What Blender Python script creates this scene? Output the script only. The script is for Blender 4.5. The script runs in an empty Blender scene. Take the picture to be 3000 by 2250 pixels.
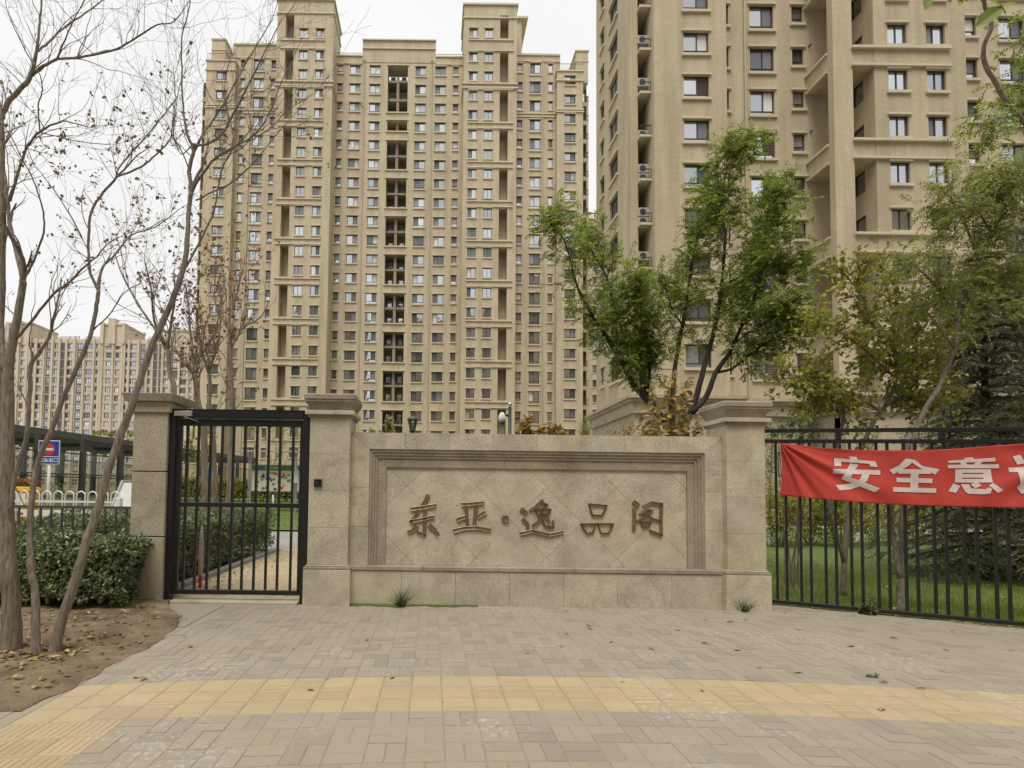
import bpy, bmesh, math, random
import numpy as np
from mathutils import Vector, Matrix

# ------------------------------------------------------------------ camera, sky, sun, exposure
SC = bpy.context.scene
C = SC.collection
F_PX, CX, CY = 1550.0, 1265.0, 1373.0          # focal length and principal point, in pixels of a 3000 x 2250 frame
PITCH, ROLL, EYE = 0.0431, 0.013, 1.64
cam = bpy.data.cameras.new('camera')
cam.sensor_width = 36.0
cam.lens = 36.0 * F_PX / 3000.0
cam.shift_x = (1500.0 - CX) / 3000.0
cam.shift_y = (CY - 1125.0) / 3000.0
cam.clip_start, cam.clip_end = 0.05, 3000.0
cam_o = bpy.data.objects.new('camera', cam)
C.objects.link(cam_o)
CAM_R = Matrix.Rotation(math.pi / 2 + PITCH, 3, 'X') @ Matrix.Rotation(ROLL, 3, 'Z')
cam_o.matrix_world = Matrix.Translation((0, 0, EYE)) @ CAM_R.to_4x4()
SC.camera = cam_o

SUN_EL, SUN_AZ = math.radians(64), math.radians(196)   # high, behind the viewer, a little to the left
w = bpy.data.worlds.new('World')
SC.world = w
w.use_nodes = True
nt = w.node_tree
nt.nodes.clear()
wo = nt.nodes.new('ShaderNodeOutputWorld')
bg = nt.nodes.new('ShaderNodeBackground')
sky = nt.nodes.new('ShaderNodeTexSky')
sky.sky_type = 'NISHITA'
sky.sun_disc = False
sky.sun_elevation = SUN_EL
sky.sun_rotation = SUN_AZ
sky.air_density = 1.0
sky.dust_density = 4.0
sc_ = nt.nodes.new('ShaderNodeVectorMath')
sc_.operation = 'SCALE'
sc_.inputs[3].default_value = 0.10
nt.links.new(sky.outputs[0], sc_.inputs[0])
cl = nt.nodes.new('ShaderNodeTexNoise')                # closed cloud deck, faint mottling
cl.inputs['Scale'].default_value = 2.2
cl.inputs['Detail'].default_value = 4.0
tc = nt.nodes.new('ShaderNodeTexCoord')
nt.links.new(tc.outputs['Generated'], cl.inputs['Vector'])
cr = nt.nodes.new('ShaderNodeValToRGB')
cr.color_ramp.elements[0].position = 0.3
cr.color_ramp.elements[0].color = (0.855, 0.85, 0.845, 1)
cr.color_ramp.elements[1].position = 0.7
cr.color_ramp.elements[1].color = (0.93, 0.925, 0.915, 1)
nt.links.new(cl.outputs['Fac'], cr.inputs['Fac'])
mx = nt.nodes.new('ShaderNodeMix')
mx.data_type = 'RGBA'
mx.inputs['Factor'].default_value = 0.93
nt.links.new(sc_.outputs[0], mx.inputs['A'])
nt.links.new(cr.outputs['Color'], mx.inputs['B'])
nt.links.new(mx.outputs['Result'], bg.inputs['Color'])
bg.inputs['Strength'].default_value = 0.62
nt.links.new(bg.outputs[0], wo.inputs['Surface'])

sun = bpy.data.lights.new('sun', 'SUN')
sun.energy = 1.5
sun.angle = math.radians(28)
sun.color = (1.0, 0.95, 0.86)
sun_o = bpy.data.objects.new('sun', sun)
C.objects.link(sun_o)
sd = Vector((math.sin(SUN_AZ) * math.cos(SUN_EL), math.cos(SUN_AZ) * math.cos(SUN_EL), math.sin(SUN_EL)))
sun_o.rotation_euler = sd.to_track_quat('Z', 'Y').to_euler()
sun_o.location = (0, -20, 60)

SC.view_settings.view_transform = 'Standard'
SC.view_settings.look = 'None'
SC.view_settings.gamma = 1.0
SC.view_settings.exposure = 0.85
SC.view_settings.use_curve_mapping = False
SC.render.engine = 'CYCLES'
SC.cycles.max_bounces = 6
SC.cycles.diffuse_bounces = 2
SC.cycles.glossy_bounces = 2
SC.cycles.transparent_max_bounces = 12

# ------------------------------------------------------------------ survey helpers (photograph pixel -> point at a known distance)
def ray(px, py):
    return CAM_R @ Vector(((px - CX) / F_PX, -(py - CY) / F_PX, -1.0))
def at(px, py, Y):
    d = ray(px, py); t = Y / d.y
    return Vector((d.x * t, Y, EYE + d.z * t))
def gnd(px, py, z=0.0):
    d = ray(px, py); t = (z - EYE) / d.z
    return Vector((d.x * t, d.y * t, z))
def at_plane(px, py, p0, n):
    d = ray(px, py); o = Vector((0, 0, EYE))
    t = (Vector(p0) - o).dot(n) / d.dot(n)
    return o + d * t
def dd(x, y): return (x * 1.35624, y * 1.35624)
def c1(x, y): return (x / 2.212, y / 2.212)
def c4(x, y): return (x / 1.65889, 300 + y / 1.65889)

# ------------------------------------------------------------------ object helpers
def tag(o, label=None, cat=None, group=None, kind=None):
    if label: o['label'] = label
    if cat: o['category'] = cat
    if group: o['group'] = group
    if kind: o['kind'] = kind
    return o
def thing(name, loc, label, cat, group=None):
    o = bpy.data.objects.new(name, None)
    C.objects.link(o)
    o.location = loc
    o.empty_display_size = 0.2
    return tag(o, label, cat, group)
def origin(o):
    v = Vector((0, 0, 0))
    while o is not None:
        v += o.location; o = o.parent
    return v
def link(name, me, parent=None, loc=None, rz=0.0):
    o = bpy.data.objects.new(name, me)
    C.objects.link(o)
    if parent is not None: o.parent = parent
    if loc is not None: o.location = loc
    if rz: o.rotation_euler = (0, 0, rz)
    return o

class MB:
    def __init__(s): s.v = []; s.f = []; s.m = []
    def quad(s, a, b, c, d, m=0):
        i = len(s.v); s.v += [tuple(a), tuple(b), tuple(c), tuple(d)]; s.f.append((i, i+1, i+2, i+3)); s.m.append(m); return s
    def poly(s, pts, m=0):
        i = len(s.v); s.v += [tuple(p) for p in pts]; s.f.append(tuple(range(i, i+len(pts)))); s.m.append(m); return s
    def box(s, x0, x1, y0, y1, z0, z1, m=0):
        i = len(s.v)
        s.v += [(x0,y0,z0),(x1,y0,z0),(x1,y1,z0),(x0,y1,z0),(x0,y0,z1),(x1,y0,z1),(x1,y1,z1),(x0,y1,z1)]
        s.f += [(i+3,i+2,i+1,i),(i+4,i+5,i+6,i+7),(i,i+1,i+5,i+4),(i+1,i+2,i+6,i+5),(i+2,i+3,i+7,i+6),(i+3,i,i+4,i+7)]
        s.m += [m]*6
        return s
    def hexa(s, p, m=0):                 # eight corners: bottom ring then top ring
        i = len(s.v); s.v += [tuple(q) for q in p]
        s.f += [(i+3,i+2,i+1,i),(i+4,i+5,i+6,i+7),(i,i+1,i+5,i+4),(i+1,i+2,i+6,i+5),(i+2,i+3,i+7,i+6),(i+3,i,i+4,i+7)]
        s.m += [m]*6
        return s
    def bar(s, a, b, wx, wz, up=Vector((0,0,1)), m=0):  # a beam of rectangular section
        a = Vector(a); b = Vector(b); d = (b-a).normalized()
        if abs(d.dot(up)) > 0.95: up = Vector((0,1,0))
        x = d.cross(up).normalized()*wx/2; z = x.cross(d).normalized()*wz/2
        s.hexa([a-x-z, a+x-z, b+x-z, b-x-z, a-x+z, a+x+z, b+x+z, b-x+z], m)
        return s
    def tube(s, pts, rad, n=6, m=0, cap=True):
        pts = [Vector(p) for p in pts]; i0 = len(s.v); N = len(pts)
        prev = None
        for k, p in enumerate(pts):
            d = (pts[min(k+1,N-1)] - pts[max(k-1,0)])
            if d.length < 1e-9: d = Vector((0,0,1))
            d.normalize()
            ref = prev if prev is not None else (Vector((1,0,0)) if abs(d.x) < 0.9 else Vector((0,1,0)))
            x = (ref - d*ref.dot(d)).normalized(); prev = x; y = d.cross(x)
            r = rad[k] if hasattr(rad, '__len__') else rad
            for q in range(n):
                a = 2*math.pi*q/n
                s.v.append(tuple(p + x*(r*math.cos(a)) + y*(r*math.sin(a))))
        for k in range(N-1):
            for q in range(n):
                a = i0+k*n+q; b = i0+k*n+(q+1)%n
                s.f.append((a, b, b+n, a+n)); s.m.append(m)
        if cap:
            s.f.append(tuple(i0+q for q in reversed(range(n)))); s.m.append(m)
            s.f.append(tuple(i0+(N-1)*n+q for q in range(n))); s.m.append(m)
        return s
    def lathe(s, c, prof, n=16, m=0):
        i0 = len(s.v); c = Vector(c)
        for r, z in prof:
            for q in range(n):
                a = 2*math.pi*q/n
                s.v.append((c.x+r*math.cos(a), c.y+r*math.sin(a), c.z+z))
        for k in range(len(prof)-1):
            for q in range(n):
                a = i0+k*n+q; b = i0+k*n+(q+1)%n
                s.f.append((a,b,b+n,a+n)); s.m.append(m)
        s.f.append(tuple(i0+q for q in reversed(range(n)))); s.m.append(m)
        s.f.append(tuple(i0+(len(prof)-1)*n+q for q in range(n))); s.m.append(m)
        return s
    def mesh(s, name, mats, off=Vector((0,0,0)), smooth=False):
        me = bpy.data.meshes.new(name)
        v = s.v if off.length == 0 else [(a-off.x, b-off.y, c-off.z) for a,b,c in s.v]
        me.from_pydata(v, [], s.f)
        if not isinstance(mats, (list, tuple)): mats = [mats]
        for m in mats: me.materials.append(m)
        if len(mats) > 1: me.polygons.foreach_set('material_index', s.m)
        if smooth: me.polygons.foreach_set('use_smooth', [True]*len(me.polygons))
        me.update()
        return me
    def build(s, name, mats, parent=None, smooth=False, bevel=0.0):
        off = origin(parent) if parent is not None else Vector((0,0,0))
        me = s.mesh(name, mats, off, smooth)
        if bevel > 0:
            bm = bmesh.new(); bm.from_mesh(me)
            bmesh.ops.bevel(bm, geom=bm.edges[:], offset=bevel, segments=1, affect='EDGES', clamp_overlap=True)
            bm.to_mesh(me); bm.free()
        return link(name, me, parent)

# ------------------------------------------------------------------ materials
MATS = {}
def nodes(name):
    m = bpy.data.materials.new(name); m.use_nodes = True
    n = m.node_tree.nodes; n.clear()
    out = n.new('ShaderNodeOutputMaterial'); b = n.new('ShaderNodeBsdfPrincipled')
    m.node_tree.links.new(b.outputs[0], out.inputs[0])
    MATS[name] = m
    return m, n, m.node_tree.links, b, out
def col4(c): return (c[0], c[1], c[2], 1.0)
def noise(n, l, scale, detail=4, rough=0.55, coord='Object', stretch=None):
    t = n.new('ShaderNodeTexCoord'); x = n.new('ShaderNodeTexNoise')
    x.inputs['Scale'].default_value = scale; x.inputs['Detail'].default_value = detail; x.inputs['Roughness'].default_value = rough
    if stretch:
        mp = n.new('ShaderNodeMapping'); mp.inputs['Scale'].default_value = stretch
        l.new(t.outputs[coord], mp.inputs[0]); l.new(mp.outputs[0], x.inputs['Vector'])
    else: l.new(t.outputs[coord], x.inputs['Vector'])
    return x
def ramp(n, l, src, stops):
    r = n.new('ShaderNodeValToRGB'); e = r.color_ramp.elements
    while len(e) < len(stops): e.new(0.5)
    for i, (p, c) in enumerate(stops): e[i].position = p; e[i].color = col4(c)
    l.new(src, r.inputs['Fac']); return r
def mixc(n, l, fac, a, b, mode='MIX'):
    x = n.new('ShaderNodeMix'); x.data_type = 'RGBA'; x.blend_type = mode
    for key, val in (('Factor', fac), ('A', a), ('B', b)):
        if isinstance(val, (int, float)): x.inputs[key].default_value = val
        elif isinstance(val, tuple): x.inputs[key].default_value = col4(val)
        else: l.new(val, x.inputs[key])
    return x.outputs['Result']
def bump(n, l, b, h, strength=0.3, dist=0.01):
    x = n.new('ShaderNodeBump'); x.inputs['Strength'].default_value = strength; x.inputs['Distance'].default_value = dist
    l.new(h, x.inputs['Height']); l.new(x.outputs[0], b.inputs['Normal'])
def scalec(c, k): return tuple(min(1.0, max(0.0, q*k)) for q in c)

def plain(name, c, rough=0.6, var=0.12, scale=6.0, metal=0.0, bmp=0.0, coord='Object', rnd=0.0):
    m, n, l, b, o = nodes(name)
    x = noise(n, l, scale, 5, 0.6, coord)
    r = ramp(n, l, x.outputs['Fac'], [(0.25, scalec(c, 1-var)), (0.75, scalec(c, 1+var))])
    src = r.outputs['Color']
    if rnd:
        oi = n.new('ShaderNodeObjectInfo')
        rr = ramp(n, l, oi.outputs['Random'], [(0.0, (1-rnd,)*3), (1.0, (1.0,)*3)])
        src = mixc(n, l, 1.0, src, rr.outputs['Color'], 'MULTIPLY')
    l.new(src, b.inputs['Base Color'])
    b.inputs['Roughness'].default_value = rough; b.inputs['Metallic'].default_value = metal
    if bmp: bump(n, l, b, x.outputs['Fac'], bmp, 0.01)
    return m
def stone(name, c, speck=0.35, stain=(0.40,0.31,0.20), stain_amt=0.35, rnd=0.16, fine=170.0, rough=0.75, spk_col=None):
    """granite slab: fine crystals, cloudy veins, each slab a little different"""
    m, n, l, b, o = nodes(name)
    oi = n.new('ShaderNodeObjectInfo')
    geo = n.new('ShaderNodeNewGeometry')
    add = n.new('ShaderNodeVectorMath'); add.operation = 'ADD'
    l.new(geo.outputs['Position'], add.inputs[0])
    sh = n.new('ShaderNodeVectorMath'); sh.operation = 'SCALE'; sh.inputs[0].default_value = (7.1, 3.3, 5.7)
    l.new(oi.outputs['Random'], sh.inputs[3]); l.new(sh.outputs[0], add.inputs[1])
    def nz(scale, det, dist=0.0, src=add.outputs[0], rgh=0.6):
        x = n.new('ShaderNodeTexNoise'); x.inputs['Scale'].default_value = scale; x.inputs['Detail'].default_value = det
        x.inputs['Distortion'].default_value = dist; x.inputs['Roughness'].default_value = rgh
        l.new(src, x.inputs['Vector']); return x
    f = nz(fine, 2)
    dark = spk_col if spk_col else scalec(c, 0.60)
    base = ramp(n, l, f.outputs['Fac'], [(0.30, dark), (0.47, c), (0.62, scalec(c, 1.12))])
    src = mixc(n, l, speck, c, base.outputs['Color'])
    g = nz(2.6, 6, 1.6)
    st = ramp(n, l, g.outputs['Fac'], [(0.46, (0,0,0)), (0.72, (1,1,1))])
    fm = n.new('ShaderNodeMath'); fm.operation = 'MULTIPLY'; fm.inputs[1].default_value = stain_amt
    l.new(st.outputs['Color'], fm.inputs[0])
    src = mixc(n, l, fm.outputs[0], src, stain)
    rr = ramp(n, l, oi.outputs['Random'], [(0.0, (1-rnd, 1-rnd, 1-rnd*0.9)), (0.5, (1.0, 1.0, 1.0)), (1.0, (1.0, 1-rnd*0.35, 1-rnd*0.8))])
    src = mixc(n, l, 1.0, src, rr.outputs['Color'], 'MULTIPLY')
    d = nz(2.3, 7, 0.5, geo.outputs['Position'])
    dr = ramp(n, l, d.outputs['Fac'], [(0.32, (0.74,0.73,0.72)), (0.58, (1,1,1))])
    src = mixc(n, l, 1.0, src, dr.outputs['Color'], 'MULTIPLY')
    l.new(src, b.inputs['Base Color']); b.inputs['Roughness'].default_value = rough
    bump(n, l, b, f.outputs['Fac'], 0.15, 0.004)
    return m
def facade(name, c, brick=(0.30, 0.075), var=0.06):
    """small clay facing bricks, seen from far"""
    m, n, l, b, o = nodes(name)
    t = n.new('ShaderNodeTexCoord'); sp = n.new('ShaderNodeSeparateXYZ'); l.new(t.outputs['Object'], sp.inputs[0])
    ad = n.new('ShaderNodeMath'); ad.operation = 'ADD'; l.new(sp.outputs[0], ad.inputs[0]); l.new(sp.outputs[1], ad.inputs[1])
    cb = n.new('ShaderNodeCombineXYZ'); l.new(ad.outputs[0], cb.inputs[0]); l.new(sp.outputs[2], cb.inputs[1])
    br = n.new('ShaderNodeTexBrick'); l.new(cb.outputs[0], br.inputs['Vector'])
    br.inputs['Scale'].default_value = 1.0; br.inputs['Brick Width'].default_value = brick[0]; br.inputs['Row Height'].default_value = brick[1]
    br.inputs['Mortar Size'].default_value = 0.010; br.inputs['Bias'].default_value = 0.0
    br.inputs['Color1'].default_value = col4(scalec(c, 1+var)); br.inputs['Color2'].default_value = col4(scalec(c, 1-var))
    br.inputs['Mortar'].default_value = col4(scalec(c, 0.72))
    x = noise(n, l, 0.35, 6, 0.65); r = ramp(n, l, x.outputs['Fac'], [(0.3, (0.91,0.90,0.89)), (0.7, (1.04,1.03,1.02))])
    x2 = noise(n, l, 1.2, 5, 0.6, stretch=(1.0, 1.0, 0.08)); r2 = ramp(n, l, x2.outputs['Fac'], [(0.32, (0.78,0.76,0.74)), (0.60, (1,1,1))])
    src = mixc(n, l, 1.0, br.outputs['Color'], r.outputs['Color'], 'MULTIPLY')
    src = mixc(n, l, 1.0, src, r2.outputs['Color'], 'MULTIPLY')
    l.new(src, b.inputs['Base Color']); b.inputs['Roughness'].default_value = 0.85
    return m
def glass(name, tint, refl=0.6, rough=0.02, wavy=0.02):
    """window glass in front of a dim room: mirror-like outer face, dark or curtained behind"""
    m, n, l, b, o = nodes(name)
    oi = n.new('ShaderNodeObjectInfo')
    x = noise(n, l, 1.3, 3, 0.5)
    r = ramp(n, l, oi.outputs['Random'], [(0.0, scalec(tint, 0.45)), (0.6, tint), (0.82, scalec(tint, 2.4)), (1.0, scalec(tint, 7.0))])
    l.new(r.outputs['Color'], b.inputs['Base Color']); b.inputs['Roughness'].default_value = 0.5
    g = n.new('ShaderNodeBsdfGlossy'); g.inputs['Color'].default_value = (0.93, 0.96, 1.0, 1); g.inputs['Roughness'].default_value = rough
    bp = n.new('ShaderNodeBump'); bp.inputs['Strength'].default_value = wavy; bp.inputs['Distance'].default_value = 0.3
    l.new(x.outputs['Fac'], bp.inputs['Height']); l.new(bp.outputs[0], g.inputs['Normal'])
    ms = n.new('ShaderNodeMixShader');     wn = n.new('ShaderNodeTexWhiteNoise'); wn.noise_dimensions = '1D'; l.new(oi.outputs['Random'], wn.inputs['W']); vr = ramp(n, l, wn.outputs['Value'], [(0.0, (0.12*refl,)*3), (0.09, (0.2*refl,)*3), (0.13, (0.7*refl,)*3), (0.6, (refl,)*3), (1.0, (min(1, 1.2*refl),)*3)]); l.new(vr.outputs['Color'], ms.inputs[0])
    l.new(b.outputs[0], ms.inputs[1]); l.new(g.outputs[0], ms.inputs[2]); l.new(ms.outputs[0], o.inputs[0])
    return m
def leafmat(name, stops, trans=0.25, rough=0.5):
    m, n, l, b, o = nodes(name)
    geo = n.new('ShaderNodeNewGeometry')
    r = ramp(n, l, geo.outputs['Random Per Island'], stops)
    l.new(r.outputs['Color'], b.inputs['Base Color']); b.inputs['Roughness'].default_value = rough
    b.inputs['Specular IOR Level'].default_value = 0.35
    t = n.new('ShaderNodeBsdfTranslucent'); l.new(r.outputs['Color'], t.inputs['Color'])
    ms = n.new('ShaderNodeMixShader'); ms.inputs[0].default_value = trans
    l.new(b.outputs[0], ms.inputs[1]); l.new(t.outputs[0], ms.inputs[2]); l.new(ms.outputs[0], o.inputs[0])
    return m
def bark(name, c, scale=14.0):
    m, n, l, b, o = nodes(name)
    x = noise(n, l, scale, 6, 0.7, stretch=(1.0, 1.0, 0.16)); y = noise(n, l, 2.0, 3)
    r = ramp(n, l, x.outputs['Fac'], [(0.32, scalec(c, 0.42)), (0.52, c), (0.72, scalec(c, 1.6))])
    r2 = ramp(n, l, y.outputs['Fac'], [(0.3, (0.8,0.8,0.8)), (0.7, (1.1,1.08,1.05))])
    l.new(mixc(n, l, 1.0, r.outputs['Color'], r2.outputs['Color'], 'MULTIPLY'), b.inputs['Base Color'])
    b.inputs['Roughness'].default_value = 0.9
    bump(n, l, b, x.outputs['Fac'], 0.9, 0.02)
    return m
def ground_mat(name, stops, scale=3.0, bmp=0.5, rough=0.95, scale2=40.0):
    m, n, l, b, o = nodes(name)
    x = noise(n, l, scale, 8, 0.65); y = noise(n, l, scale2, 4, 0.6)
    r = ramp(n, l, x.outputs['Fac'], stops)
    r2 = ramp(n, l, y.outputs['Fac'], [(0.3, (0.78,0.77,0.76)), (0.7, (1.12,1.12,1.12))])
    l.new(mixc(n, l, 1.0, r.outputs['Color'], r2.outputs['Color'], 'MULTIPLY'), b.inputs['Base Color'])
    b.inputs['Roughness'].default_value = rough
    bump(n, l, b, y.outputs['Fac'], bmp, 0.02)
    return m
def paver_mat(name, c, rnd, dirt=(0.30,0.25,0.19), efflo=0.0):
    m, n, l, b, o = nodes(name)
    oi = n.new('ShaderNodeObjectInfo'); geo = n.new('ShaderNodeNewGeometry')
    def nz(scale, det, rgh=0.6):
        x = n.new('ShaderNodeTexNoise'); x.inputs['Scale'].default_value = scale; x.inputs['Detail'].default_value = det; x.inputs['Roughness'].default_value = rgh
        l.new(geo.outputs['Position'], x.inputs['Vector']); return x
    f = nz(160, 3); base = ramp(n, l, f.outputs['Fac'], [(0.3, scalec(c, 0.86)), (0.7, scalec(c, 1.1))])
    isl = n.new('ShaderNodeMath'); isl.operation = 'ADD'; l.new(oi.outputs['Random'], isl.inputs[0]); l.new(geo.outputs['Random Per Island'], isl.inputs[1])
    fr = n.new('ShaderNodeMath'); fr.operation = 'FRACT'; l.new(isl.outputs[0], fr.inputs[0])
    rr = ramp(n, l, fr.outputs[0], [(0.0, (1-rnd, 1-rnd, 1-rnd)), (0.35, (0.97,0.97,0.98)), (0.8, (1.03,1.02,1.0)), (1.0, (1.02, 1-rnd*0.25, 1-rnd*0.7))])
    src = mixc(n, l, 1.0, base.outputs['Color'], rr.outputs['Color'], 'MULTIPLY')
    g = nz(1.6, 7, 0.7); st = ramp(n, l, g.outputs['Fac'], [(0.42, (0,0,0)), (0.75, (0.55,0.55,0.55))])
    src = mixc(n, l, st.outputs['Color'], src, dirt)
    if efflo:
        e1 = nz(22, 4, 0.7); e2 = nz(0.75, 3)
        a = ramp(n, l, e1.outputs['Fac'], [(0.50, (0,0,0)), (0.66, (1,1,1))]); bb = ramp(n, l, e2.outputs['Fac'], [(0.52, (0,0,0)), (0.64, (1,1,1))])
        mm = n.new('ShaderNodeMath'); mm.operation = 'MULTIPLY'; l.new(a.outputs['Color'], mm.inputs[0]); l.new(bb.outputs['Color'], mm.inputs[1])
        m3 = n.new('ShaderNodeMath'); m3.operation = 'MULTIPLY'; l.new(mm.outputs[0], m3.inputs[0]); m3.inputs[1].default_value = efflo
        src = mixc(n, l, m3.outputs[0], src, (0.62, 0.58, 0.53))
    l.new(src, b.inputs['Base Color']); b.inputs['Roughness'].default_value = 0.9
    bump(n, l, b, f.outputs['Fac'], 0.25, 0.004)
    return m

M_FACADE = facade('facing_brick_far', (0.585, 0.50, 0.35), (0.30, 0.09))
M_FACADE_FAR = facade('facing_brick_distant', (0.62, 0.54, 0.41), (0.30, 0.09))
M_FACADE_B = facade('facing_brick_near', (0.60, 0.51, 0.355), (0.26, 0.075))
M_RECESS = facade('shaded_recess_brick', (0.34, 0.285, 0.215), (0.30, 0.09))  # brown brick, darkened to carry the shade of the enclosed recess
M_TRIM = plain('moulded_render', (0.585, 0.505, 0.36), 0.8, 0.06, 1.5)
M_PODIUM = stone('podium_stone', (0.47, 0.41, 0.30), 0.2, (0.36,0.30,0.22), 0.2, 0.1, 60)
M_FRAME = plain('dark_window_frame', (0.045, 0.042, 0.042), 0.45, 0.1)
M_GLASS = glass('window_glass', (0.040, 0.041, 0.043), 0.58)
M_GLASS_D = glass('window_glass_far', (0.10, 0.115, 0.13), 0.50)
M_SCREEN = glass('insect_screen', (0.105, 0.10, 0.095), 0.10, 0.25)
M_LOUVRE = plain('bronze_louvre', (0.20, 0.16, 0.13), 0.5, 0.1)
M_PIPE = plain('pipe_paint', (0.50, 0.43, 0.30), 0.6, 0.08)
M_ROOF = plain('roof_membrane', (0.20, 0.19, 0.18), 0.9, 0.15)
M_METAL_BLACK = plain('black_paint', (0.011, 0.011, 0.012), 0.38, 0.25, 9.0, 0.0, 0.05)
M_METAL_GREY = plain('dark_grey_paint', (0.07, 0.067, 0.061), 0.45, 0.15, 6.0)
M_RAIL = plain('rail_paint', (0.03, 0.03, 0.03), 0.5, 0.1)
M_AC = plain('ac_casing', (0.40, 0.385, 0.35), 0.5, 0.08)
M_GRANITE = stone('rust_granite', (0.525, 0.475, 0.365), 1.0, (0.39,0.33,0.225), 0.5, 0.14, 62.0)
M_GRANITE_DK = stone('weathered_granite', (0.35, 0.305, 0.235), 1.0, (0.27,0.20,0.125), 0.5, 0.16, 62.0)
M_RENDER = stone('speckled_stone_paint', (0.415, 0.365, 0.265), 0.9, (0.36,0.30,0.20), 0.15, 0.03, 62.0, 0.8, (0.13,0.105,0.075))
M_JOINT = plain('joint_mortar', (0.27, 0.23, 0.17), 0.95, 0.2, 20)
M_PAVER = paver_mat('grey_concrete_paver', (0.30, 0.265, 0.208), 0.18, (0.29,0.24,0.17), 0.5)
M_CONCRETE = paver_mat('apron_concrete', (0.285, 0.255, 0.205), 0.0, (0.33,0.27,0.19), 0.0)
M_TACTILE = paver_mat('yellow_tactile_paver', (0.415, 0.325, 0.195), 0.16, (0.36,0.30,0.20), 0.35)
M_PATH = paver_mat('yellow_path_paver', (0.46, 0.37, 0.24), 0.15, (0.38,0.29,0.18), 0.0)
M_SAND = ground_mat('sandy_joint', [(0.3, (0.27,0.215,0.145)), (0.7, (0.37,0.30,0.205))], 5.0, 0.3)
M_GRIME = plain('joint_grime', (0.11, 0.09, 0.066), 0.95, 0.3, 18)
M_SOIL = ground_mat('bare_soil', [(0.30, (0.10,0.07,0.04)), (0.5, (0.20,0.145,0.085)), (0.72, (0.33,0.245,0.15))], 2.4, 1.0, 0.98, 55.0)
M_ASPHALT = ground_mat('pale_road', [(0.3, (0.25,0.235,0.21)), (0.7, (0.34,0.32,0.285))], 0.8, 0.2)
M_LAWN = ground_mat('lawn_soil', [(0.3, (0.08,0.12,0.03)), (0.7, (0.13,0.18,0.045))], 1.5, 0.6)
M_GRASS = leafmat('grass_blades', [(0.0, (0.14,0.20,0.028)), (0.6, (0.27,0.35,0.048)), (0.9, (0.34,0.40,0.07)), (1.0, (0.24,0.21,0.09))], 0.2)
M_GRASS_DK = leafmat('weed_blades', [(0.0, (0.035,0.065,0.02)), (0.8, (0.08,0.12,0.035)), (1.0, (0.22,0.19,0.09))], 0.2)
M_MOSS = ground_mat('moss', [(0.3, (0.06,0.075,0.012)), (0.7, (0.13,0.15,0.025))], 9.0, 0.8)
M_BARK = bark('grey_bark', (0.23, 0.19, 0.15), 42.0)
M_BARK_PALE = bark('pale_bark', (0.25, 0.205, 0.155), 18)
M_BARK_DK = bark('dark_bark', (0.055, 0.043, 0.032))
M_WHITEWASH = plain('limewash', (0.62, 0.61, 0.58), 0.9, 0.12, 12)
M_LOCUST = leafmat('locust_leaf', [(0.0, (0.10,0.14,0.04)), (0.5, (0.21,0.28,0.055)), (0.85, (0.34,0.40,0.065)), (1.0, (0.46,0.47,0.07))], 0.5)
M_SOPHORA = leafmat('pagoda_leaf', [(0.0, (0.13,0.17,0.05)), (0.5, (0.26,0.30,0.08)), (0.88, (0.38,0.39,0.10)), (1.0, (0.48,0.42,0.10))], 0.5)
M_YELLOWGREEN = leafmat('turning_leaf', [(0.0, (0.15,0.18,0.05)), (0.5, (0.31,0.34,0.07)), (0.8, (0.40,0.38,0.065)), (0.95, (0.55,0.44,0.05)), (1.0, (0.50,0.31,0.05))], 0.5)
M_AUTUMN = leafmat('ochre_leaf', [(0.0, (0.22,0.17,0.07)), (0.35, (0.42,0.28,0.07)), (0.6, (0.50,0.33,0.05)), (0.8, (0.42,0.31,0.20)), (1.0, (0.28,0.25,0.07))], 0.3)
M_MAPLE = leafmat('rust_leaf', [(0.0, (0.14,0.075,0.03)), (0.5, (0.30,0.14,0.045)), (1.0, (0.38,0.22,0.07))], 0.25)
M_DRY = leafmat('dry_leaf', [(0.0, (0.10,0.08,0.045)), (0.5, (0.22,0.16,0.075)), (1.0, (0.33,0.26,0.10))], 0.2)
M_EUON = leafmat('glossy_hedge_leaf', [(0.0, (0.085,0.115,0.06)), (0.6, (0.18,0.225,0.11)), (0.9, (0.26,0.30,0.15)), (0.97, (0.33,0.38,0.08)), (1.0, (0.36,0.38,0.06))], 0.2, 0.3)
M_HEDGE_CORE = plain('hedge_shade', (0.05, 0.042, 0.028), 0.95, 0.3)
M_SPRUCE = leafmat('spruce_needles', [(0.0, (0.08,0.095,0.055)), (0.6, (0.165,0.18,0.10)), (1.0, (0.27,0.25,0.15))], 0.3)
M_CONE = plain('spruce_cone', (0.20, 0.13, 0.075), 0.8, 0.25, 30)
M_LITTER = leafmat('leaf_litter', [(0.0, (0.12,0.07,0.03)), (0.4, (0.30,0.19,0.08)), (0.75, (0.42,0.33,0.17)), (0.93, (0.38,0.36,0.06)), (1.0, (0.20,0.24,0.05))], 0.1)
M_BRONZE = plain('cast_bronze', (0.215, 0.145, 0.085), 0.45, 0.5, 30, 0.4)
M_CLOTH = plain('red_cloth', (0.47, 0.050, 0.036), 0.85, 0.14, 1.8)
M_PRINT = plain('white_print', (0.62, 0.52, 0.49), 0.8, 0.10, 14)
M_WHITE = plain('white_paint', (0.66, 0.65, 0.62), 0.5, 0.06)
M_RED = plain('red_paint', (0.45, 0.03, 0.03), 0.5, 0.08)
M_BLUE = plain('sign_blue', (0.008, 0.045, 0.30), 0.4, 0.05)
M_YELLOW = plain('machine_yellow', (0.62, 0.33, 0.02), 0.45, 0.06)
M_ALU = plain('brushed_aluminium', (0.50, 0.49, 0.46), 0.35, 0.08, 10, 0.7)
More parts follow.
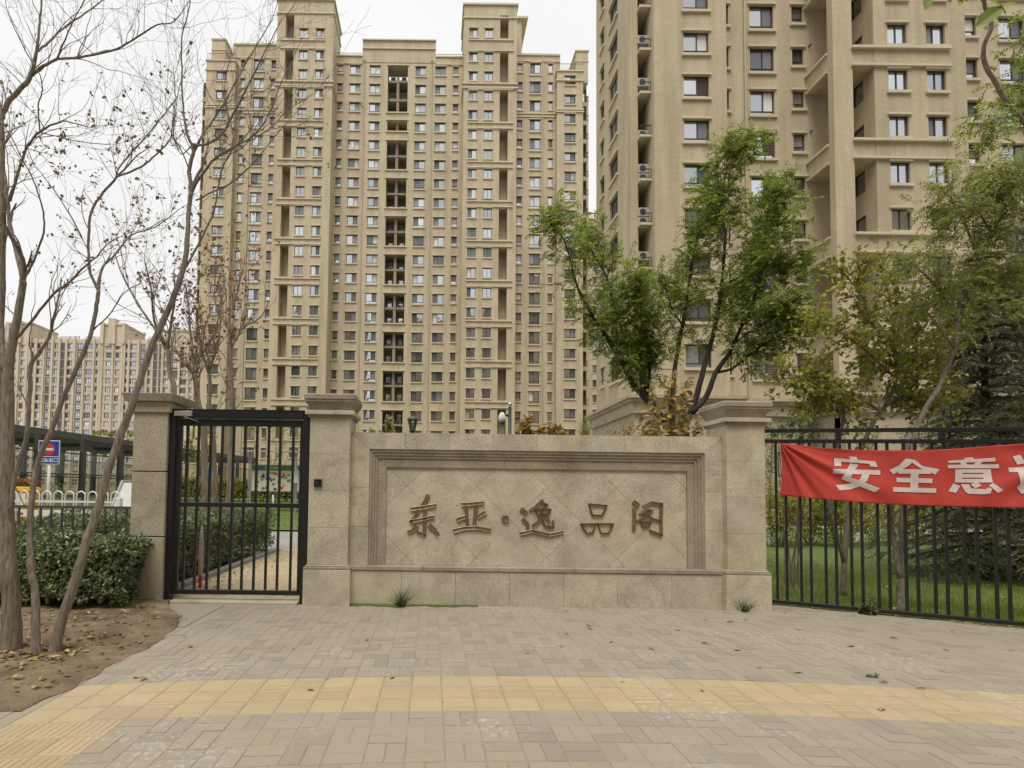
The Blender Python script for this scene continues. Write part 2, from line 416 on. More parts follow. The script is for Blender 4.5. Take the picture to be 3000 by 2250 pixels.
M_GREEN = plain('board_green', (0.04, 0.22, 0.09), 0.5, 0.05)
M_PAPER = plain('poster_paper', (0.60, 0.56, 0.47), 0.8, 0.06)
M_OPPOSITE = plain('opposite_facade', (0.30, 0.26, 0.20), 0.9, 0.3, 0.12)
# ================================================================== THE SETTING
rng = random.Random(7)
U = 0.25                                   # paving module
def bend(X): return -0.0205 * (X - 1.33) ** 2   # the pavement sweeps in a gentle curve
FA, FB = Vector((5.20, 8.07, 0)), Vector((7.62, 6.80, 0))     # line of the tall fence
FD = (FB - FA).normalized()
FN = Vector((FD.y, -FD.x, 0))              # towards the street
def fence_y(X): return FA.y + (X - FA.x) * FD.y / FD.x

mb = MB(); mb.quad((-900,-900,-0.05),(900,-900,-0.05),(900,900,-0.05),(-900,900,-0.05))
tag(mb.build('ground', M_ASPHALT), kind='structure')

# ---- pavement: bed, individual pavers, tactile tiles
bed = MB()
xs = [i * 0.5 for i in range(-12, 27)]
for a, b_ in zip(xs[:-1], xs[1:]):
    ya, yb = min(8.25, fence_y(a) if a > 5.2 else 8.25), min(8.25, fence_y(b_) if b_ > 5.2 else 8.25)
    x0, x1 = a, b_
    if ya > -2 and yb > -2: bed.quad((x0,-2.0,-0.0045),(x1,-2.0,-0.0045),(x1,yb,-0.0045),(x0,ya,-0.0045))
pave = tag(bed.build('pavement', M_SAND), kind='structure')

def paver_mesh(sx, sy, name, mat, ribs=0, rib_dir=0):
    m = MB(); h = 0.0; g, gy = (0.0026, 0.0055) if not name.startswith('t') else (0.0045, 0.0075); bv = 0.004 if not name.startswith('t') else 0.006
    x0, x1, y0, y1 = -sx/2+g, sx/2-g, -sy/2+gy, sy/2-gy
    m.v += [(x0,y0,-0.02),(x1,y0,-0.02),(x1,y1,-0.02),(x0,y1,-0.02)]
    m.v += [(x0,y0,h-bv),(x1,y0,h-bv),(x1,y1,h-bv),(x0,y1,h-bv)]
    m.v += [(x0+bv,y0+bv,h),(x1-bv,y0+bv,h),(x1-bv,y1-bv,h),(x0+bv,y1-bv,h)]
    for k in range(4):
        j = (k+1) % 4
        m.f.append((k, j, 4+j, 4+k)); m.f.append((4+k, 4+j, 8+j, 8+k)); m.m += [1,0]
    m.f.append((8,9,10,11)); m.m.append(0)
    for r in range(ribs):                    # raised guide bars
        t = (r + 0.5) / ribs * 0.80 + 0.10 - 0.5
        a, bq, w_ = -0.40, 0.40, 0.050
        if rib_dir == 0: q = [(a*sx, (t-w_)*sy), (bq*sx, (t-w_)*sy), (bq*sx, (t+w_)*sy), (a*sx, (t+w_)*sy)]
        else: q = [((t-w_)*sx, a*sy), ((t+w_)*sx, a*sy), ((t+w_)*sx, bq*sy), ((t-w_)*sx, bq*sy)]
        i = len(m.v); k = 0.0055; s = 0.007
        m.v += [(x, y, h-0.001) for x, y in q]
        cx_, cy_ = sum(x for x, _ in q)/4, sum(y for _, y in q)/4
        m.v += [(x - s*(1 if x > cx_ else -1), y - s*(1 if y > cy_ else -1), h+k) for x, y in q]
        for e in range(4):
            j = (e+1) % 4; m.f.append((i+e, i+j, i+4+j, i+4+e)); m.m.append(0)
        m.f.append((i+4,i+5,i+6,i+7)); m.m.append(0)
    return m
pm_h = paver_mesh(U, U/2, 'paver', M_PAVER); pm_v = paver_mesh(U/2, U, 'paver', M_PAVER)
tm_h = paver_mesh(U, U, 'tile', M_TACTILE, 4, 0); tm_v = paver_mesh(U, U, 'tile', M_TACTILE, 4, 1); tm_p = paver_mesh(U, U, 'tile', M_TACTILE)
X0, V0 = 0.107, 4.82
place = []                                   # (kind, X, Y, rot)
for i in range(-24, 40):
    for j in range(-22, 15):
        X = X0 + (i + 0.5) * U; v = V0 - (j + 0.5) * U; Y = v + bend(X)
        if Y < 2.2 or Y > 8.3 or abs(X) > 0.9 + Y * 1.25: continue
        if X > 5.1 and Y > fence_y(X) - 0.08: continue
        slope = math.atan(-0.041 * (X - 1.33))
        left = X < X0 - 12 * U
        if X < X0 - 14 * U and v > 4.07: continue
        branch = X0 - 12*U < X < X0 - 9*U
        if 0 <= j < 3 and (not left):
            place.append(('p' if branch and j < 3 and i > -12 and j != 2 else 'h' if not branch else 'p', X, Y, slope)); continue
        if branch and j >= 3: place.append(('v', X, Y, slope)); continue
        if (i + j) % 2 == 0:
            place.append(('a', X, Y + U/4, slope)); place.append(('a', X, Y - U/4, slope))
        else:
            place.append(('b', X - U/4, Y, slope)); place.append(('b', X + U/4, Y, slope))
def visible(X, Y):
    u = (X / Y) * F_PX + CX
    return -60 < u < 3060 and (EYE / Y) * F_PX + 1440 < 2300
grey = sorted([p for p in place if p[0] in 'ab' and visible(p[1], p[2])], key=lambda p: p[1]**2 + p[2]**2)
near = set(map(id, grey[:300]))
mesh_of = {'a': pm_h.mesh('paver', [M_PAVER, M_GRIME]), 'b': pm_v.mesh('paver', [M_PAVER, M_GRIME]), 'h': tm_h.mesh('tactile_tile', [M_TACTILE, M_GRIME]),
           'v': tm_v.mesh('tactile_tile', [M_TACTILE, M_GRIME]), 'p': tm_p.mesh('tactile_tile', [M_TACTILE, M_GRIME])}
src_of = {'a': pm_h, 'b': pm_v}
rest = MB()
for p in place:
    k, X, Y, sl = p
    z = rng.uniform(-0.0015, 0.0015); sl += rng.uniform(-0.004, 0.004)
    if k in 'hvp' or id(p) in near:
        o = link('tactile_tile' if k in 'hvp' else 'paver', mesh_of[k], pave, (X, Y, z), sl)
        o.rotation_euler = (rng.uniform(-0.004, 0.004), rng.uniform(-0.004, 0.004), rng.uniform(-0.008, 0.008))
        sh = Matrix.Identity(4); sh[1][0] = math.tan(sl)          # follows the curve of the pavement
        o.matrix_parent_inverse = Matrix.Translation((X, Y, 0)) @ sh @ Matrix.Translation((-X, -Y, 0))
    else:
        s = src_of[k]; i0 = len(rest.v); ca, sa = math.cos(sl), math.sin(sl)
        tx, ty = rng.uniform(-0.004, 0.004), rng.uniform(-0.004, 0.004)
        rest.v += [(X+a, Y+a*math.tan(sl)+b_, z+c_+a*tx+b_*ty) for a, b_, c_ in s.v]
        rest.f += [tuple(q+i0 for q in f) for f in s.f]; rest.m += s.m
tag(rest.build('paver', [M_PAVER, M_GRIME], pave), kind='stuff')

# ---- soil bed on the left with roots of the trees, gently mounded
mb = MB(); nx, ny = 110, 80
def soil_z(x, y):
    e = min(1.0, max(0.0, (-2.93 - x) / 0.35)) * min(1.0, max(0.0, (y - 4.32 - bend(x)) / 0.3))
    n_ = math.sin(x*3.1+1.3)*math.sin(y*2.7)*0.022 + math.sin(x*7.7)*math.cos(y*9.1+x)*0.010 + math.sin(x*19.3+y*7)*math.sin(y*23.1-x*5)*0.007 + math.sin(x*37+y*11)*math.sin(y*41-x*13)*0.004
    hump = 0.085*math.exp(-((y-6.15)/0.55)**2) * min(1.0, max(0.0, (-3.05-x)/0.5))
    return 0.004 + e*(0.03 + n_) + hump
for j in range(ny+1):
    for i in range(nx+1):
        t_ = j/ny
        y = 3.94 + (8.3-3.94)*t_
        edge = -2.93 - 0.03*math.sin(y*2.1) - 0.03*math.sin(y*5.3) - 0.015*math.sin(y*17) - (0.55*max(0.0, (y-6.35))/0.9 if y > 6.35 else 0)
        x = -9.0 + (edge+9.0)*i/nx
        y = y + (bend(x)+0.37)*(1-t_)
        mb.v.append((x, y, soil_z(x, y)))
for j in range(ny):
    for i in range(nx):
        a = j*(nx+1)+i; mb.f.append((a, a+1, a+nx+2, a+nx+1)); mb.m.append(0)
soil = tag(mb.build('soil', M_SOIL, smooth=True), kind='structure')
# a smooth concrete apron in front of the gate
mb = MB(); mb.poly([(-4.15,6.55,0.004),(-2.9,6.32,0.004),(-2.9,8.0,0.004),(-4.05,8.0,0.004)][::1])
tag(mb.build('gate_apron', M_CONCRETE), kind='structure')

# ---- inside the gate: path, road, raised lawns
mb = MB()
mb.quad((-4.05,8.0,-0.006),(-1.2,8.0,-0.006),(-1.2,14.6,-0.006),(-4.05,14.6,-0.006))
path = tag(mb.build('path', M_SAND), kind='structure')
pp = MB()
for i in range(15):
    for j in range(34):
        if (i+j) % 2 == 0: lst = [(0, 0.05, 0.2, 0.1), (0, -0.05, 0.2, 0.1)]
        else: lst = [(-0.05, 0, 0.1, 0.2), (0.05, 0, 0.1, 0.2)]
        for ox, oy, sx, sy in lst:
            X = -3.95 + i*0.2 + ox; Y = 8.05 + j*0.2 + oy; zz = rng.uniform(-0.002, 0.002)
            pp.box(X-sx/2+0.003, X+sx/2-0.003, Y-sy/2+0.003, Y+sy/2-0.003, -0.02, zz)
tag(pp.build('path_paver', M_PATH, path), kind='stuff')
mb = MB(); mb.quad((-30,14.6,-0.01),(3.0,14.6,-0.01),(3.0,19.5,0.10),(-30,19.5,0.10))
tag(mb.build('road', M_ASPHALT), kind='structure')
kerb_root = thing('kerb', (-4.1, 8.0, 0), 'grey concrete kerb between the gate path and clipped hedge', 'kerb')
for k in range(12):
    y0 = 8.25 + k*0.5; MB().box(-4.2, -4.07, y0+0.005, y0+0.495, -0.05, 0.075).build('kerb_stone', M_ASPHALT, kerb_root, bevel=0.008)
mb = MB()
for (xa, xb, ya, yb, za, zb) in [(-30, 3.0, 19.5, 40.0, 0.16, 1.0), (-30, 4.0, 40.0, 72.0, 1.0, 1.2)]:
    mb.quad((xa,ya,za),(xb,ya,za),(xb,yb,zb),(xa,yb,zb))
inner = tag(mb.build('lawn', M_LAWN), kind='structure')
# lawn behind the fence
mb = MB(); gx = [-1.0 + 0.9*i for i in range(26)]
for a, b_ in zip(gx[:-1], gx[1:]):
    ya = max(fence_y(a), 4.0)-0.02 if a > 5.2 else 8.05; yb = max(fence_y(b_), 4.0)-0.02 if b_ > 5.2 else 8.05
    mb.quad((a,ya,0.0),(b_,yb,0.0),(b_,26,0.1),(a,26,0.1))
lawn2 = tag(mb.build('lawn', M_LAWN), kind='structure')

def blades(name, mat, spots, hmin, hmax, wid, lean, r, parent=None, kind='stuff', label=None, cat=None, group=None):
    n = len(spots); V = np.zeros((n, 3, 3)); 
    for k, (x, y, z) in enumerate(spots):
        a = r.uniform(0, 2*math.pi); h = r.uniform(hmin, hmax); q = r.uniform(0, lean)*h; b_ = r.uniform(0, 2*math.pi)
        dx, dy = math.cos(a)*wid, math.sin(a)*wid
        V[k] = [(x-dx, y-dy, z), (x+dx, y+dy, z), (x+math.cos(b_)*q, y+math.sin(b_)*q, z+h)]
    me = bpy.data.meshes.new(name)
    me.from_pydata(V.reshape(-1, 3).tolist(), [], np.arange(n*3).reshape(-1, 3).tolist())
    me.materials.append(mat)
    return tag(link(name, me, parent), label, cat, group, kind)
sp = []
r2 = random.Random(3)
while len(sp) < 90000:
    y = 6.2 + (r2.random()**1.7)*12.5; x = r2.uniform(4.9, 5.5+y*1.22)
    if x < 4.9 or y < fence_y(x)+0.06: continue
    sp.append((x, y, 0.0))
blades('grass', M_GRASS, sp, 0.04, 0.13, 0.004, 0.7, r2, label='short green grass of the lawn behind the black fence', cat='grass')
sp = [(r2.uniform(-19, 1.0), 20.0 + r2.random()*14, 0.0) for _ in range(16000)]
sp = [(x, y, 0.16+(y-19.5)*0.041) for x, y, z in sp]
blades('grass', M_GRASS, sp, 0.06, 0.16, 0.012, 0.7, r2, label='green grass of the lawn around the notice board', cat='grass')

# ================================================================== BUILDINGS
def fpt(O, th, s, t, d=0.0):
    c_, s_ = math.cos(th), math.sin(th)
    return (O[0] + c_*s - s_*d, O[1] + s_*s + c_*d, t)
def face(mb, O, th, L, z0, z1, ops, dep=0.18):
    """wall plane with real openings and reveals"""
    ss = sorted({0.0, L, *[round(v, 4) for o in ops for v in o[:2]]}); ts = sorted({z0, z1, *[round(v, 4) for o in ops for v in o[2:4]]})
    ss = [v for v in ss if 0 <= v <= L]; ts = [v for v in ts if z0 <= v <= z1]
    for a, b_ in zip(ss[:-1], ss[1:]):
        run = None
        for c_, d_ in zip(ts[:-1], ts[1:]):
            ms, mt = (a+b_)/2, (c_+d_)/2
            hole = any(o[0] < ms < o[1] and o[2] < mt < o[3] for o in ops)
            if not hole:
                if run is None: run = [c_, d_]
                else: run[1] = d_
            if hole and run:
                mb.quad(fpt(O,th,a,run[0]), fpt(O,th,b_,run[0]), fpt(O,th,b_,run[1]), fpt(O,th,a,run[1])); run = None
        if run: mb.quad(fpt(O,th,a,run[0]), fpt(O,th,b_,run[0]), fpt(O,th,b_,run[1]), fpt(O,th,a,run[1]))
    for o in ops:
        a, b_, c_, d_ = o[:4]; q = o[4] if len(o) > 4 else dep
        P = lambda s, t, k: fpt(O, th, s, t, k)
        mb.quad(P(a,c_,0), P(a,d_,0), P(a,d_,q), P(a,c_,q)); mb.quad(P(b_,c_,q), P(b_,d_,q), P(b_,d_,0), P(b_,c_,0))
        mb.quad(P(a,c_,0), P(a,c_,q), P(b_,c_,q), P(b_,c_,0)); mb.quad(P(a,d_,q), P(a,d_,0), P(b_,d_,0), P(b_,d_,q))
WCACHE = {}
def window_meshes(w, h, style, flip, ext):
    key = (round(w, 3), round(h, 3), style, flip, ext)
    if key in WCACHE: return WCACHE[key]
    f = 0.055 if w > 0.7 else 0.045; D = 0.17
    fr = MB(); pn = MB(); sn = MB(); tr = MB(); hd = MB()
    fr.box(0, w, D-0.05, D+0.03, 0, f); fr.box(0, w, D-0.05, D+0.03, h-f, h)
    fr.box(0, f, D-0.05, D+0.03, f, h-f); fr.box(w-f, w, D-0.05, D+0.03, f, h-f)
    low = 0.0
    if style in ('slide_low', 'narrow_low', 'louvre'):
        low = 0.20*h if style != 'narrow_low' else 0.34*h
        fr.box(f, w-f, D-0.04, D+0.03, low-0.02, low+0.03)
        pn.quad((f,D,f),(w-f,D,f),(w-f,D,low-0.02),(f,D,low-0.02))
    zb = low+0.03 if low else f
    if style == 'added_screen':
        sn.quad((f,D,zb),(w-f,D,zb),(w-f,D,h-f),(f,D,h-f))
        if w > 1.0: fr.box(w*0.5-0.03, w*0.5+0.03, D-0.04, D+0.03, zb, h-f)
    elif style.startswith('narrow'):
        if style == 'narrow_low': sn.quad((f,D,zb),(w-f,D,zb),(w-f,D,h-f),(f,D,h-f))
        else: pn.quad((f,D,zb),(w-f,D,zb),(w-f,D,h-f),(f,D,h-f))
    else:
        mxp = w*(0.56 if not flip else 0.44)
        if style == 'double': mxp = w*0.5
        fr.box(mxp-0.028, mxp+0.028, D-0.045, D+0.03, zb, h-f)
        A = (f, mxp-0.028); B = (mxp+0.028, w-f)
        if flip: A, B = B, A
        pn.quad((A[0],D,zb),(A[1],D,zb),(A[1],D,h-f),(A[0],D,h-f))
        if style == 'double': pn.quad((B[0],D,zb),(B[1],D,zb),(B[1],D,h-f),(B[0],D,h-f))
        elif style == 'louvre':
            n_ = 12
            for k in range(n_):
                z0 = zb + (h-f-zb)*k/n_; dz = (h-f-zb)/n_
                sn.hexa([(B[0],D-0.05,z0),(B[1],D-0.05,z0),(B[1],D+0.01,z0+dz*0.55),(B[0],D+0.01,z0+dz*0.55),(B[0],D-0.05,z0+dz*0.25),(B[1],D-0.05,z0+dz*0.25),(B[1],D+0.01,z0+dz*0.8),(B[0],D+0.01,z0+dz*0.8)])
            sn.quad((B[0],D+0.015,zb),(B[1],D+0.015,zb),(B[1],D+0.015,h-f),(B[0],D+0.015,h-f))
        else: sn.quad((B[0],D+0.01,zb),(B[1],D+0.01,zb),(B[1],D+0.01,h-f),(B[0],D+0.01,h-f))
    e = 0.13
    if ext:
        tr.box(-e, w+e, -0.13, D, -0.17, -0.003)
        hd.box(-e, w+e, -0.11, -0.002, h+0.002, h+0.12)
    r = (fr.mesh('window', M_FRAME), pn.mesh('pane', M_GLASS) if pn.f else None,
         sn.mesh('screen' if style != 'louvre' else 'louvre', M_LOUVRE if style == 'louvre' else M_SCREEN) if sn.f else None, tr.mesh('sill', M_TRIM) if tr.f else None, hd.mesh('lintel', M_TRIM) if hd.f else None)
    WCACHE[key] = r
    return r
def window(root, O, th, s0, s1, t0, t1, style='slide', flip=False, name='window', ext=True):
    fr, pn, sn, tr, hd = window_meshes(s1-s0, t1-t0, style, flip, ext)
    p = Vector(fpt(O, th, s0, t0)) - origin(root)
    o = link(name, fr, root, p, th)
    if pn: link('pane', pn, o)
    if sn: link(sn.name.split('.')[0], sn, o)
    if tr: link('sill', tr, o); link('lintel', hd, o)
    return o
def ledge(root, O, th, s0, s1, z, h=0.14, out=0.14, name='ledge', mat=None):
    m = MB(); P = lambda s, t, d: fpt(O, th, s, t, d)
    m.hexa([P(s0,z,-out), P(s1,z,-out), P(s1,z,-0.002), P(s0,z,-0.002), P(s0,z+h,-out), P(s1,z+h,-out), P(s1,z+h,-0.002), P(s0,z+h,-0.002)])
    return m.build(name, mat or M_TRIM, root)
def ac_unit(root, x, y, z, name='air_conditioner'):
    global AC_ME, FAN_ME
    try: AC_ME
    except NameError:
        AC_ME = MB().box(-0.4, 0.4, -0.15, 0.15, 0, 0.55).mesh('air_conditioner', M_AC)
        FAN_ME = MB().tube([(-0.08,-0.156,0.28),(-0.08,-0.170,0.28)], 0.2, 12).mesh('fan_grille', M_RAIL)
    o = link(name, AC_ME, root, Vector((x, y, z)) - origin(root)); link('fan_grille', FAN_ME, o)
    return o
def railing(root, a, b_, z0, h, step=0.13, name='railing', r=0.018, mat=None):
    m = MB(); a = Vector(a); b_ = Vector(b_); n_ = max(2, int((b_-a).length/step))
    m.bar(a+Vector((0,0,z0+h)), b_+Vector((0,0,z0+h)), 0.05, 0.04); m.bar(a+Vector((0,0,z0+0.06)), b_+Vector((0,0,z0+0.06)), 0.04, 0.03)
    for k in range(n_+1):
        p = a.lerp(b_, k/n_); m.bar(p+Vector((0,0,z0)), p+Vector((0,0,z0+h)), r, r)
    return m.build(name, mat or M_RAIL, root)

# ---------------------------------------------------------------- the wide tower in the middle (24 storeys)
ST = 2.9
YC, YT, YM, YW = 77.0, 74.3, 76.2, 75.2
def XA(px, Y, py=542): return at(px, py, Y).x
ZT0 = at(1228, 194.4, YC).z
rows = [ZT0 - ST*i for i in range(21)]
TWR = thing('apartment_tower', (XA(1160, YC), 84.0, 0.0), 'wide beige brick apartment tower with two stair towers rising above its roof', 'building')
def col_windows(O, x_of, Y, cols, ztops, wall_ops, root, th=0.0):
    for (pxc, wm, h, style, flip, dz, name) in cols:
        xc = x_of(pxc, Y)
        for zt in ztops:
            s0, s1, t1 = xc-wm/2-O[0], xc+wm/2-O[0], zt+dz
            t0 = t1-h
            wall_ops.append((s0, s1, t0, t1))
            window(root, O, th, s0, s1, t0, t1, style, flip, name)
# centre plane
xl, xr = XA(965, YC), XA(1358, YC); O = (xl, YC); ops = []
col_windows(O, XA, YC, [(990,0.75,1.35,'narrow_low',False,0.1,'narrow_window'), (1034,1.55,1.42,'slide',False,0.1,'window'), (1093,1.55,1.55,'slide_low',False,0.05,'window'),
    (1228,1.55,1.55,'slide_low',True,0.0,'window'), (1287,1.55,1.42,'slide',True,0.0,'window'), (1332,0.75,1.35,'narrow_low',True,0.0,'narrow_window')], rows, ops, TWR)
rl, rr_ = XA(1131, YC)-xl, XA(1190, YC)-xl
spans = [(0, 2.48), (2.93, 3.49)] + [(j, j+1.53) for j in range(4, 21, 2)]
RD = 2.2
for a, b_ in spans: ops.append((rl, rr_, max(1.2, ZT0 - b_*ST), ZT0 - a*ST + 0.05, RD))
ztop_mid = at(1300, 168, YC).z; ztop_c = at(1170, 121, YC).z
cl0, cl1 = XA(1063, YC, 140)-xl, XA(1277, YC, 140)-xl
m = MB(); face(m, O, 0, xr-xl, 0, ztop_mid, ops)
m.build('wall', M_FACADE, TWR)
MB().box(xl+cl0, xl+cl1, YC-0.06, YC+0.4, ztop_mid-0.95, ztop_c).build('parapet', M_FACADE, TWR)
ledge(TWR, (xl, YC-0.06), 0, cl0-0.02, cl1+0.02, at(1170,146,YC).z, 0.16, 0.16); ledge(TWR, (xl, YC-0.06), 0, cl0-0.05, cl1+0.05, ztop_c-0.02, 0.16, 0.2)
for s0, s1 in ((0, cl0), (cl1, xr-xl)):
    ledge(TWR, O, 0, s0, s1, ztop_mid-0.05, 0.2, 0.15); ledge(TWR, O, 0, s0, s1, ZT0+0.22, 0.14, 0.14)
    railing(TWR, (xl+s0, YC+0.5, 0), (xl+s1, YC+0.5, 0), ztop_mid, 0.9, 0.3)
for a, b_ in spans:
    ledge(TWR, O, 0, rl-0.2, rr_+0.2, ZT0-a*ST+0.07, 0.14, 0.12); ledge(TWR, O, 0, rl-0.2, rr_+0.2, max(1.0, ZT0-b_*ST-0.17), 0.165, 0.16)
# balconies inside the central recess
bx0, bx1 = xl+rl, xl+rr_; bm_ = (bx0+bx1)/2
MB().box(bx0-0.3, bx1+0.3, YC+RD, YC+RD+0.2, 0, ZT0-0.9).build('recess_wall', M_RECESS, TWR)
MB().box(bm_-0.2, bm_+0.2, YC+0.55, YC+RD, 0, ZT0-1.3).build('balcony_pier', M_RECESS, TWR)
for i in range(21):
    zf = ZT0 - ST*i - 1.9
    if zf < 0.5: continue
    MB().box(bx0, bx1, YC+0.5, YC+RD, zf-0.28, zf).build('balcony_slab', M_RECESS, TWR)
    for sx in (-1, 1):
        xa, xb = (bx0+0.02, bm_-0.21) if sx < 0 else (bm_+0.21, bx1-0.02)
        railing(TWR, (xa, YC+0.56, 0), (xb, YC+0.56, 0), zf, 0.9, 0.12, r=0.02)
        xc = (xa+xb)/2
        o = window(TWR, (xc-0.35, YC+RD-0.001), 0, 0, 0.7, zf+0.5, zf+1.85, 'narrow', False, 'balcony_window', False)
        o.location.y -= 0.2
        if rng.random() < 0.45: ac_unit(TWR, xc+rng.uniform(-0.15,0.15), YC+1.2, zf)
for px_ in (1061, 1261):
    xp = XA(px_, YC); MB().tube([(xp, YC-0.12, 1), (xp, YC-0.12, ZT0+0.6)], 0.07, 6).lathe((xp, YC-0.12, ZT0+0.55), [(0.06,0),(0.17,0.1),(0.17,0.32)], 8).build('drainpipe', M_PIPE, TWR)
# stair towers
def stair_tower(pa, pb, wins, slot, top_py, side):
    xa, xb = XA(pa, YT), XA(pb, YT); Ot = (xa, YT); op = []
    zx = at(wins[0], 82.7, YT).z
    ztop = at((pa+pb)/2, top_py, YT).z
    zr = [zx] + rows
    col_windows(Ot, XA, YT, [(wins[0],1.2,1.4,'double',False,0.0,'stair_window'), (wins[1],1.2,1.4,'slide',side > 0,0.0,'stair_window')], zr, op, TWR)
    s0, s1 = XA(slot[0], YT)-xa, XA(slot[1], YT)-xa
    op.append((s0, s1, zx-1.5, zx+2.0, 1.6))
    for i in range(0, 20, 2): op.append((s0, s1, rows[i+1]-1.65, rows[i], 1.6))
    m = MB(); face(m, Ot, 0, xb-xa, 0, ztop, op)
    face(m, (xa, 80.0), -math.pi/2, 80.0-YT, 0, ztop, []); face(m, (xb, YT), math.pi/2, 80.0-YT, 0, ztop, [])
    m.quad((xa,YT,ztop),(xb,YT,ztop),(xb,80,ztop),(xa,80,ztop))
    m.build('stair_tower', M_FACADE, TWR)
    MB().box(xa+s0-0.1, xa+s1+0.1, YT+1.6, YT+1.8, 0, zx+2.4).build('recess_wall', M_FACADE, TWR)
    la, lb = (min(XA(wins[0],YT), XA(wins[1],YT), XA(slot[0],YT))-0.75-xa, max(XA(wins[0],YT), XA(wins[1],YT), XA(slot[1],YT))+0.75-xa)
    la, lb = max(0.15, la), min(xb-xa-0.15, lb)
    ledge(TWR, Ot, 0, la, lb, zx-1.75-0.16, 0.14, 0.15)
    for i in range(0, 20, 2):
        ledge(TWR, Ot, 0, la, lb, rows[i]+0.13, 0.14, 0.15); 
        if i != 0: ledge(TWR, Ot, 0, la, lb, rows[i+1]-1.82-0.16, 0.14, 0.15)
    for zz, hh in ((rows[1]-1.95, 0.2), (rows[2]+0.32, 0.2)):     # band that runs right round the tower
        MB().box(xa-0.18, xb+0.18, YT-0.18, 79, zz, zz+hh).build('band', M_TRIM, TWR)
    MB().box(xa-0.2, xb+0.2, YT-0.2, 80.2, ztop-0.02, ztop+0.25).build('coping', M_TRIM, TWR)
    MB().box(xa-0.14, xb+0.14, YT-0.14, 80.1, ztop-2.0, ztop-1.82).build('band', M_TRIM, TWR)
    return xa, xb, ztop
tl = stair_tower(800, 967, (879, 928), (825, 850), 2, -1)
tr_ = stair_tower(1355, 1512, (1429, 1383), (1462, 1487), 16, 1)
m = MB().box(tr_[1]-3, tr_[1]+1.3, 78, 84, 60, at(1520, 92, 80).z); m.build('roof_house', M_FACADE, TWR)
MB().box(tr_[1]-3, tr_[1]+2.2, 77.6, 84.5, at(1520, 92, 80).z, at(1520, 90, 80).z+0.2).build('roof_slab', M_TRIM, TWR)
# middle sections and outer wings
def side_section(pa, pb, cols, pipes, top_py, par_py, sgn):
    xa, xb = XA(pa, YM), XA(pb, YM); Os = (xa, YM); op = []
    col_windows(Os, XA, YM, cols, rows, op, TWR)
    zt = at((pa+pb)/2, top_py, YM).z
    m = MB(); face(m, Os, 0, xb-xa, 0, zt, op); m.build('wall', M_FACADE, TWR)
    ledge(TWR, Os, 0, 0, xb-xa, zt-0.04, 0.2, 0.14); ledge(TWR, Os, 0, 0, xb-xa, ZT0+0.25, 0.14, 0.12)
    for zz in (rows[2]-2.0, rows[3]+0.42): ledge(TWR, Os, 0, 0, xb-xa, zz, 0.18, 0.12, 'band')
    railing(TWR, (xa, YM+0.6, 0), (xb, YM+0.6, 0), zt, 0.8, 0.3)
    for p_ in pipes:
        xp = XA(p_, YM); MB().tube([(xp, YM-0.12, 1), (xp, YM-0.12, ZT0+1.0)], 0.07, 6).build('drainpipe', M_PIPE, TWR)
side_section(672, 812, [(702,0.62,1.35,'narrow',False,0.0,'narrow_window'), (750,1.55,1.85,'slide_low',False,0.1,'window'), (793,0.66,1.45,'narrow_low',False,0.0,'narrow_window')], [727], 132, 160, -1)
side_section(1500, 1640, [(1521,0.75,1.4,'narrow_low',False,0.0,'narrow_window'), (1567,1.55,1.85,'slide_low',True,0.1,'window'), (1612,0.60,1.35,'narrow',False,0.0,'narrow_window')], [1589], 163, 185, 1)
def wing(pa, pb, pw, flip, ztop_py, chunk, end):
    xa, xb = XA(pa, YW), XA(pb, YW); Ow = (xa, YW); op = []
    col_windows(Ow, XA, YW, [(pw, 1.55, 1.45, 'slide_low', flip, 0.3, 'window')], rows[1:], op, TWR)
    zt = at((pa+pb)/2, ztop_py, YW).z
    m = MB(); face(m, Ow, 0, xb-xa, 0, zt, op)
    face(m, (xa, 82.0), -math.pi/2, 82.0-YW, 0, zt, []); face(m, (xb, YW), math.pi/2, 82.0-YW, 0, zt, [])
    m.quad((xa,YW,zt),(xb,YW,zt),(xb,82,zt),(xa,82,zt))
    m.build('wing_wall', M_FACADE, TWR)
    for zz in (zt-0.05, zt-1.5, rows[3]-2.05+ST, rows[3]+0.5):
        MB().box(xa-0.14, xb+0.14, YW-0.14, 81, zz, zz+0.18).build('band', M_TRIM, TWR)
    railing(TWR, (xa, YW+0.2, 0), (xb, YW+0.2, 0), zt, 1.3, 0.2)
    ca, cb_ = XA(chunk[0], YW+1.5), XA(chunk[1], YW+1.5); zc = at(chunk[0], chunk[2], YW+1.5).z
    MB().box(ca, cb_, YW+1.5, 82, zt-0.5, zc).build('parapet', M_FACADE, TWR); MB().box(ca-0.12, cb_+0.12, YW+1.38, 82.1, zc, zc+0.2).build('coping', M_TRIM, TWR)
    MB().box(ca-0.08, cb_+0.08, YW+1.42, 82.05, zc-1.6, zc-1.45).build('band', M_TRIM, TWR)
    # end bay with open balconies
    ex0, ex1 = (XA(end[0], 78.0), XA(end[1], 78.0))
    eo = [( (ex1-ex0)*0.12, (ex1-ex0)*0.70, r_-1.55, r_-0.05+0.75, 1.2) for r_ in rows[1:20]]
    m = MB(); face(m, (ex0, 78.0), 0, ex1-ex0, 0, zt-1.5, eo); face(m, (ex1, 78.0), math.pi/2, 8, 0, zt-1.5, []); face(m, (ex0, 86.0), -math.pi/2, 8, 0, zt-1.5, [])
    m.quad((ex0+0.1,79.2,0),(ex1-0.1,79.2,0),(ex1-0.1,79.2,zt-2),(ex0+0.1,79.2,zt-2)); m.build('end_bay', M_FACADE, TWR)
    for r_ in rows[1:20]: railing(TWR, (ex0, 78.0-0.02, 0), (ex1, 78.0-0.02, 0), r_-1.55, 0.8, 0.25)
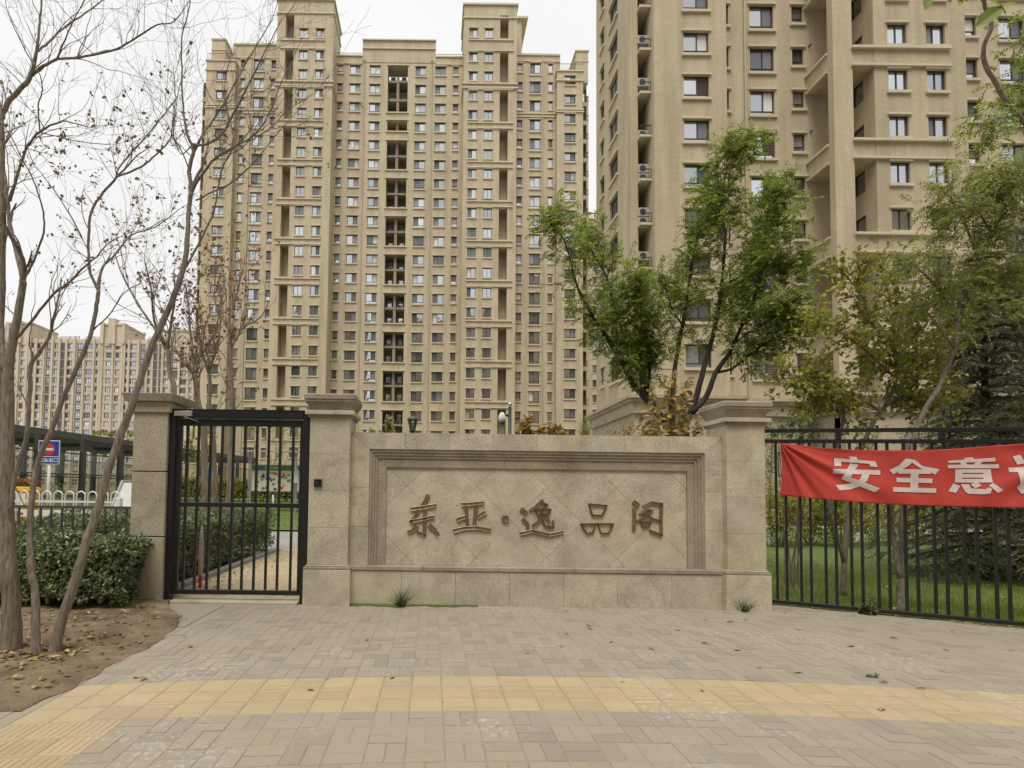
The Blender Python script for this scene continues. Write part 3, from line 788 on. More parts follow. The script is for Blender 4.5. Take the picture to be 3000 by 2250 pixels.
wing(594, 679, 640, False, 178, (608, 649, 117), (586, 600))
wing(1631, 1708, 1670, False, 209, (1687, 1723, 151), (1704, 1724))
MB().box(XA(594,YW)+0.5, XA(1708,YW)-0.5, 80.2, 92.0, 0.0, ZT0-1.0).build('core', M_FACADE, TWR)
# gallery ceiling gap behind the top opening lets the sky through: roof frame behind
MB().box(XA(1000,78), XA(1340,78), 80.0, 92.0, ZT0-0.99, ZT0-0.9).build('roof', M_ROOF, TWR)

# ---------------------------------------------------------------- the near tower on the right
TB = thing('apartment_tower', at(2300, 1400, 40).xy.to_3d(), 'nearer beige brick apartment tower with a projecting corner stack and open loggias', 'building')
TB.location.z = 0
ZB_TOP = 48.0
def XB(px, Y, py=400): return at(px, py, Y).x
def rows_from(px, py, Y, lo=7.2, hi=46.0):
    z = at(px, py, Y).z
    while z + ST < hi: z += ST
    out = []
    while z - 1.9 > lo: out.append(z); z -= ST
    return out
xs0 = 12.68; xb1 = XB(1918, 32.7)
# left side face, windows receding
op = []; Osd = (xs0, 40.7)
rwS = rows_from(2040, 92.7, 32.7)
def side_win(ya, yb, h, style, nm):
    for zt in rwS:
        s0, s1 = 40.7-ya, 40.7-yb
        op.append((s0, s1, zt-h, zt)); window(TB, Osd, -math.pi/2, s0, s1, zt-h, zt, style, False, nm)
side_win(39.6, 38.8, 1.4, 'added_screen', 'narrow_window'); side_win(37.5, 35.9, 1.6, 'added_screen', 'window')  # screens added on this side to dull the reflection in the panes
m = MB(); face(m, Osd, -math.pi/2, 40.7-33.6, 0, ZB_TOP, op)
face(m, (xs0, 33.6), 0, XB(1869, 33.6)-xs0, 0, ZB_TOP, [])
m.build('side_wall', M_FACADE_B, TB)
# recess with air-conditioner ledges
xr0 = XB(1869, 33.6)
m = MB(); face(m, (xr0, 33.6), math.pi/2, 1.6, 0, ZB_TOP, []); face(m, (xr0, 35.2), 0, xb1-xr0, 0, ZB_TOP, []); m.build('recess_wall', M_FACADE_B, TB)
for k in range(15):
    zf = at(1890, 598/2.212, 33.3).z - ST*(k-7)
    if zf < 7.5 or zf > 46: continue
    MB().box(xr0-0.05, xb1-0.004, 33.15, 35.2, zf-0.16, zf).build('ac_ledge', M_TRIM, TB)
    railing(TB, (xr0, 33.2, 0), (xb1-0.03, 33.2, 0), zf, 0.62, 0.14, r=0.02)
    if rng.random() < 0.45: ac_unit(TB, (xr0+xb1)/2, 33.7, zf)
    if rng.random() < 0.25: ac_unit(TB, (xr0+xb1)/2, 33.7, zf+0.62)
# front bay
op = []; O1 = (xb1, 32.7); xb1e = XB(2131, 32.7)
a, b_ = XB(2004.5, 32.7)-xb1, XB(2079, 32.7)-xb1
rw1 = rows_from(2040, 92.7, 32.7)
for i, zt in enumerate(rw1):
    op.append((a, b_, zt-1.48, zt)); window(TB, O1, 0, a, b_, zt-1.48, zt, 'louvre' if i % 4 == 2 else 'slide_low', False)
m = MB(); face(m, O1, 0, xb1e-xb1, 0, ZB_TOP, op); face(m, (xb1, 35.2), -math.pi/2, 2.5, 0, ZB_TOP, []); face(m, (xb1e, 32.7), math.pi/2, 0.9, 0, ZB_TOP, [])
m.build('bay_wall', M_FACADE_B, TB)
# recessed middle
Y2 = 33.55; x2s = xb1e; x2e = XB(2580, Y2); O2 = (x2s, Y2); op = []
a1, b1 = XB(2200, Y2)-x2s, XB(2271, Y2)-x2s; a2, b2 = XB(2324.6, Y2)-x2s, XB(2358.5, Y2)-x2s; a3, b3 = 0.12, 0.62
rw2 = rows_from(2240, 308/2.212, Y2)
for i, zt in enumerate(rw2):
    op += [(a1, b1, zt-1.7, zt), (a2, b2, zt-1.25, zt), (a3, b3, zt-1.45, zt)]
    window(TB, O2, 0, a1, b1, zt-1.7, zt, 'louvre' if i % 5 in (2, 3) else 'slide_low', False)
    window(TB, O2, 0, a2, b2, zt-1.25, zt, 'narrow_low', False, 'narrow_window')
    window(TB, O2, 0, a3, b3, zt-1.45, zt, 'narrow_low', False, 'narrow_window')
    MB().tube([fpt(O2,0,b2+0.35,zt+0.1,0), fpt(O2,0,b2+0.35,zt+0.1,-0.2)], 0.05, 6).build('vent_pipe', M_RAIL, TB)
m = MB(); face(m, O2, 0, x2e-x2s, 0, ZB_TOP, op); m.build('wall', M_FACADE_B, TB)
xp = XB(2183, Y2); MB().tube([(xp, Y2-0.1, 7.2), (xp, Y2-0.1, ZB_TOP)], 0.06, 8).build('drainpipe', M_PIPE, TB)
# projecting stack with the corner loggia
Y3 = 31.2; xc0, xc1 = XB(2445, Y3), XB(2502, Y3); xk0, xk1 = XB(2566, Y3), XB(2837, Y3)
MB().box(xc0, xc1, Y3, Y3+0.45, 0, ZB_TOP).build('corner_pier', M_FACADE_B, TB)
op = []; O3 = (xk0, Y3); a1, b1 = XB(2607, Y3)-xk0, XB(2664.5, Y3)-xk0; a2, b2 = XB(2721, Y3)-xk0, XB(2777.5, Y3)-xk0
rw3 = rows_from(2640, 448/2.212, Y3)
for i, zt in enumerate(rw3):
    op += [(a1, b1, zt-1.38, zt), (a2, b2, zt-1.38, zt)]
    window(TB, O3, 0, a1, b1, zt-1.38, zt, 'double', False); window(TB, O3, 0, a2, b2, zt-1.38, zt, 'slide' if i % 2 else 'double', True)
m = MB(); face(m, O3, 0, xk1-xk0, 0, ZB_TOP, op)
sop = [(Y2-Y3-1.75, Y2-Y3-0.85, zt-1.35, zt+0.05) for zt in rw3]
face(m, (xk0, Y2), -math.pi/2, Y2-Y3, 0, ZB_TOP, sop); face(m, (xk1, Y3), math.pi/2, 2.75, 0, ZB_TOP, [])
m.build('stack_wall', M_FACADE_B, TB)
for zt in rw3: window(TB, (xk0, Y2), -math.pi/2, Y2-Y3-1.75, Y2-Y3-0.85, zt-1.35, zt+0.05, 'narrow', False, 'loggia_window', False)
zpair = at(2530, 435/2.212, Y3).z        # top of one two-storey loggia opening
while zpair + 2*ST < 47: zpair += 2*ST
while zpair > 9:
    zb = zpair
    MB().box(xc1, xk0, Y3+0.03, Y3+0.4, zb, zb+1.25).build('spandrel', M_FACADE_B, TB)       # front beam
    MB().box(xc0+0.04, xc0+0.4, Y3+0.45, Y2, zb, zb+1.25).build('spandrel', M_FACADE_B, TB)  # side beam
    MB().box(xc0+0.4, xk0, Y3+0.4, Y2, zb+0.05, zb+0.25).build('loggia_slab', M_FACADE_B, TB)
    s0 = xc1-xk0-0.1
    ledge(TB, O3, 0, s0, b2+0.25, zb+0.02, 0.14, 0.16); ledge(TB, O3, 0, s0, b2+0.25, zb+1.12, 0.15, 0.18)
    for zz in (zb-0.02, zb+1.12): MB().box(xc0-0.1, xc0+0.05, Y3+0.46, Y2-0.01, zz, zz+0.14).build('ledge', M_TRIM, TB)
    zpair -= 2*ST
# far right part
Y4 = 33.9; x4s, x4e = xk1, XB(3350, Y4); O4 = (x4s, Y4); op = []
a1, b1 = 0.15, XB(2870, Y4)-x4s; a2, b2 = XB(2936, Y4)-x4s, XB(3012, Y4)-x4s; a3, b3 = XB(3120, Y4)-x4s, XB(3190, Y4)-x4s
rw4 = rows_from(2860, 380/2.212, Y4)
for i, zt in enumerate(rw4):
    op += [(a1, b1, zt-1.4, zt), (a2, b2, zt-1.65, zt), (a3, b3, zt-1.65, zt)]
    window(TB, O4, 0, a1, b1, zt-1.4, zt, 'narrow_low', False, 'narrow_window'); window(TB, O4, 0, a2, b2, zt-1.65, zt, 'slide_low', False); window(TB, O4, 0, a3, b3, zt-1.65, zt, 'slide_low', False)
m = MB(); face(m, O4, 0, x4e-x4s, 0, ZB_TOP, op); m.build('wall', M_FACADE_B, TB)
MB().box(xs0+0.6, x4e, 36.0, 40.69, 0, ZB_TOP-0.01).build('core', M_FACADE_B, TB)
MB().box(xs0-0.2, x4e+0.2, 30.9, 40.9, ZB_TOP, ZB_TOP+0.3).build('roof', M_ROOF, TB)
# stone-clad podium with cornice
zc1 = at(2350, 1173, 33.0).z; zc0 = at(2350, 1222, 33.0).z
def podium(x0, x1, y0, y1):
    MB().box(x0, x1, y0, y1, 0, zc0).build('podium', M_PODIUM, TB)
    MB().box(x0-0.22, x1+0.22, y0-0.22, y1, zc0+0.003, zc1-0.35).build('fascia', M_PODIUM, TB)
    MB().box(x0-0.42, x1+0.42, y0-0.42, y1, zc1-0.347, zc1-0.18).build('cornice', M_PODIUM, TB)
    MB().box(x0-0.58, x1+0.58, y0-0.58, y1, zc1-0.177, zc1).build('cornice', M_PODIUM, TB)
podium(xs0-0.25, xb1e+0.1, 32.3, 40.9); podium(xb1e+0.71, xc0-0.62, 33.05, 40.5); podium(xc0, xk1+0.2, 30.8, 40.6); podium(xk1+0.83, x4e+0.3, 33.4, 40.7)
for px_ in (1905, 1990, 2290, 2360):
    xw = XB(px_, 32.2); yy = 32.3 if px_ < 2140 else 33.05
    o = window(TB, (xw, yy), 0, 0, 1.3, 2.9, 4.4, 'slide', False, 'window', False); o.location.y -= 0.16

# ---------------------------------------------------------------- far slab block on the left
YD = 175.0
FAR = thing('apartment_block', (at(300, 1400, YD).x, YD+6, 0), 'long distant beige apartment block with vertical ribs and roof solar panels', 'building')
def ef(x, y): return (x/3.687, 900 + y/3.687)
def XD(cx): return at(ef(cx, 0)[0], 1090, YD).x
zr0 = at(*ef(800, 394), YD).z
zroof = at(*ef(800, 345), YD).z
M_DW = {}
def far_window(root, x0, x1, z0, z1, y, name='window', dark=False):
    w_, h_ = round((x1-x0)*4)/4, round((z1-z0)*8)/8
    if (w_, h_) not in M_DW:
        f = MB(); f.box(0, w_, 0, 0.1, 0, 0.1); f.box(0, w_, 0, 0.1, h_-0.1, h_); f.box(0, 0.1, 0, 0.1, 0.1, h_-0.1); f.box(w_-0.1, w_, 0, 0.1, 0.1, h_-0.1); f.box(w_*0.36, w_*0.36+0.09, 0, 0.1, 0.1, h_-0.1)
        if w_ > 1.6: f.box(w_*0.66, w_*0.66+0.09, 0, 0.1, 0.1, h_-0.1); f.box(0.1, w_-0.1, 0.01, 0.1, h_*0.3, h_*0.3+0.08)
        g = MB(); g.quad((0.1,0.05,0.1),(w_-0.1,0.05,0.1),(w_-0.1,0.05,h_-0.1),(0.1,0.05,h_-0.1))
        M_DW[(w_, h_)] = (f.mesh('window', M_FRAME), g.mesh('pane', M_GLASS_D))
    a_, b_ = M_DW[(w_, h_)]
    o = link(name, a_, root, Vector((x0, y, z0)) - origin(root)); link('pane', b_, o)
    return o
colsD = [(-60,80,'w'),(20,42,'w'),(150,44,'w'),(240,42,'w'),(345,30,'n'),(425,82,'w'),(520,56,'s'),(610,62,'w'),(683,62,'d'),(748,56,'w'),(860,70,'s'),(965,82,'w'),(1043,28,'n'),
         (1172,64,'w'),(1262,44,'w'),(1355,28,'n'),(1440,80,'w'),(1540,60,'s'),(1620,46,'w'),(1672,44,'d'),(1735,46,'d'),(1790,46,'w'),(1888,64,'s'),(1982,82,'w'),(2066,30,'n'),(2150,50,'w'),(-170,60,'w'),(-260,80,'w')]
nfl = 18
opsD = []; xd0, xd1 = XD(-420), XD(2330)
M_SPAN = plain('grey_spandrel', (0.10, 0.095, 0.095), 0.6, 0.1, 1.0)
for cx_, wd, kd in colsD:
    xc = XD(cx_); hw = (XD(cx_+wd/2) - xc)
    for i in range(nfl):
        zt = zr0 - ST*i
        if zt < 3: continue
        if kd == 'd': continue
        hgt = 1.75 if kd != 'n' else 1.5
        opsD.append((xc-hw-xd0, xc+hw-xd0, zt-hgt, zt, 0.35))
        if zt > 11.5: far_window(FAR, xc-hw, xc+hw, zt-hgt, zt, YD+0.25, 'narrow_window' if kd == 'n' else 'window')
    if kd == 'd': MB().box(xc-hw, xc+hw, YD-0.05, YD+0.2, 2, zr0+0.1).build('grey_panel', M_SPAN, FAR)
    if kd == 's':
        for i in range(nfl-2): MB().box(xc-hw, xc+hw, YD-0.04, YD+0.2, zr0-ST*i-1.75-0.85, zr0-ST*i-1.8).build('spandrel', M_SPAN, FAR)
m = MB(); face(m, (xd0, YD), 0, xd1-xd0, 0, zroof, opsD)
m.quad((xd0,YD+0.36,0),(xd1,YD+0.36,0),(xd1,YD+0.36,zroof),(xd0,YD+0.36,zroof)); m.build('wall', M_FACADE_FAR, FAR)
MB().box(xd0, xd1, YD+0.4, YD+14, 0, zroof-0.5).build('core', M_FACADE_FAR, FAR)
ribs = [-20, 85, 195, 290, 318, 385, 470, 560, 640, 712, 800, 905, 1010, 1075, 1100, 1215, 1320, 1340, 1390, 1490, 1585, 1645, 1755, 1840, 1935, 2030, 2095]
for r_ in ribs:
    x_ = XD(r_); MB().box(x_-0.35, x_+0.35, YD-0.45, YD-0.002, 0, zroof+rng.choice([0.0, 0.0, 0.9])).build('rib', M_FACADE_FAR, FAR)
for i in range(nfl):
    zz = zr0 - ST*i + 0.28; MB().box(xd0, xd1, YD-0.10, YD-0.003, zz, zz+0.16).build('floor_band', M_FACADE_FAR, FAR)
for a_, b_, top, fin in ((60, 330, 180, 150), (1085, 1340, 195, 130), (1765, 2100, 262, 240)):
    x0_, x1_ = XD(a_), XD(b_); zt = at(*ef(a_, top), YD).z
    MB().box(x0_, x1_, YD-0.2, YD+12, zroof-2.2, zt).build('stair_head', M_FACADE_FAR, FAR)
    MB().box(x0_-0.3, x1_+0.3, YD-0.5, YD+12, zt, zt+0.5).build('coping', M_FACADE_FAR, FAR)
    if a_ < 1700:
        for f0, f1, ft in ((-0.02, 0.12, fin+40), (0.32, 0.62, fin), (0.9, 1.02, fin+45)):
            MB().box(x0_+(x1_-x0_)*f0, x0_+(x1_-x0_)*f1, YD-0.8, YD+1.2, zroof-1.5, at(*ef(a_, ft), YD).z).build('fin', M_FACADE_FAR, FAR)
M_SOLAR = plain('solar_panel', (0.16, 0.15, 0.13), 0.35, 0.2, 0.5)
for a_, b_, zt_ in ((565, 690, 280), (690, 790, 280), (855, 950, 282), (950, 1070, 284), (1550, 1690, 292), (1870, 1980, 208), (2000, 2095, 210), (330, 380, 285)):
    x0_, x1_ = XD(a_), XD(b_); z1_ = at(*ef(a_, zt_), YD).z; z0_ = z1_-2.3
    m = MB()
    for k in range(6):
        xa_ = x0_+(x1_-x0_)*k/6; xb_ = xa_+(x1_-x0_)/6-0.25
        m.quad((xa_,YD+1.0,z0_),(xb_,YD+1.0,z0_),(xb_-0.4,YD+3.4,z1_),(xa_-0.4,YD+3.4,z1_))
    m.bar((x0_,YD+1,z0_),(x0_,YD+1,zroof-0.6),0.15,0.15); m.bar((x1_-0.6,YD+3.3,z1_),(x1_-0.6,YD+3.3,zroof-0.6),0.15,0.15)
    m.build('solar_panel', M_SOLAR, FAR)

# ---------------------------------------------------------------- slim block between the towers
YS = 112.0
SL = thing('apartment_block', (at(1742, 1400, YS).x, YS+5, 0), 'far beige apartment block showing in the gap between the two large towers', 'building')
xa, xb = at(1700, 900, YS).x, at(1900, 900, YS).x; zt = at(1742, 640, YS).z
ops = []; O = (xa, YS)
xw = at(1748, 900, YS).x
z = at(1748, 683, YS).z
while z > 6:
    ops.append((xw-0.85-xa, xw+0.85-xa, z-1.6, z)); window(SL, O, 0, xw-0.85-xa, xw+0.85-xa, z-1.6, z, 'slide_low', True); z -= 3.2
m = MB(); face(m, O, 0, xb-xa, 0, zt, ops); face(m, (xb, YS), math.pi/2, 10, 0, zt, []); face(m, (xa, YS+10), -math.pi/2, 10, 0, zt, []); m.quad((xa,YS,zt),(xb,YS,zt),(xb,YS+10,zt),(xa,YS+10,zt)); m.build('wall', M_FACADE, SL)
for zz in (zt, zt-1.6, zt-3.2): MB().box(xa-0.2, xb+0.2, YS-0.2, YS-0.003, zz-0.2, zz).build('band', M_TRIM, SL)
m = MB()
for k in range(9):
    x_ = xa+(xb-xa)*k/8; m.bar((x_, YS+2, zt), (x_, YS+2, zt+2.2), 0.18, 0.18)
m.bar((xa,YS+2,zt+2.2),(xb,YS+2,zt+2.2),0.2,0.2); m.bar((xa,YS+2,zt+1.1),(xb,YS+2,zt+1.1),0.12,0.12); m.build('roof_frame', M_RAIL, SL)

# ---------------------------------------------------------------- tall housing across the street behind the viewer (seen only as reflections in the glass)
m = MB()
for (x0_, x1_, zt_) in ((-130, -62, 74), (-58, -30, 80), (-21, 18, 76), (21, 62, 82), (66, 110, 78), (114, 175, 80)):
    m.box(x0_, x1_, -88, -70, -0.04, zt_)
tag(m.build('opposite_street_front', M_OPPOSITE), kind='structure')
# ================================================================== ENTRANCE: sign wall, pillars, gate
YP, YWL = 7.60, 7.72          # front of the pillars, front of the wall
YPAN = YWL + 0.10             # recessed name panel
def X_(px, py, Y): return at(px, py, Y).x
def Z_(px, py, Y): return at(px, py, Y).z

# ---- pillars of rust granite
def granite_pillar(px0, px1, bx0, bx1, pcap, label):
    x0, x1 = X_(px0, 1450, YP), X_(px1, 1450, YP)
    w_ = x1-x0; xc = (x0+x1)/2
    t = thing('gate_pillar', (xc, YP+w_/2, 0), label, 'pillar', 'stone gate pillars')
    yc = YP+w_/2
    def sq(hw, z0, z1, name, mat=M_GRANITE, bev=0.006): return MB().box(xc-hw, xc+hw, yc-hw, yc+hw, z0, z1).build(name, mat, t, bevel=bev)
    h = w_/2; zt = Z_(pcap[0], pcap[1], YP-0.08); zb = 0.56
    k = (zt-zb)
    sq(h+0.045, -0.05, zb-0.05, 'pedestal'); sq(h+0.045, zb-0.046, zb-0.012, 'pedestal_moulding', M_GRANITE_DK); sq(h+0.02, zb-0.010, zb+0.012, 'pedestal_moulding')
    zs = zt-0.34                      # top of shaft
    n_ = 4; hh = (zs-zb-0.014)/n_
    sq(h-0.004, zb+0.013, zs, 'shaft_core', M_JOINT, 0)
    for i in range(n_): sq(h, zb+0.014+hh*i+0.0015, zb+0.014+hh*(i+1)-0.0015, 'shaft_slab', M_GRANITE, 0.003)
    sq(h+0.028, zs+0.001, zs+0.036, 'necking', M_GRANITE_DK); sq(h+0.065, zs+0.038, zs+0.098, 'necking')
    # cavetto: concave flare
    m = MB(); prof = [(h+0.005, zs+0.10), (h+0.012, zs+0.135), (h+0.028, zs+0.17), (h+0.052, zs+0.20), (h+0.062, zs+0.222)]
    rings = [[(xc-a, yc-a, z), (xc+a, yc-a, z), (xc+a, yc+a, z), (xc-a, yc+a, z)] for a, z in prof]
    for r0, r1 in zip(rings[:-1], rings[1:]):
        for q in range(4): m.quad(r0[q], r0[(q+1)%4], r1[(q+1)%4], r1[q])
    m.poly(rings[-1]); m.poly(rings[0][::-1]); m.build('cavetto', M_GRANITE_DK, t)
    sq(h+0.072, zs+0.224, zs+0.243, 'cap_bed', M_GRANITE_DK, 0.002)
    # cap slab with a worn chamfer
    m = MB(); a = h+0.085; m.hexa([(xc-a,yc-a,zs+0.245),(xc+a,yc-a,zs+0.245),(xc+a,yc+a,zs+0.245),(xc-a,yc+a,zs+0.245),(xc-a+0.004,yc-a+0.004,zt),(xc+a-0.004,yc-a+0.004,zt),(xc+a-0.004,yc+a-0.004,zt),(xc-a+0.004,yc+a-0.004,zt)])
    m.build('cap', M_GRANITE_DK, t, bevel=0.018)
    return x0, x1, t
mx0, mx1, midp = granite_pillar(904, 1022, 888, 1020, (965, 1152), 'stone gate pillar with a moulded cap between the gate and the name wall')
rx0, rx1, rgtp = granite_pillar(2130, 2243, 2130, 2263, (2190, 1174), 'stone gate pillar with a moulded cap between the name wall and the tall fence')

# ---- left pillar, speckled stone paint with black grooves
YL = 7.62
x0, x1 = X_(384, 1450, YL), X_(484, 1450, YL); xc = (x0+x1)/2; hw = (x1-x0)/2; yc = YL+hw
lp = thing('gate_pillar', (xc, yc, 0), 'speckled beige rendered gate pillar with black grooves beside the hedge', 'pillar', 'stone gate pillars')
zt = Z_(430, 1150, YL-0.13)
g1, g2 = Z_(430, 1381, YL), Z_(430, 1572, YL)
edges = [-0.05, g2, g1, zt-0.26]
for a_, b_ in zip(edges[:-1], edges[1:]): MB().box(xc-hw, xc+hw, yc-hw, yc+hw, a_+0.008, b_-0.008).build('shaft_block', M_RENDER, lp, bevel=0.004)
MB().box(xc-hw+0.012, xc+hw-0.012, yc-hw+0.012, yc+hw-0.012, 0, zt-0.28).build('groove_core', M_METAL_BLACK, lp)
MB().box(xc-hw-0.035, xc+hw+0.035, yc-hw-0.035, yc+hw+0.035, zt-0.265, zt-0.115).build('necking', M_RENDER, lp, bevel=0.004)
a = hw+0.125
MB().hexa([(xc-a+0.03,yc-a+0.03,zt-0.112),(xc+a-0.03,yc-a+0.03,zt-0.112),(xc+a-0.03,yc+a-0.03,zt-0.112),(xc-a+0.03,yc+a-0.03,zt-0.112),(xc-a,yc-a,zt),(xc+a,yc-a,zt),(xc+a,yc+a,zt),(xc-a,yc+a,zt)]).build('cap', M_GRANITE_DK, lp, bevel=0.006)

# ---- name wall of granite slabs
wx0, wx1 = mx1-0.012, rx0+0.012
zw = Z_(1560, 1273, YWL)
SW = thing('name_wall', ((wx0+wx1)/2, YWL+0.2, 0), 'low granite wall with a recessed diamond-tiled panel carrying bronze characters', 'wall')
MB().box(wx0+0.01, wx1-0.01, YPAN+0.012, YWL+0.42, -0.05, zw-0.06).build('wall_core', M_JOINT, SW)
zled = Z_(1560, 1664, YWL-0.03)       # top of the plinth
fx0, fx1, fz = X_(1080, 1480, YWL), X_(2066, 1480, YWL), Z_(1560, 1321, YWL)     # frame opening
px0, px1, pz = X_(1131, 1480, YPAN), X_(2011, 1480, YPAN), Z_(1560, 1374, YPAN)   # panel
g = 0.0018
# plinth slabs and ledge
npl = 7
for i in range(npl):
    a_, b_ = wx0+(wx1-wx0)*i/npl, wx0+(wx1-wx0)*(i+1)/npl
    MB().box(a_+g, b_-g, YWL-0.045, YWL+0.2, -0.05, zled-0.062).build('plinth_slab', M_GRANITE, SW, bevel=0.002)
for i in range(5):
    a_, b_ = wx0+(wx1-wx0)*i/5, wx0+(wx1-wx0)*(i+1)/5
    MB().box(a_+g, b_-g, YWL-0.062, YWL+0.2, zled-0.058, zled).build('ledge_slab', M_GRANITE_DK, SW, bevel=0.006)
# frame: mitred top corners
ntop = 8
xsx = [wx0] + [fx0+0.52+(fx1-fx0-1.04)*i/(ntop-2) for i in range(ntop-1)] + [wx1]
def prism(pts, y0, y1, name, mat, par):
    m = MB(); n_ = len(pts)
    m.poly([(x, y0, z) for x, z in pts]); m.poly([(x, y1, z) for x, z in pts[::-1]])
    for k in range(n_):
        (xa_, za_), (xb_, zb_) = pts[k], pts[(k+1) % n_]
        m.quad((xa_,y0,za_),(xa_,y1,za_),(xb_,y1,zb_),(xb_,y0,zb_))
    return m.build(name, mat, par)
for i in range(ntop):
    a_, b_ = xsx[i]+g, xsx[i+1]-g
    if i == 0: pts = [(wx0+g*2, zw), (fx0, fz), (b_, fz), (b_, zw)]
    elif i == ntop-1: pts = [(a_, zw), (a_, fz), (fx1, fz), (wx1-g*2, zw)]
    else: pts = [(a_, zw), (a_, fz), (b_, fz), (b_, zw)]
    prism(pts, YWL, YWL+0.34, 'frame_slab', M_GRANITE, SW)
for sx in (0, 1):
    A, B = (wx0, fx0) if sx == 0 else (fx1, wx1)
    for k in range(3):
        z0_, z1_ = zled+(fz-zled)*k/3+g, zled+(fz-zled)*(k+1)/3-g
        pts = [(A, z0_), (B, z0_), (B, z1_), (A, z1_)]
        if k == 2: pts = [(A, z0_), (B, z0_), (B, fz-g), (A, zw-2*g)] if sx == 0 else [(A, z0_), (B, z0_), (B, zw-2*g), (A, fz-g)]
        prism(pts, YWL+0.0005, YWL+0.14, 'frame_slab', M_GRANITE, SW)
# stepped moulding: three steps and a flat inner band
steps = []
for k in range(4):
    f_ = [0.0, 0.33, 0.63, 0.93][k]
    steps.append(f_)
bxi0, bxi1, bzi = X_(1103, 1480, YWL), X_(2041, 1480, YWL), Z_(1560, 1347, YWL)
def lerp(a_, b_, t_): return a_+(b_-a_)*t_
lv = [0.0, 0.34, 0.67, 1.0]
for k in range(3):
    xo, xi = lerp(fx0, bxi0, lv[k]), lerp(fx0, bxi0, lv[k+1]); xo2, xi2 = lerp(fx1, bxi1, lv[k]), lerp(fx1, bxi1, lv[k+1]); zo, zi = lerp(fz, bzi, lv[k]), lerp(fz, bzi, lv[k+1])
    y0_ = YWL+0.018*(k+1)
    nseg = 6
    for i in range(nseg):
        a_, b_ = lerp(xo, xo2, i/nseg)+g, lerp(xo, xo2, (i+1)/nseg)-g
        ai, bi = max(a_, xi) if i == 0 else a_, min(b_, xi2) if i == nseg-1 else b_
        prism([(a_, zo-0.0004), (ai, zi), (bi, zi), (b_, zo-0.0004)], y0_, YPAN+0.01, 'moulding', M_GRANITE_DK, SW)
    for (A, B) in ((xo, xi), (xi2, xo2)):
        for q in range(2):
            zz0, zz1 = zled+0.001+(zo-zled)*q/2, zled+(zo-zled)*(q+1)/2-g
            if q == 1:
                pts = [(A, zz0), (B, zz0), (B, zi-0.001), (A, zo-0.002)] if A == xo else [(A, zz0), (B, zz0), (B, zo-0.002), (A, zi-0.001)]
            else: pts = [(A, zz0), (B, zz0), (B, zz1), (A, zz1)]
            prism(pts, y0_+0.0003, YPAN+0.01, 'moulding', M_GRANITE_DK, SW)
y0_ = YWL+0.072
for i in range(5):
    a_, b_ = lerp(bxi0, bxi1, i/5)+g, lerp(bxi0, bxi1, (i+1)/5)-g
    ai, bi = px0 if i == 0 else a_, px1 if i == 4 else b_
    prism([(a_, bzi-0.0005), (ai, pz), (bi, pz), (b_, bzi-0.0005)], y0_, YPAN+0.01, 'inner_band', M_GRANITE_DK, SW)
for (A, B) in ((bxi0, px0), (px1, bxi1)):
    pts = [(A, zled+0.001), (B, zled+0.001), (B, pz-0.001), (A, bzi-0.002)] if A == bxi0 else [(A, zled+0.001), (B, zled+0.001), (B, bzi-0.002), (A, pz-0.001)]
    prism(pts, y0_+0.0003, YPAN+0.01, 'inner_band', M_GRANITE_DK, SW)
# diamond tiles clipped by the panel edge
def clip(poly, x0_, x1_, z0_, z1_):
    for ax, lim, sgn in ((0, x0_, 1), (0, x1_, -1), (1, z0_, 1), (1, z1_, -1)):
        out = []
        for k in range(len(poly)):
            p, q = poly[k], poly[(k+1) % len(poly)]
            ip, iq = (p[ax]-lim)*sgn >= 0, (q[ax]-lim)*sgn >= 0
            if ip: out.append(p)
            if ip != iq:
                t_ = (lim-p[ax])/(q[ax]-p[ax]); out.append((p[0]+(q[0]-p[0])*t_, p[1]+(q[1]-p[1])*t_))
        poly = out
        if len(poly) < 3: return []
    return poly
R_ = (X_(1452, 1480, YPAN)-X_(1247, 1480, YPAN))/2      # half diagonal of a tile
cx0 = X_(1295, 1424, YPAN); cz0 = Z_(1295, 1424, YPAN)
for i in range(-8, 14):
    for j in range(-8, 6):
        cx_, cz_ = cx0+(i+j)*R_, cz0+(i-j)*R_
        q = R_-0.0022
        pl = clip([(cx_-q, cz_), (cx_, cz_-q), (cx_+q, cz_), (cx_, cz_+q)], px0+0.001, px1-0.001, zled+0.002, pz-0.001)
        if len(pl) < 3: continue
        ar = abs(sum(pl[k][0]*pl[(k+1)%len(pl)][1]-pl[(k+1)%len(pl)][0]*pl[k][1] for k in range(len(pl))))/2
        if ar < 2e-4: continue
        sg = sum(pl[k][0]*pl[(k+1)%len(pl)][1]-pl[(k+1)%len(pl)][0]*pl[k][1] for k in range(len(pl)))
        if sg < 0: pl = pl[::-1]
        prism(pl, YPAN+rng.uniform(-0.0012, 0.0012), YPAN+0.03, 'diamond_tile', M_GRANITE, SW)
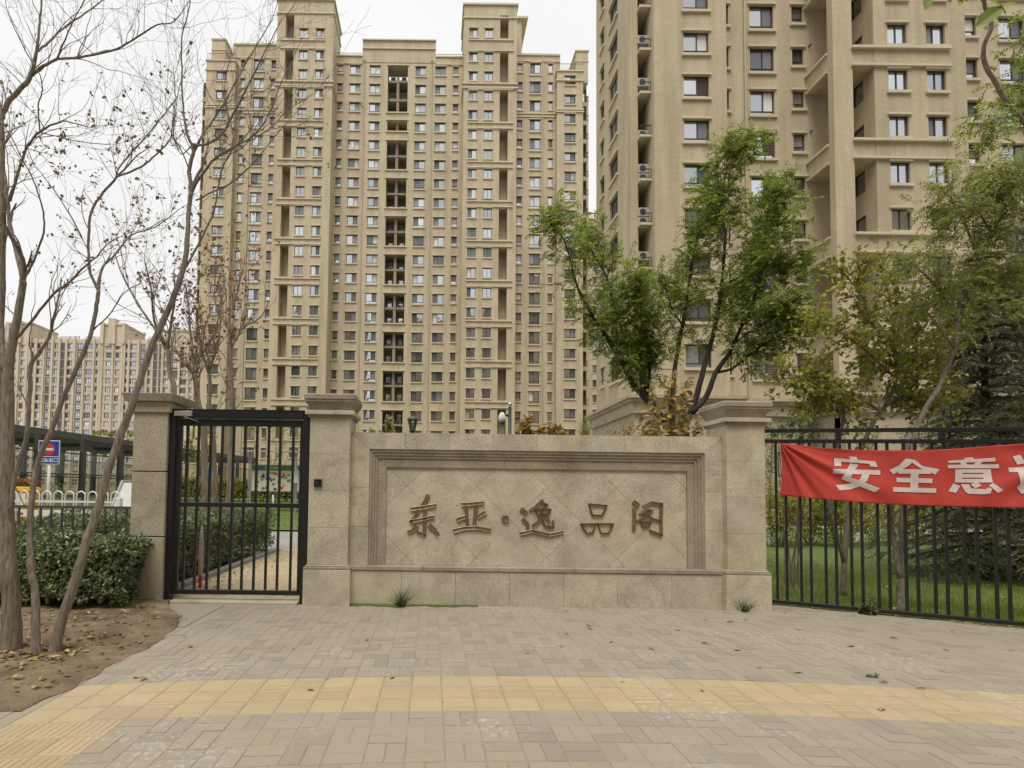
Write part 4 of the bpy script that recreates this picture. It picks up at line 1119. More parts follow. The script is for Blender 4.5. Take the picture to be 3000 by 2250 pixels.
# bronze characters: calligraphic strokes with a raised rib along each edge
def sg(x, y): return (1150+x/2.602, 1400+y/2.602)
def stroke(m, pts, w_, close=False):
    P = [at(*sg(x, y), YPAN) for x, y in pts]; k_ = 7.75/(1550*2.602); w_ = w_*k_*1.15
    n_ = len(P)
    L_, R2 = [], []
    for i in range(n_):
        a_, b_ = (P[i-1] if i > 0 else (P[-2] if close else P[0])), (P[i+1] if i < n_-1 else (P[1] if close else P[-1]))
        d = Vector((b_.x-a_.x, b_.z-a_.z)); d.normalize(); nn = Vector((-d.y, d.x))
        e = w_/2*(1.0 if 0 < i < n_-1 or close else (1.12 if i == 0 else 0.92))
        ext = Vector((0, 0)) if close or 0 < i < n_-1 else d*(w_*0.25)*(1 if i == n_-1 else -1)
        c_ = Vector((P[i].x, P[i].z))+ext
        L_.append(c_+nn*e); R2.append(c_-nn*e)
    D1, D2 = 0.034, 0.024
    for i in range(n_-1):
        prof = []
        for j in (i, i+1):
            l_, r_ = L_[j], R2[j]; c_ = (l_+r_)/2
            q = lambda t_: l_.lerp(r_, t_)
            ring = [(l_, 0.0), (l_, D1-0.006), (q(0.14), D1), (q(0.30), D2), (q(0.70), D2), (q(0.86), D1), (r_, D1-0.006), (r_, 0.0)]
            prof.append([(p.x, YPAN+0.004-d_, p.y) for p, d_ in ring])
        for k in range(7): m.quad(prof[0][k], prof[1][k], prof[1][k+1], prof[0][k+1])
        if i == 0 and not close: m.poly(prof[0])
        if i == n_-2 and not close: m.poly(prof[1][::-1])
CH = {
 'character_dong': [([(268,135),(248,185),(222,218)],26), ([(145,238),(235,226),(325,210)],30), ([(200,240),(178,290),(140,332)],20), ([(140,332),(225,316),(312,296)],28), ([(248,262),(244,350),(243,432)],24), ([(243,432),(188,412)],18), ([(182,370),(155,400),(122,412)],26), ([(284,362),(318,395),(342,425)],28)],
 'character_ya': [([(532,204),(610,198),(690,190)],28), ([(556,212),(566,290),(572,372)],22), ([(640,206),(628,290),(622,368)],24), ([(498,318),(548,300)],30), ([(702,266),(652,294)],30), ([(474,402),(545,384),(640,380),(738,398)],30)],
 'character_yi': [([(1142,172),(1095,215),(1050,248)],22), ([(1128,192),(1178,202),(1150,236)],16), ([(1082,244),(1140,238),(1204,240),(1190,278),(1102,282),(1082,244)],15), ([(1140,240),(1134,280)],13), ([(1132,284),(1112,330),(1068,362)],17), ([(1152,282),(1140,325),(1162,368),(1222,376)],17), ([(1222,376),(1220,328)],14), ([(1176,310),(1190,330)],18), ([(982,240),(1018,266)],26), ([(994,314),(1026,346),(1030,398)],22), ([(978,424),(1060,406),(1190,436),(1292,414)],26)],
 'character_pin': [([(1492,200),(1632,212),(1594,288),(1520,284),(1492,200)],15), ([(1432,352),(1546,350),(1524,416),(1480,424),(1432,352)],13), ([(1558,350),(1680,350),(1644,422),(1588,422),(1558,350)],13)],
 'character_ge': [([(1838,186),(1868,208)],28), ([(1840,238),(1840,320),(1836,398)],22), ([(1914,214),(1962,188),(2052,200)],20), ([(2046,200),(2042,320),(2046,436)],20), ([(2046,436),(1962,404)],17), ([(1938,236),(1884,278)],17), ([(1930,246),(1976,244),(1930,292),(1862,330)],15), ([(1916,274),(1990,318),(2038,326)],15), ([(1888,340),(1968,334),(1950,374),(1902,374),(1888,340)],15)]}
for nm, st in CH.items():
    m = MB()
    for pts, w_ in st: stroke(m, pts, w_, pts[0] == pts[-1])
    m.build('bronze_character', M_BRONZE, SW)
p = at(*sg(858, 313), YPAN); m = MB(); ring = []
for r_, d_ in ((0.030*2, 0.0), (0.058, 0.030), (0.046, 0.034), (0.036, 0.024), (0.0, 0.024)):
    ring.append([(p.x+r_*math.cos(q*math.pi/8), YPAN+0.004-d_, p.z+r_*math.sin(q*math.pi/8)) for q in range(16)])
for a_, b_ in zip(ring[:-1], ring[1:]):
    for q in range(16): m.quad(a_[q], b_[q], b_[(q+1)%16], a_[(q+1)%16])
m.build('bronze_dot', M_BRONZE, SW)

# moss along the foot of the wall
mb = MB(); n_ = 40
xa_, xb_ = X_(1024, 1768, YWL-0.05), X_(1400, 1768, YWL-0.05)
for i in range(n_):
    a_, b_ = lerp(xa_, xb_, i/n_), lerp(xa_, xb_, (i+1)/n_)
    f = lambda x: 0.055+0.03*math.sin(x*9)+0.02*math.sin(x*23)+(0.04 if x < xa_+0.9 else 0)
    mb.quad((a_,YWL-0.05-max(0.012,f(a_)),0.006),(b_,YWL-0.05-max(0.012,f(b_)),0.006),(b_,YWL-0.046,0.022),(a_,YWL-0.046,0.022))
tag(mb.build('moss', M_MOSS), 'strip of green moss along the foot of the name wall', 'moss', kind='stuff')

# ---- pedestrian gate
YG = 7.72
gx0, gx1 = X_(491, 1450, YG)-0.006, X_(904, 1450, YG)
ztg = Z_(690, 1204, YG)
G = thing('pedestrian_gate', ((gx0+gx1)/2, YG, 0), 'tall black steel barred gate, closed, between two stone pillars', 'gate')
lw = 0.085
MB().box(x1+0.002, x1+0.09, YG-0.05, YG+0.06, -0.02, ztg).build('post', M_METAL_BLACK, G, bevel=0.004)
MB().box(gx1-0.088, gx1-0.002, YG-0.05, YG+0.06, -0.02, ztg).build('post', M_METAL_BLACK, G, bevel=0.004)
ix0, ix1 = x1+0.093, gx1-0.091
MB().box(x1+0.002, gx1-0.002, YG-0.052, YG+0.062, ztg+0.002, ztg+0.015).build('top_plate', M_METAL_BLACK, G)
MB().box(ix0, ix1, YG-0.05, YG+0.06, ztg-0.115, ztg).build('head_beam', M_METAL_BLACK, G, bevel=0.004)
LZ0, LZ1 = Z_(690, 1742, YG), ztg-0.125
leaf = MB(); yl0, yl1 = YG-0.01, YG+0.04
MB().box(ix0+0.01, ix0+0.075, yl0, yl1, LZ0, LZ1).build('stile', M_METAL_BLACK, G, bevel=0.003)
MB().box(ix1-0.05, ix1-0.012, yl0, yl1, LZ0, LZ1).build('stile', M_METAL_BLACK, G, bevel=0.003)
zmid = Z_(690, 1480, YG)
for z0_, z1_, nm in ((LZ0, LZ0+0.065, 'bottom_rail'), (zmid-0.03, zmid+0.035, 'middle_rail'), (LZ1-0.10, LZ1, 'top_rail')):
    MB().box(ix0+0.077, ix1-0.052, yl0, yl1, z0_, z1_).build(nm, M_METAL_BLACK, G, bevel=0.003)
for k in range(10):
    xb_ = X_([547.3,580.4,616.2,650,683.4,717.3,752,786.5,820.4,858.4][k], 1313, YG)
    for z0_, z1_ in ((LZ0+0.066, zmid-0.031), (zmid+0.036, LZ1-0.101)):
        MB().box(xb_-0.0165, xb_+0.0165, YG+0.0, YG+0.033, z0_, z1_).build('bar', M_METAL_BLACK, G)
for zz in (LZ0+0.3, LZ1-0.4): MB().tube([(ix0+0.004, YG-0.03, zz), (ix0+0.004, YG-0.03, zz+0.12)], 0.014, 8).build('hinge', M_METAL_BLACK, G)
# door closer
cxa, cxb = X_(512, 1208, YG-0.09), X_(563, 1208, YG-0.09); cz0_, cz1_ = Z_(540, 1219, YG-0.09), Z_(540, 1204, YG-0.09)
dc = MB().box(cxa, cxb, YG-0.115, YG-0.052, cz0_, cz1_).build('door_closer', M_ALU, G, bevel=0.006)
a_ = at(537, 1219, YG-0.09); b_ = at(580, 1235, YG-0.04)
MB().bar(a_, a_.lerp(b_, 0.45)+Vector((0,-0.05,0)), 0.018, 0.008).bar(a_.lerp(b_, 0.45)+Vector((0,-0.05,0)), b_, 0.018, 0.008).build('closer_arm', M_ALU, dc)
mb = MB().box(x1+0.1, gx1-0.1, YG-0.14, YG+0.30, -0.03, 0.035)
tag(mb.build('gate_sill', M_PODIUM, bevel=0.006), 'pale stone threshold strip lying under the black gate', 'threshold')
# card reader on the pillar
q = at(932, 1415, YP); cr_ = thing('card_reader', (q.x, YP-0.01, q.z), 'small black card reader fixed to the pillar beside the gate', 'card reader')
MB().box(q.x-0.056, q.x+0.056, YP-0.028, YP-0.001, q.z-0.056, q.z+0.056).build('casing', M_METAL_BLACK, cr_, bevel=0.005)
MB().box(q.x-0.054, q.x+0.054, YP-0.048, YP-0.029, q.z+0.040, q.z+0.052).build('hood', M_METAL_BLACK, cr_)
M_LED = plain('violet_ring', (0.25, 0.2, 0.45), 0.4, 0.0)
m = MB(); lx, lz = q.x-0.025, q.z+0.012
for a_, b_, c_, d_ in ((-0.014,0.014,0.010,0.014),(-0.014,0.014,-0.014,-0.010),(-0.014,-0.010,-0.0098,0.0098),(0.010,0.014,-0.0098,0.0098)): m.box(lx+a_, lx+b_, YP-0.0305, YP-0.0285, lz+c_, lz+d_)
m.build('ring', M_LED, cr_)

# ================================================================== TALL FENCE WITH THE BANNER
FE = thing('railing_fence', (FA.x, FA.y, 0), 'tall black steel railing fence between the lawn and the pavement', 'fence')
FLEN = 4.9
def fp(s, z, o=0.0):
    p = FA + FD*s + FN*o; return Vector((p.x, p.y, z))
def zr(s, left, right): return left + (right-left)*s/2.733
def rail(name, zl, zr_, hgt, dep, o=0.0, s0=-0.12, s1=FLEN):
    m = MB(); z0_, z1_ = zr(s0, zl, zr_), zr(s1, zl, zr_)
    m.hexa([fp(s0,z0_-hgt/2,o+dep/2), fp(s1,z1_-hgt/2,o+dep/2), fp(s1,z1_-hgt/2,o-dep/2), fp(s0,z0_-hgt/2,o-dep/2), fp(s0,z0_+hgt/2,o+dep/2), fp(s1,z1_+hgt/2,o+dep/2), fp(s1,z1_+hgt/2,o-dep/2), fp(s0,z0_+hgt/2,o-dep/2)])
    return m.build(name, M_METAL_BLACK, FE, bevel=0.003)
rail('top_rail', 2.635, 2.545, 0.055, 0.05); rail('upper_rail', 2.475, 2.385, 0.055, 0.05); rail('bottom_rail', 0.052, 0.052, 0.055, 0.055)
# bars come in pairs
s = 0.045; k = 0; bars = []
while s < FLEN-0.03:
    bars.append(s); s += 0.122 if k % 2 == 0 else 0.178
    k += 1
for s in bars:
    zt_ = zr(s, 2.475, 2.385)-0.028
    m = MB(); t_ = 0.0165
    m.hexa([fp(s-t_,0.08,t_), fp(s+t_,0.08,t_), fp(s+t_,0.08,-t_), fp(s-t_,0.08,-t_), fp(s-t_,zt_,t_), fp(s+t_,zt_,t_), fp(s+t_,zt_,-t_), fp(s-t_,zt_,-t_)]); m.build('bar', M_METAL_BLACK, FE)
for px_ in (2456, 2757):
    q = at_plane(px_, 1272, FA, FN); s = (q-FA).dot(FD)
    m = MB(); t_ = 0.03
    m.hexa([fp(s-t_,zr(s,2.503,2.413),t_), fp(s+t_,zr(s,2.503,2.413),t_), fp(s+t_,zr(s,2.503,2.413),-t_), fp(s-t_,zr(s,2.503,2.413),-t_), fp(s-t_,zr(s,2.607,2.517),t_), fp(s+t_,zr(s,2.607,2.517),t_), fp(s+t_,zr(s,2.607,2.517),-t_), fp(s-t_,zr(s,2.607,2.517),-t_)]); m.build('spacer_post', M_METAL_BLACK, FE)
for s in [0.25*k+0.1 for k in range(18)]:      # slanting prickles on the top rail
    m = MB(); z_ = zr(s, 2.663, 2.573); m.bar(fp(s, z_), fp(s+0.05, z_+0.045, 0.02), 0.006, 0.006); m.build('spike', M_METAL_GREY, FE)

# ---- banner tied to the fence
BO = 0.055
def bq(px, py): return at_plane(px, py, FA+FN*BO, FN)
top = [(2285,1298),(2330,1303),(2400,1312),(2500,1318),(2600,1320),(2700,1320),(2800,1315),(2900,1307),(3000,1300),(3200,1290),(3500,1292)]
bot = [(2283,1450),(2330,1455),(2400,1462),(2500,1470),(2600,1477),(2700,1481),(2800,1484),(2900,1486),(3000,1488),(3200,1492),(3500,1500)]
def interp(tab, x):
    for (xa_, ya_), (xb_, yb_) in zip(tab[:-1], tab[1:]):
        if x <= xb_: return ya_+(yb_-ya_)*(x-xa_)/(xb_-xa_)
    return tab[-1][1]
def fold(px, py):
    """cloth relief: creases fan out from the tied corners"""
    d = 0.0
    for ox, oy, sg_, amp in ((2283, 1296, 1, 1.0), (3230, 1285, -1, 1.2)):
        dx, dy = (px-ox)*sg_, py-oy
        if dx > 0:
            a_ = math.atan2(dy, dx); r_ = math.hypot(dx, dy)
            fall = math.exp(-((r_-120)/260)**2)*min(1.0, r_/40)
            d += amp*0.019*fall*(math.sin(a_*17+0.6)+0.5*math.sin(a_*29+r_*0.004))
    d += 0.012*math.sin(px*0.0135+py*0.012)+0.005*math.sin(px*0.045-py*0.05)
    return d
BN = thing('banner', tuple(bq(2285, 1450)), 'red cloth banner with white Chinese characters tied across the black fence', 'banner')
NX, NY = 240, 44; m = MB()
for j in range(NY+1):
    for i in range(NX+1):
        px_ = 2284+(3500-2284)*(i/NX)**1.25
        py_ = lerp(interp(top, px_), interp(bot, px_), j/NY)
        if px_ < 2300: px_ += 7*math.sin(math.pi*j/NY)*(2300-px_)/16
        m.v.append(tuple(bq(px_, py_)+FN*(0.03+fold(px_, py_))))
for j in range(NY):
    for i in range(NX):
        a_ = j*(NX+1)+i; m.f.append((a_, a_+NX+1, a_+NX+2, a_+1)); m.m.append(0)
cl_ = m.build('cloth', M_CLOTH, BN, smooth=True)
md = cl_.modifiers.new('thickness', 'SOLIDIFY'); md.thickness = 0.002; md.offset = -1
def bc(x, y): return (2260+x/2.989, 1250+y/2.989)
def quad2(x0_, y0_, x1_, y1_): return [(x0_,y0_),(x1_,y0_),(x1_,y1_),(x0_,y1_)]
GL = {
 'an': [[(548,275),(905,305),(925,355),(860,350),(848,326),(608,308),(608,345),(548,347)], [(675,262),(740,265),(752,296),(690,290)], [(534,370),(946,382),(946,424),(534,410)],
        [(688,322),(758,334),(684,444),(607,458)], [(607,458),(684,444),(940,540),(895,575)], [(788,415),(852,418),(828,475),(770,522),(735,488),(772,450)], [(770,522),(690,550),(590,558),(558,512),(650,505),(735,486)]],
 'quan': [[(1165,280),(1245,292),(1190,345),(1062,418),(1024,382),(1110,340)], [(1200,285),(1245,292),(1310,345),(1466,375),(1428,420),(1310,375),(1230,325)], [(1110,372),(1385,378),(1385,415),(1100,412)],
        [(1210,413),(1278,414),(1278,545),(1210,545)], [(1088,447),(1404,455),(1400,495),(1088,486)], [(1055,530),(1438,540),(1436,580),(1054,570)]],
 'yi': [[(1680,275),(1760,268),(1775,300),(1690,305)], [(1534,300),(1950,272),(1955,305),(1545,320)], [(1640,312),(1690,308),(1710,336),(1655,338)], [(1790,300),(1850,298),(1820,336),(1765,336)], [(1532,335),(1985,330),(1985,365),(1540,365)],
        [(1603,375),(1665,375),(1665,490),(1603,488)], [(1850,375),(1915,372),(1928,490),(1850,488)], [(1660,375),(1855,373),(1855,405),(1660,405)], [(1660,415),(1855,415),(1855,447),(1660,447)], [(1660,457),(1855,457),(1855,490),(1660,490)],
        [(1590,498),(1648,520),(1610,580),(1545,565)], [(1655,503),(1725,505),(1740,540),(1860,548),(1890,530),(1915,545),(1900,585),(1850,592),(1720,588),(1690,570)], [(1735,505),(1790,482),(1830,515),(1775,540)], [(1890,515),(1930,493),(2012,555),(1968,582)]],
 'shi': [[(2105,262),(2170,245),(2215,320),(2145,335)], [(2062,360),(2240,354),(2240,396),(2070,400)], [(2140,396),(2205,396),(2205,520),(2262,480),(2290,520),(2185,590),(2132,535),(2160,505)],
        [(2300,262),(2360,262),(2360,440),(2300,440)], [(2470,262),(2530,262),(2530,440),(2470,440)], [(2355,262),(2475,262),(2475,302),(2355,302)], [(2355,400),(2475,400),(2475,440),(2355,440)], [(2320,460),(2385,475),(2330,590),(2262,570)], [(2445,475),(2510,460),(2570,570),(2500,590)]]}
lift = 0.0
for nm, polys in GL.items():
    bm = bmesh.new()
    for pi, pl in enumerate(polys):
        vs = [bm.verts.new((x, y, 0)) for x, y in pl]; bm.faces.new(vs)
    bmesh.ops.triangulate(bm, faces=bm.faces[:])
    for _ in range(5):
        es = [e for e in bm.edges if e.calc_length() > 16]
        if not es: break
        bmesh.ops.subdivide_edges(bm, edges=es, cuts=1, use_grid_fill=True)
        bmesh.ops.triangulate(bm, faces=bm.faces[:])
    me = bpy.data.meshes.new('printed_character'); off = origin(BN)
    for v in bm.verts:
        px_, py_ = bc(v.co.x, v.co.y); v.co = bq(px_, py_)+FN*(0.0385+fold(px_, py_))-off
    bmesh.ops.recalc_face_normals(bm, faces=bm.faces[:]); bm.to_mesh(me); bm.free(); me.materials.append(M_PRINT)
    link('printed_character', me, BN)
for px_, py_ in ((2286, 1300), (2286, 1448)):
    a_ = bq(px_, py_)+FN*0.03; MB().tube([a_, a_+FD*-0.03-FN*0.05+Vector((0,0,0.03)), a_-FN*0.09+Vector((0,0,0.06))], 0.004, 5).build('tie_cord', M_CLOTH, BN)

# ================================================================== THINGS ON THE LEFT BEHIND THE HEDGE
def text_mesh(body, size, mat, name):
    c_ = bpy.data.curves.new('txt', 'FONT'); c_.body = body; c_.size = size; c_.align_x = 'CENTER'; c_.align_y = 'CENTER'; c_.offset = size*0.014
    o = bpy.data.objects.new('txt', c_); C.objects.link(o)
    bpy.context.view_layer.update()
    me = bpy.data.meshes.new_from_object(o.evaluated_get(bpy.context.evaluated_depsgraph_get()))
    bpy.data.objects.remove(o); me.name = name; me.materials.clear(); me.materials.append(mat)
    for v in me.vertices: v.co = Vector((v.co.x, 0.0, v.co.y))
    return me
# low grey fence behind the left hedge
YF = 8.22
LF = thing('railing_fence', (-5, YF, 0), 'low grey steel railing behind the clipped hedge at the left pillar', 'fence')
zt = Z_(200, 1484, YF); xr_ = X_(384, 1500, YF)
MB().box(-8.2, xr_, YF-0.018, YF+0.018, zt-0.03, zt+0.012).build('top_rail', M_METAL_GREY, LF); MB().box(-8.2, xr_, YF-0.018, YF+0.018, 0.12, 0.15).build('bottom_rail', M_METAL_GREY, LF)
x_ = X_(371, 1500, YF)
while x_ > -8.2:
    MB().box(x_-0.012, x_+0.012, YF-0.012, YF+0.012, 0.02, zt-0.031).build('bar', M_METAL_GREY, LF); x_ -= 0.1665
# white hooped railing
YH = 16.0
HR = thing('hooped_railing', (-11, YH, 0), 'white tubular railing of round-topped hoops beyond the low fence', 'railing')
xh = X_(338, 1450, YH)
zt = Z_(240, 1440, YH); k = 0
while xh > -13.6:
    r_ = 0.13; pts = [(xh-r_, YH, 0.1)] + [(xh-r_*math.cos(a_*math.pi/8), YH, zt-r_+r_*math.sin(a_*math.pi/8)) for a_ in range(9)] + [(xh+r_, YH, 0.1)]
    MB().tube(pts, 0.022, 6).build('hoop', M_WHITE, HR, smooth=True); xh -= 0.345; k += 1
MB().box(-13.6, X_(338,1450,YH)+0.1, YH-0.015, YH+0.015, zt-0.34, zt-0.28).build('cross_rail', M_WHITE, HR); MB().box(-13.6, X_(338,1450,YH)+0.1, YH-0.015, YH+0.015, 0.2, 0.25).build('cross_rail', M_WHITE, HR)
xe = X_(350, 1450, YH); MB().box(xe-0.075, xe+0.075, YH-0.075, YH+0.075, 0, Z_(350, 1459, YH)).build('end_post', M_WHITE, HR, bevel=0.01)
# barrier
YBR = 18.0
bx = X_(80, 1450, YBR)
BR = thing('parking_barrier', (bx, YBR, 0), 'yellow parking barrier with a long red and white boom', 'barrier')
zt = Z_(80, 1426, YBR)
MB().box(bx-0.26, bx+0.26, YBR-0.2, YBR+0.25, 0, zt-0.16).build('cabinet', M_YELLOW, BR, bevel=0.02)
MB().hexa([(bx-0.30,YBR-0.24,zt-0.157),(bx+0.30,YBR-0.24,zt-0.157),(bx+0.30,YBR+0.29,zt-0.157),(bx-0.30,YBR+0.29,zt-0.157),(bx-0.27,YBR-0.2,zt),(bx+0.22,YBR-0.2,zt),(bx+0.22,YBR+0.25,zt),(bx-0.27,YBR+0.25,zt)]).build('lid', M_YELLOW, BR, bevel=0.02)
MB().box(bx-0.16, bx+0.10, YBR-0.215, YBR-0.201, 0.95, zt-0.22).build('panel', M_WHITE, BR)
zb_ = Z_(150, 1505, YBR-0.35); xbe = X_(265, 1505, YBR-0.35)
bo = MB().box(bx-1.2, xbe, YBR-0.38, YBR-0.32, zb_-0.11, zb_+0.11).build('boom', M_WHITE, BR, bevel=0.01)
for pa, pb in ((46, 70), (184, 206), (208, 228), (231, 240)): MB().box(X_(pa,1505,YBR-0.35), X_(pb,1505,YBR-0.35), YBR-0.386, YBR-0.3805, zb_-0.05, zb_+0.03).build('stripe', M_RED, bo)
MB().tube([(bx-0.05,YBR-0.2,zb_),(bx-0.05,YBR-0.4,zb_)], 0.09, 10).build('pivot', M_METAL_GREY, BR)
# traffic sign
YSN = 20.0
c0, c1_ = at(114, 1290, YSN), at(174, 1361, YSN)
sx0, sx1, sz0, sz1 = c0.x, c1_.x, c1_.z, c0.z
SGN = thing('traffic_sign', ((sx0+sx1)/2, YSN, 0), 'blue garage exit sign with a red no entry disc on a white post', 'sign')
xm = (sx0+sx1)/2+0.0
MB().tube([(xm+0.0, YSN+0.05, 0), (xm, YSN+0.05, sz1-0.1)], 0.055, 10).build('post', M_WHITE, SGN, smooth=True)
MB().box(sx0, sx1, YSN-0.012, YSN+0.004, sz0, sz1).build('border', M_WHITE, SGN, bevel=0.01)
MB().box(sx0+0.03, sx1-0.03, YSN-0.018, YSN-0.0125, sz0+0.03, sz1-0.03).build('blue_field', M_BLUE, SGN)
hs = sz1-sz0; zc = sz1-hs*0.37; zl = sz0+hs*0.325
MB().box(sx0+0.03, sx1-0.03, YSN-0.022, YSN-0.0185, zl-0.012, zl+0.012).build('divider', M_WHITE, SGN)
MB().tube([(xm,YSN-0.0185,zc),(xm,YSN-0.024,zc)], 0.235, 28).build('red_disc', M_RED, SGN)
MB().box(xm-0.17, xm+0.17, YSN-0.029, YSN-0.0245, zc-0.042, zc+0.042).build('white_bar', M_WHITE, SGN)
tm = text_mesh('车库出口', 0.185, M_WHITE, 'lettering'); link('lettering', tm, SGN, Vector((xm, YSN-0.024, sz0+hs*0.165)) - origin(SGN))
# leaning white board
YB_ = 16.6
q0, q1 = at(326, 1488, YB_), at(342, 1407, YB_)
WB = thing('display_board', (q0.x+0.6, YB_, 0), 'large white board leaning beside the hooped railing', 'board')
e_ = at(420, 1407, YB_+0.3)
m = MB(); m.hexa([(q0.x,YB_,q0.z),(e_.x,YB_+0.2,q0.z),(e_.x,YB_+0.26,q0.z),(q0.x,YB_+0.06,q0.z),(q1.x,YB_+0.35,q1.z),(e_.x+0.2,YB_+0.55,q1.z),(e_.x+0.2,YB_+0.61,q1.z),(q1.x,YB_+0.41,q1.z)]); m.build('panel', M_WHITE, WB)
m = MB(); m.bar((q0.x,YB_,q0.z),(q1.x,YB_+0.33,q1.z),0.07,0.06); m.bar((q1.x,YB_+0.33,q1.z),(e_.x+0.2,YB_+0.53,q1.z),0.05,0.06); m.build('rim', M_ALU, WB)
for xx in (q0.x+0.15, q0.x+0.9): MB().bar((xx,YB_+0.15,q0.z+0.02),(xx,YB_+0.15,0),0.05,0.05).build('leg', M_ALU, WB)
# mound of bare earth behind the hoops
mb = MB(); n1, n2 = 20, 8
for j in range(n2+1):
    for i in range(n1+1):
        x_ = lerp(-16.5, -9.2, i/n1); y_ = lerp(19.6, 26.0, j/n2)
        mb.v.append((x_, y_, 0.14+0.75*math.sin(math.pi*min(1, j/n2*1.1))*(0.7+0.3*math.sin(x_*1.7))*min(1, (n1-i)/3)*min(1, i/3)+0.05*math.sin(x_*5+y_*4)))
for j in range(n2):
    for i in range(n1):
        a_ = j*(n1+1)+i; mb.f.append((a_, a_+1, a_+n1+2, a_+n1+1)); mb.m.append(0)
tag(mb.build('soil', M_SOIL, smooth=True), kind='structure')

# ---- glazed canopy over the garage ramp
M_CGLASS = glass('canopy_glass', (0.08, 0.11, 0.09), 0.16, 0.03)
m_, n_n, l_l, b_b, o_o = nodes('canopy_clear_glass')
tr2 = n_n.new('ShaderNodeBsdfTransparent'); tr2.inputs['Color'].default_value = (0.72, 0.75, 0.70, 1)
gl2 = n_n.new('ShaderNodeBsdfGlossy'); gl2.inputs['Roughness'].default_value = 0.03; gl2.inputs['Color'].default_value = (0.85, 0.92, 0.88, 1)
lw2 = n_n.new('ShaderNodeFresnel'); lw2.inputs['IOR'].default_value = 1.5
ms2 = n_n.new('ShaderNodeMixShader'); l_l.new(lw2.outputs[0], ms2.inputs[0]); l_l.new(tr2.outputs[0], ms2.inputs[1]); l_l.new(gl2.outputs[0], ms2.inputs[2]); l_l.new(ms2.outputs[0], o_o.inputs[0])
M_CLEAR = m_
ZR = 4.67
CP = thing('ramp_canopy', (-22, 36, 0), 'dark steel and glass canopy over the garage ramp', 'canopy')
pA, pB = Vector((-21.3, 25.0, 0)), Vector((-17.6, 52.0, 0))
cd = (pB-pA).normalized(); cn = Vector((-cd.y, cd.x, 0))      # towards the far side
CL = (pB-pA).length
def cpnt(s, o, z): p = pA+cd*s+cn*o; return Vector((p.x, p.y, z))
Wc = 7.0
for o_ in (-0.35, Wc+0.35):
    m = MB(); m.bar(cpnt(-0.5, o_, ZR-0.15), cpnt(CL, o_, ZR-0.15), 0.16, 0.34); m.build('edge_beam', M_METAL_GREY, CP)
nb = 9
for k in range(nb+1):
    s = CL*k/nb
    m = MB(); m.bar(cpnt(s, -0.3, ZR-0.3), cpnt(s, Wc+0.3, ZR-0.3), 0.2, 0.3); m.build('rafter', M_METAL_GREY, CP)
    for o_ in (0.0, Wc):
        m = MB(); m.bar(cpnt(s, o_, 0.0), cpnt(s, o_, ZR-0.35), 0.26, 0.26); m.build('column', M_METAL_GREY, CP)
    if k < nb:
        for q in range(3):
            a_, b_ = 0.1+Wc*q/3, Wc*(q+1)/3-0.1
            m = MB(); m.hexa([cpnt(s+0.12,a_,ZR-0.02),cpnt(s+CL/nb-0.12,a_,ZR-0.02),cpnt(s+CL/nb-0.12,b_,ZR-0.02),cpnt(s+0.12,b_,ZR-0.02),cpnt(s+0.12,a_,ZR),cpnt(s+CL/nb-0.12,a_,ZR),cpnt(s+CL/nb-0.12,b_,ZR),cpnt(s+0.12,b_,ZR)]); m.build('roof_pane', M_CLEAR if q != 1 else M_METAL_GREY, CP)
        for o_ in (0.0, Wc):
            m = MB(); a_, b_ = cpnt(s+0.14, o_, 1.0), cpnt(s+CL/nb-0.14, o_, 3.55)
            m.quad(a_, (b_.x,b_.y,a_.z), b_, (a_.x,a_.y,b_.z)); m.build('side_pane', M_CLEAR, CP)
            for zz in (1.0, 2.35, 3.55): m = MB(); m.bar(cpnt(s+0.14,o_,zz), cpnt(s+CL/nb-0.14,o_,zz), 0.06, 0.07); m.build('glazing_rail', M_METAL_GREY, CP)
m = MB(); m.bar(cpnt(-0.5,0.0,0.5), cpnt(CL,0.0,0.5), 0.25, 1.0); m.build('upstand', M_PODIUM, CP)
m = MB(); m.bar(cpnt(-0.5,Wc,0.5), cpnt(CL,Wc,0.5), 0.25, 1.0); m.build('upstand', M_PODIUM, CP)
# height bar over the ramp mouth, black and yellow
hb = thing('height_bar', tuple(cpnt(-0.8, 3.5, 0)), 'black and yellow height limit bar hanging at the ramp mouth', 'height bar')
m = MB(); m.bar(cpnt(-0.8,0.2,3.45), cpnt(-0.8,Wc-0.2,3.45), 0.1, 0.2); m.build('bar', M_METAL_BLACK, hb)
for k in range(7): m = MB(); m.bar(cpnt(-0.82,0.5+k*0.95,3.45), cpnt(-0.82,0.95+k*0.95,3.45), 0.11, 0.204); m.build('stripe', M_YELLOW, hb)
for o_ in (0.3, Wc-0.3): m = MB(); m.bar(cpnt(-0.8,o_,0), cpnt(-0.8,o_,3.6), 0.12, 0.12); m.build('post', M_METAL_GREY, hb)

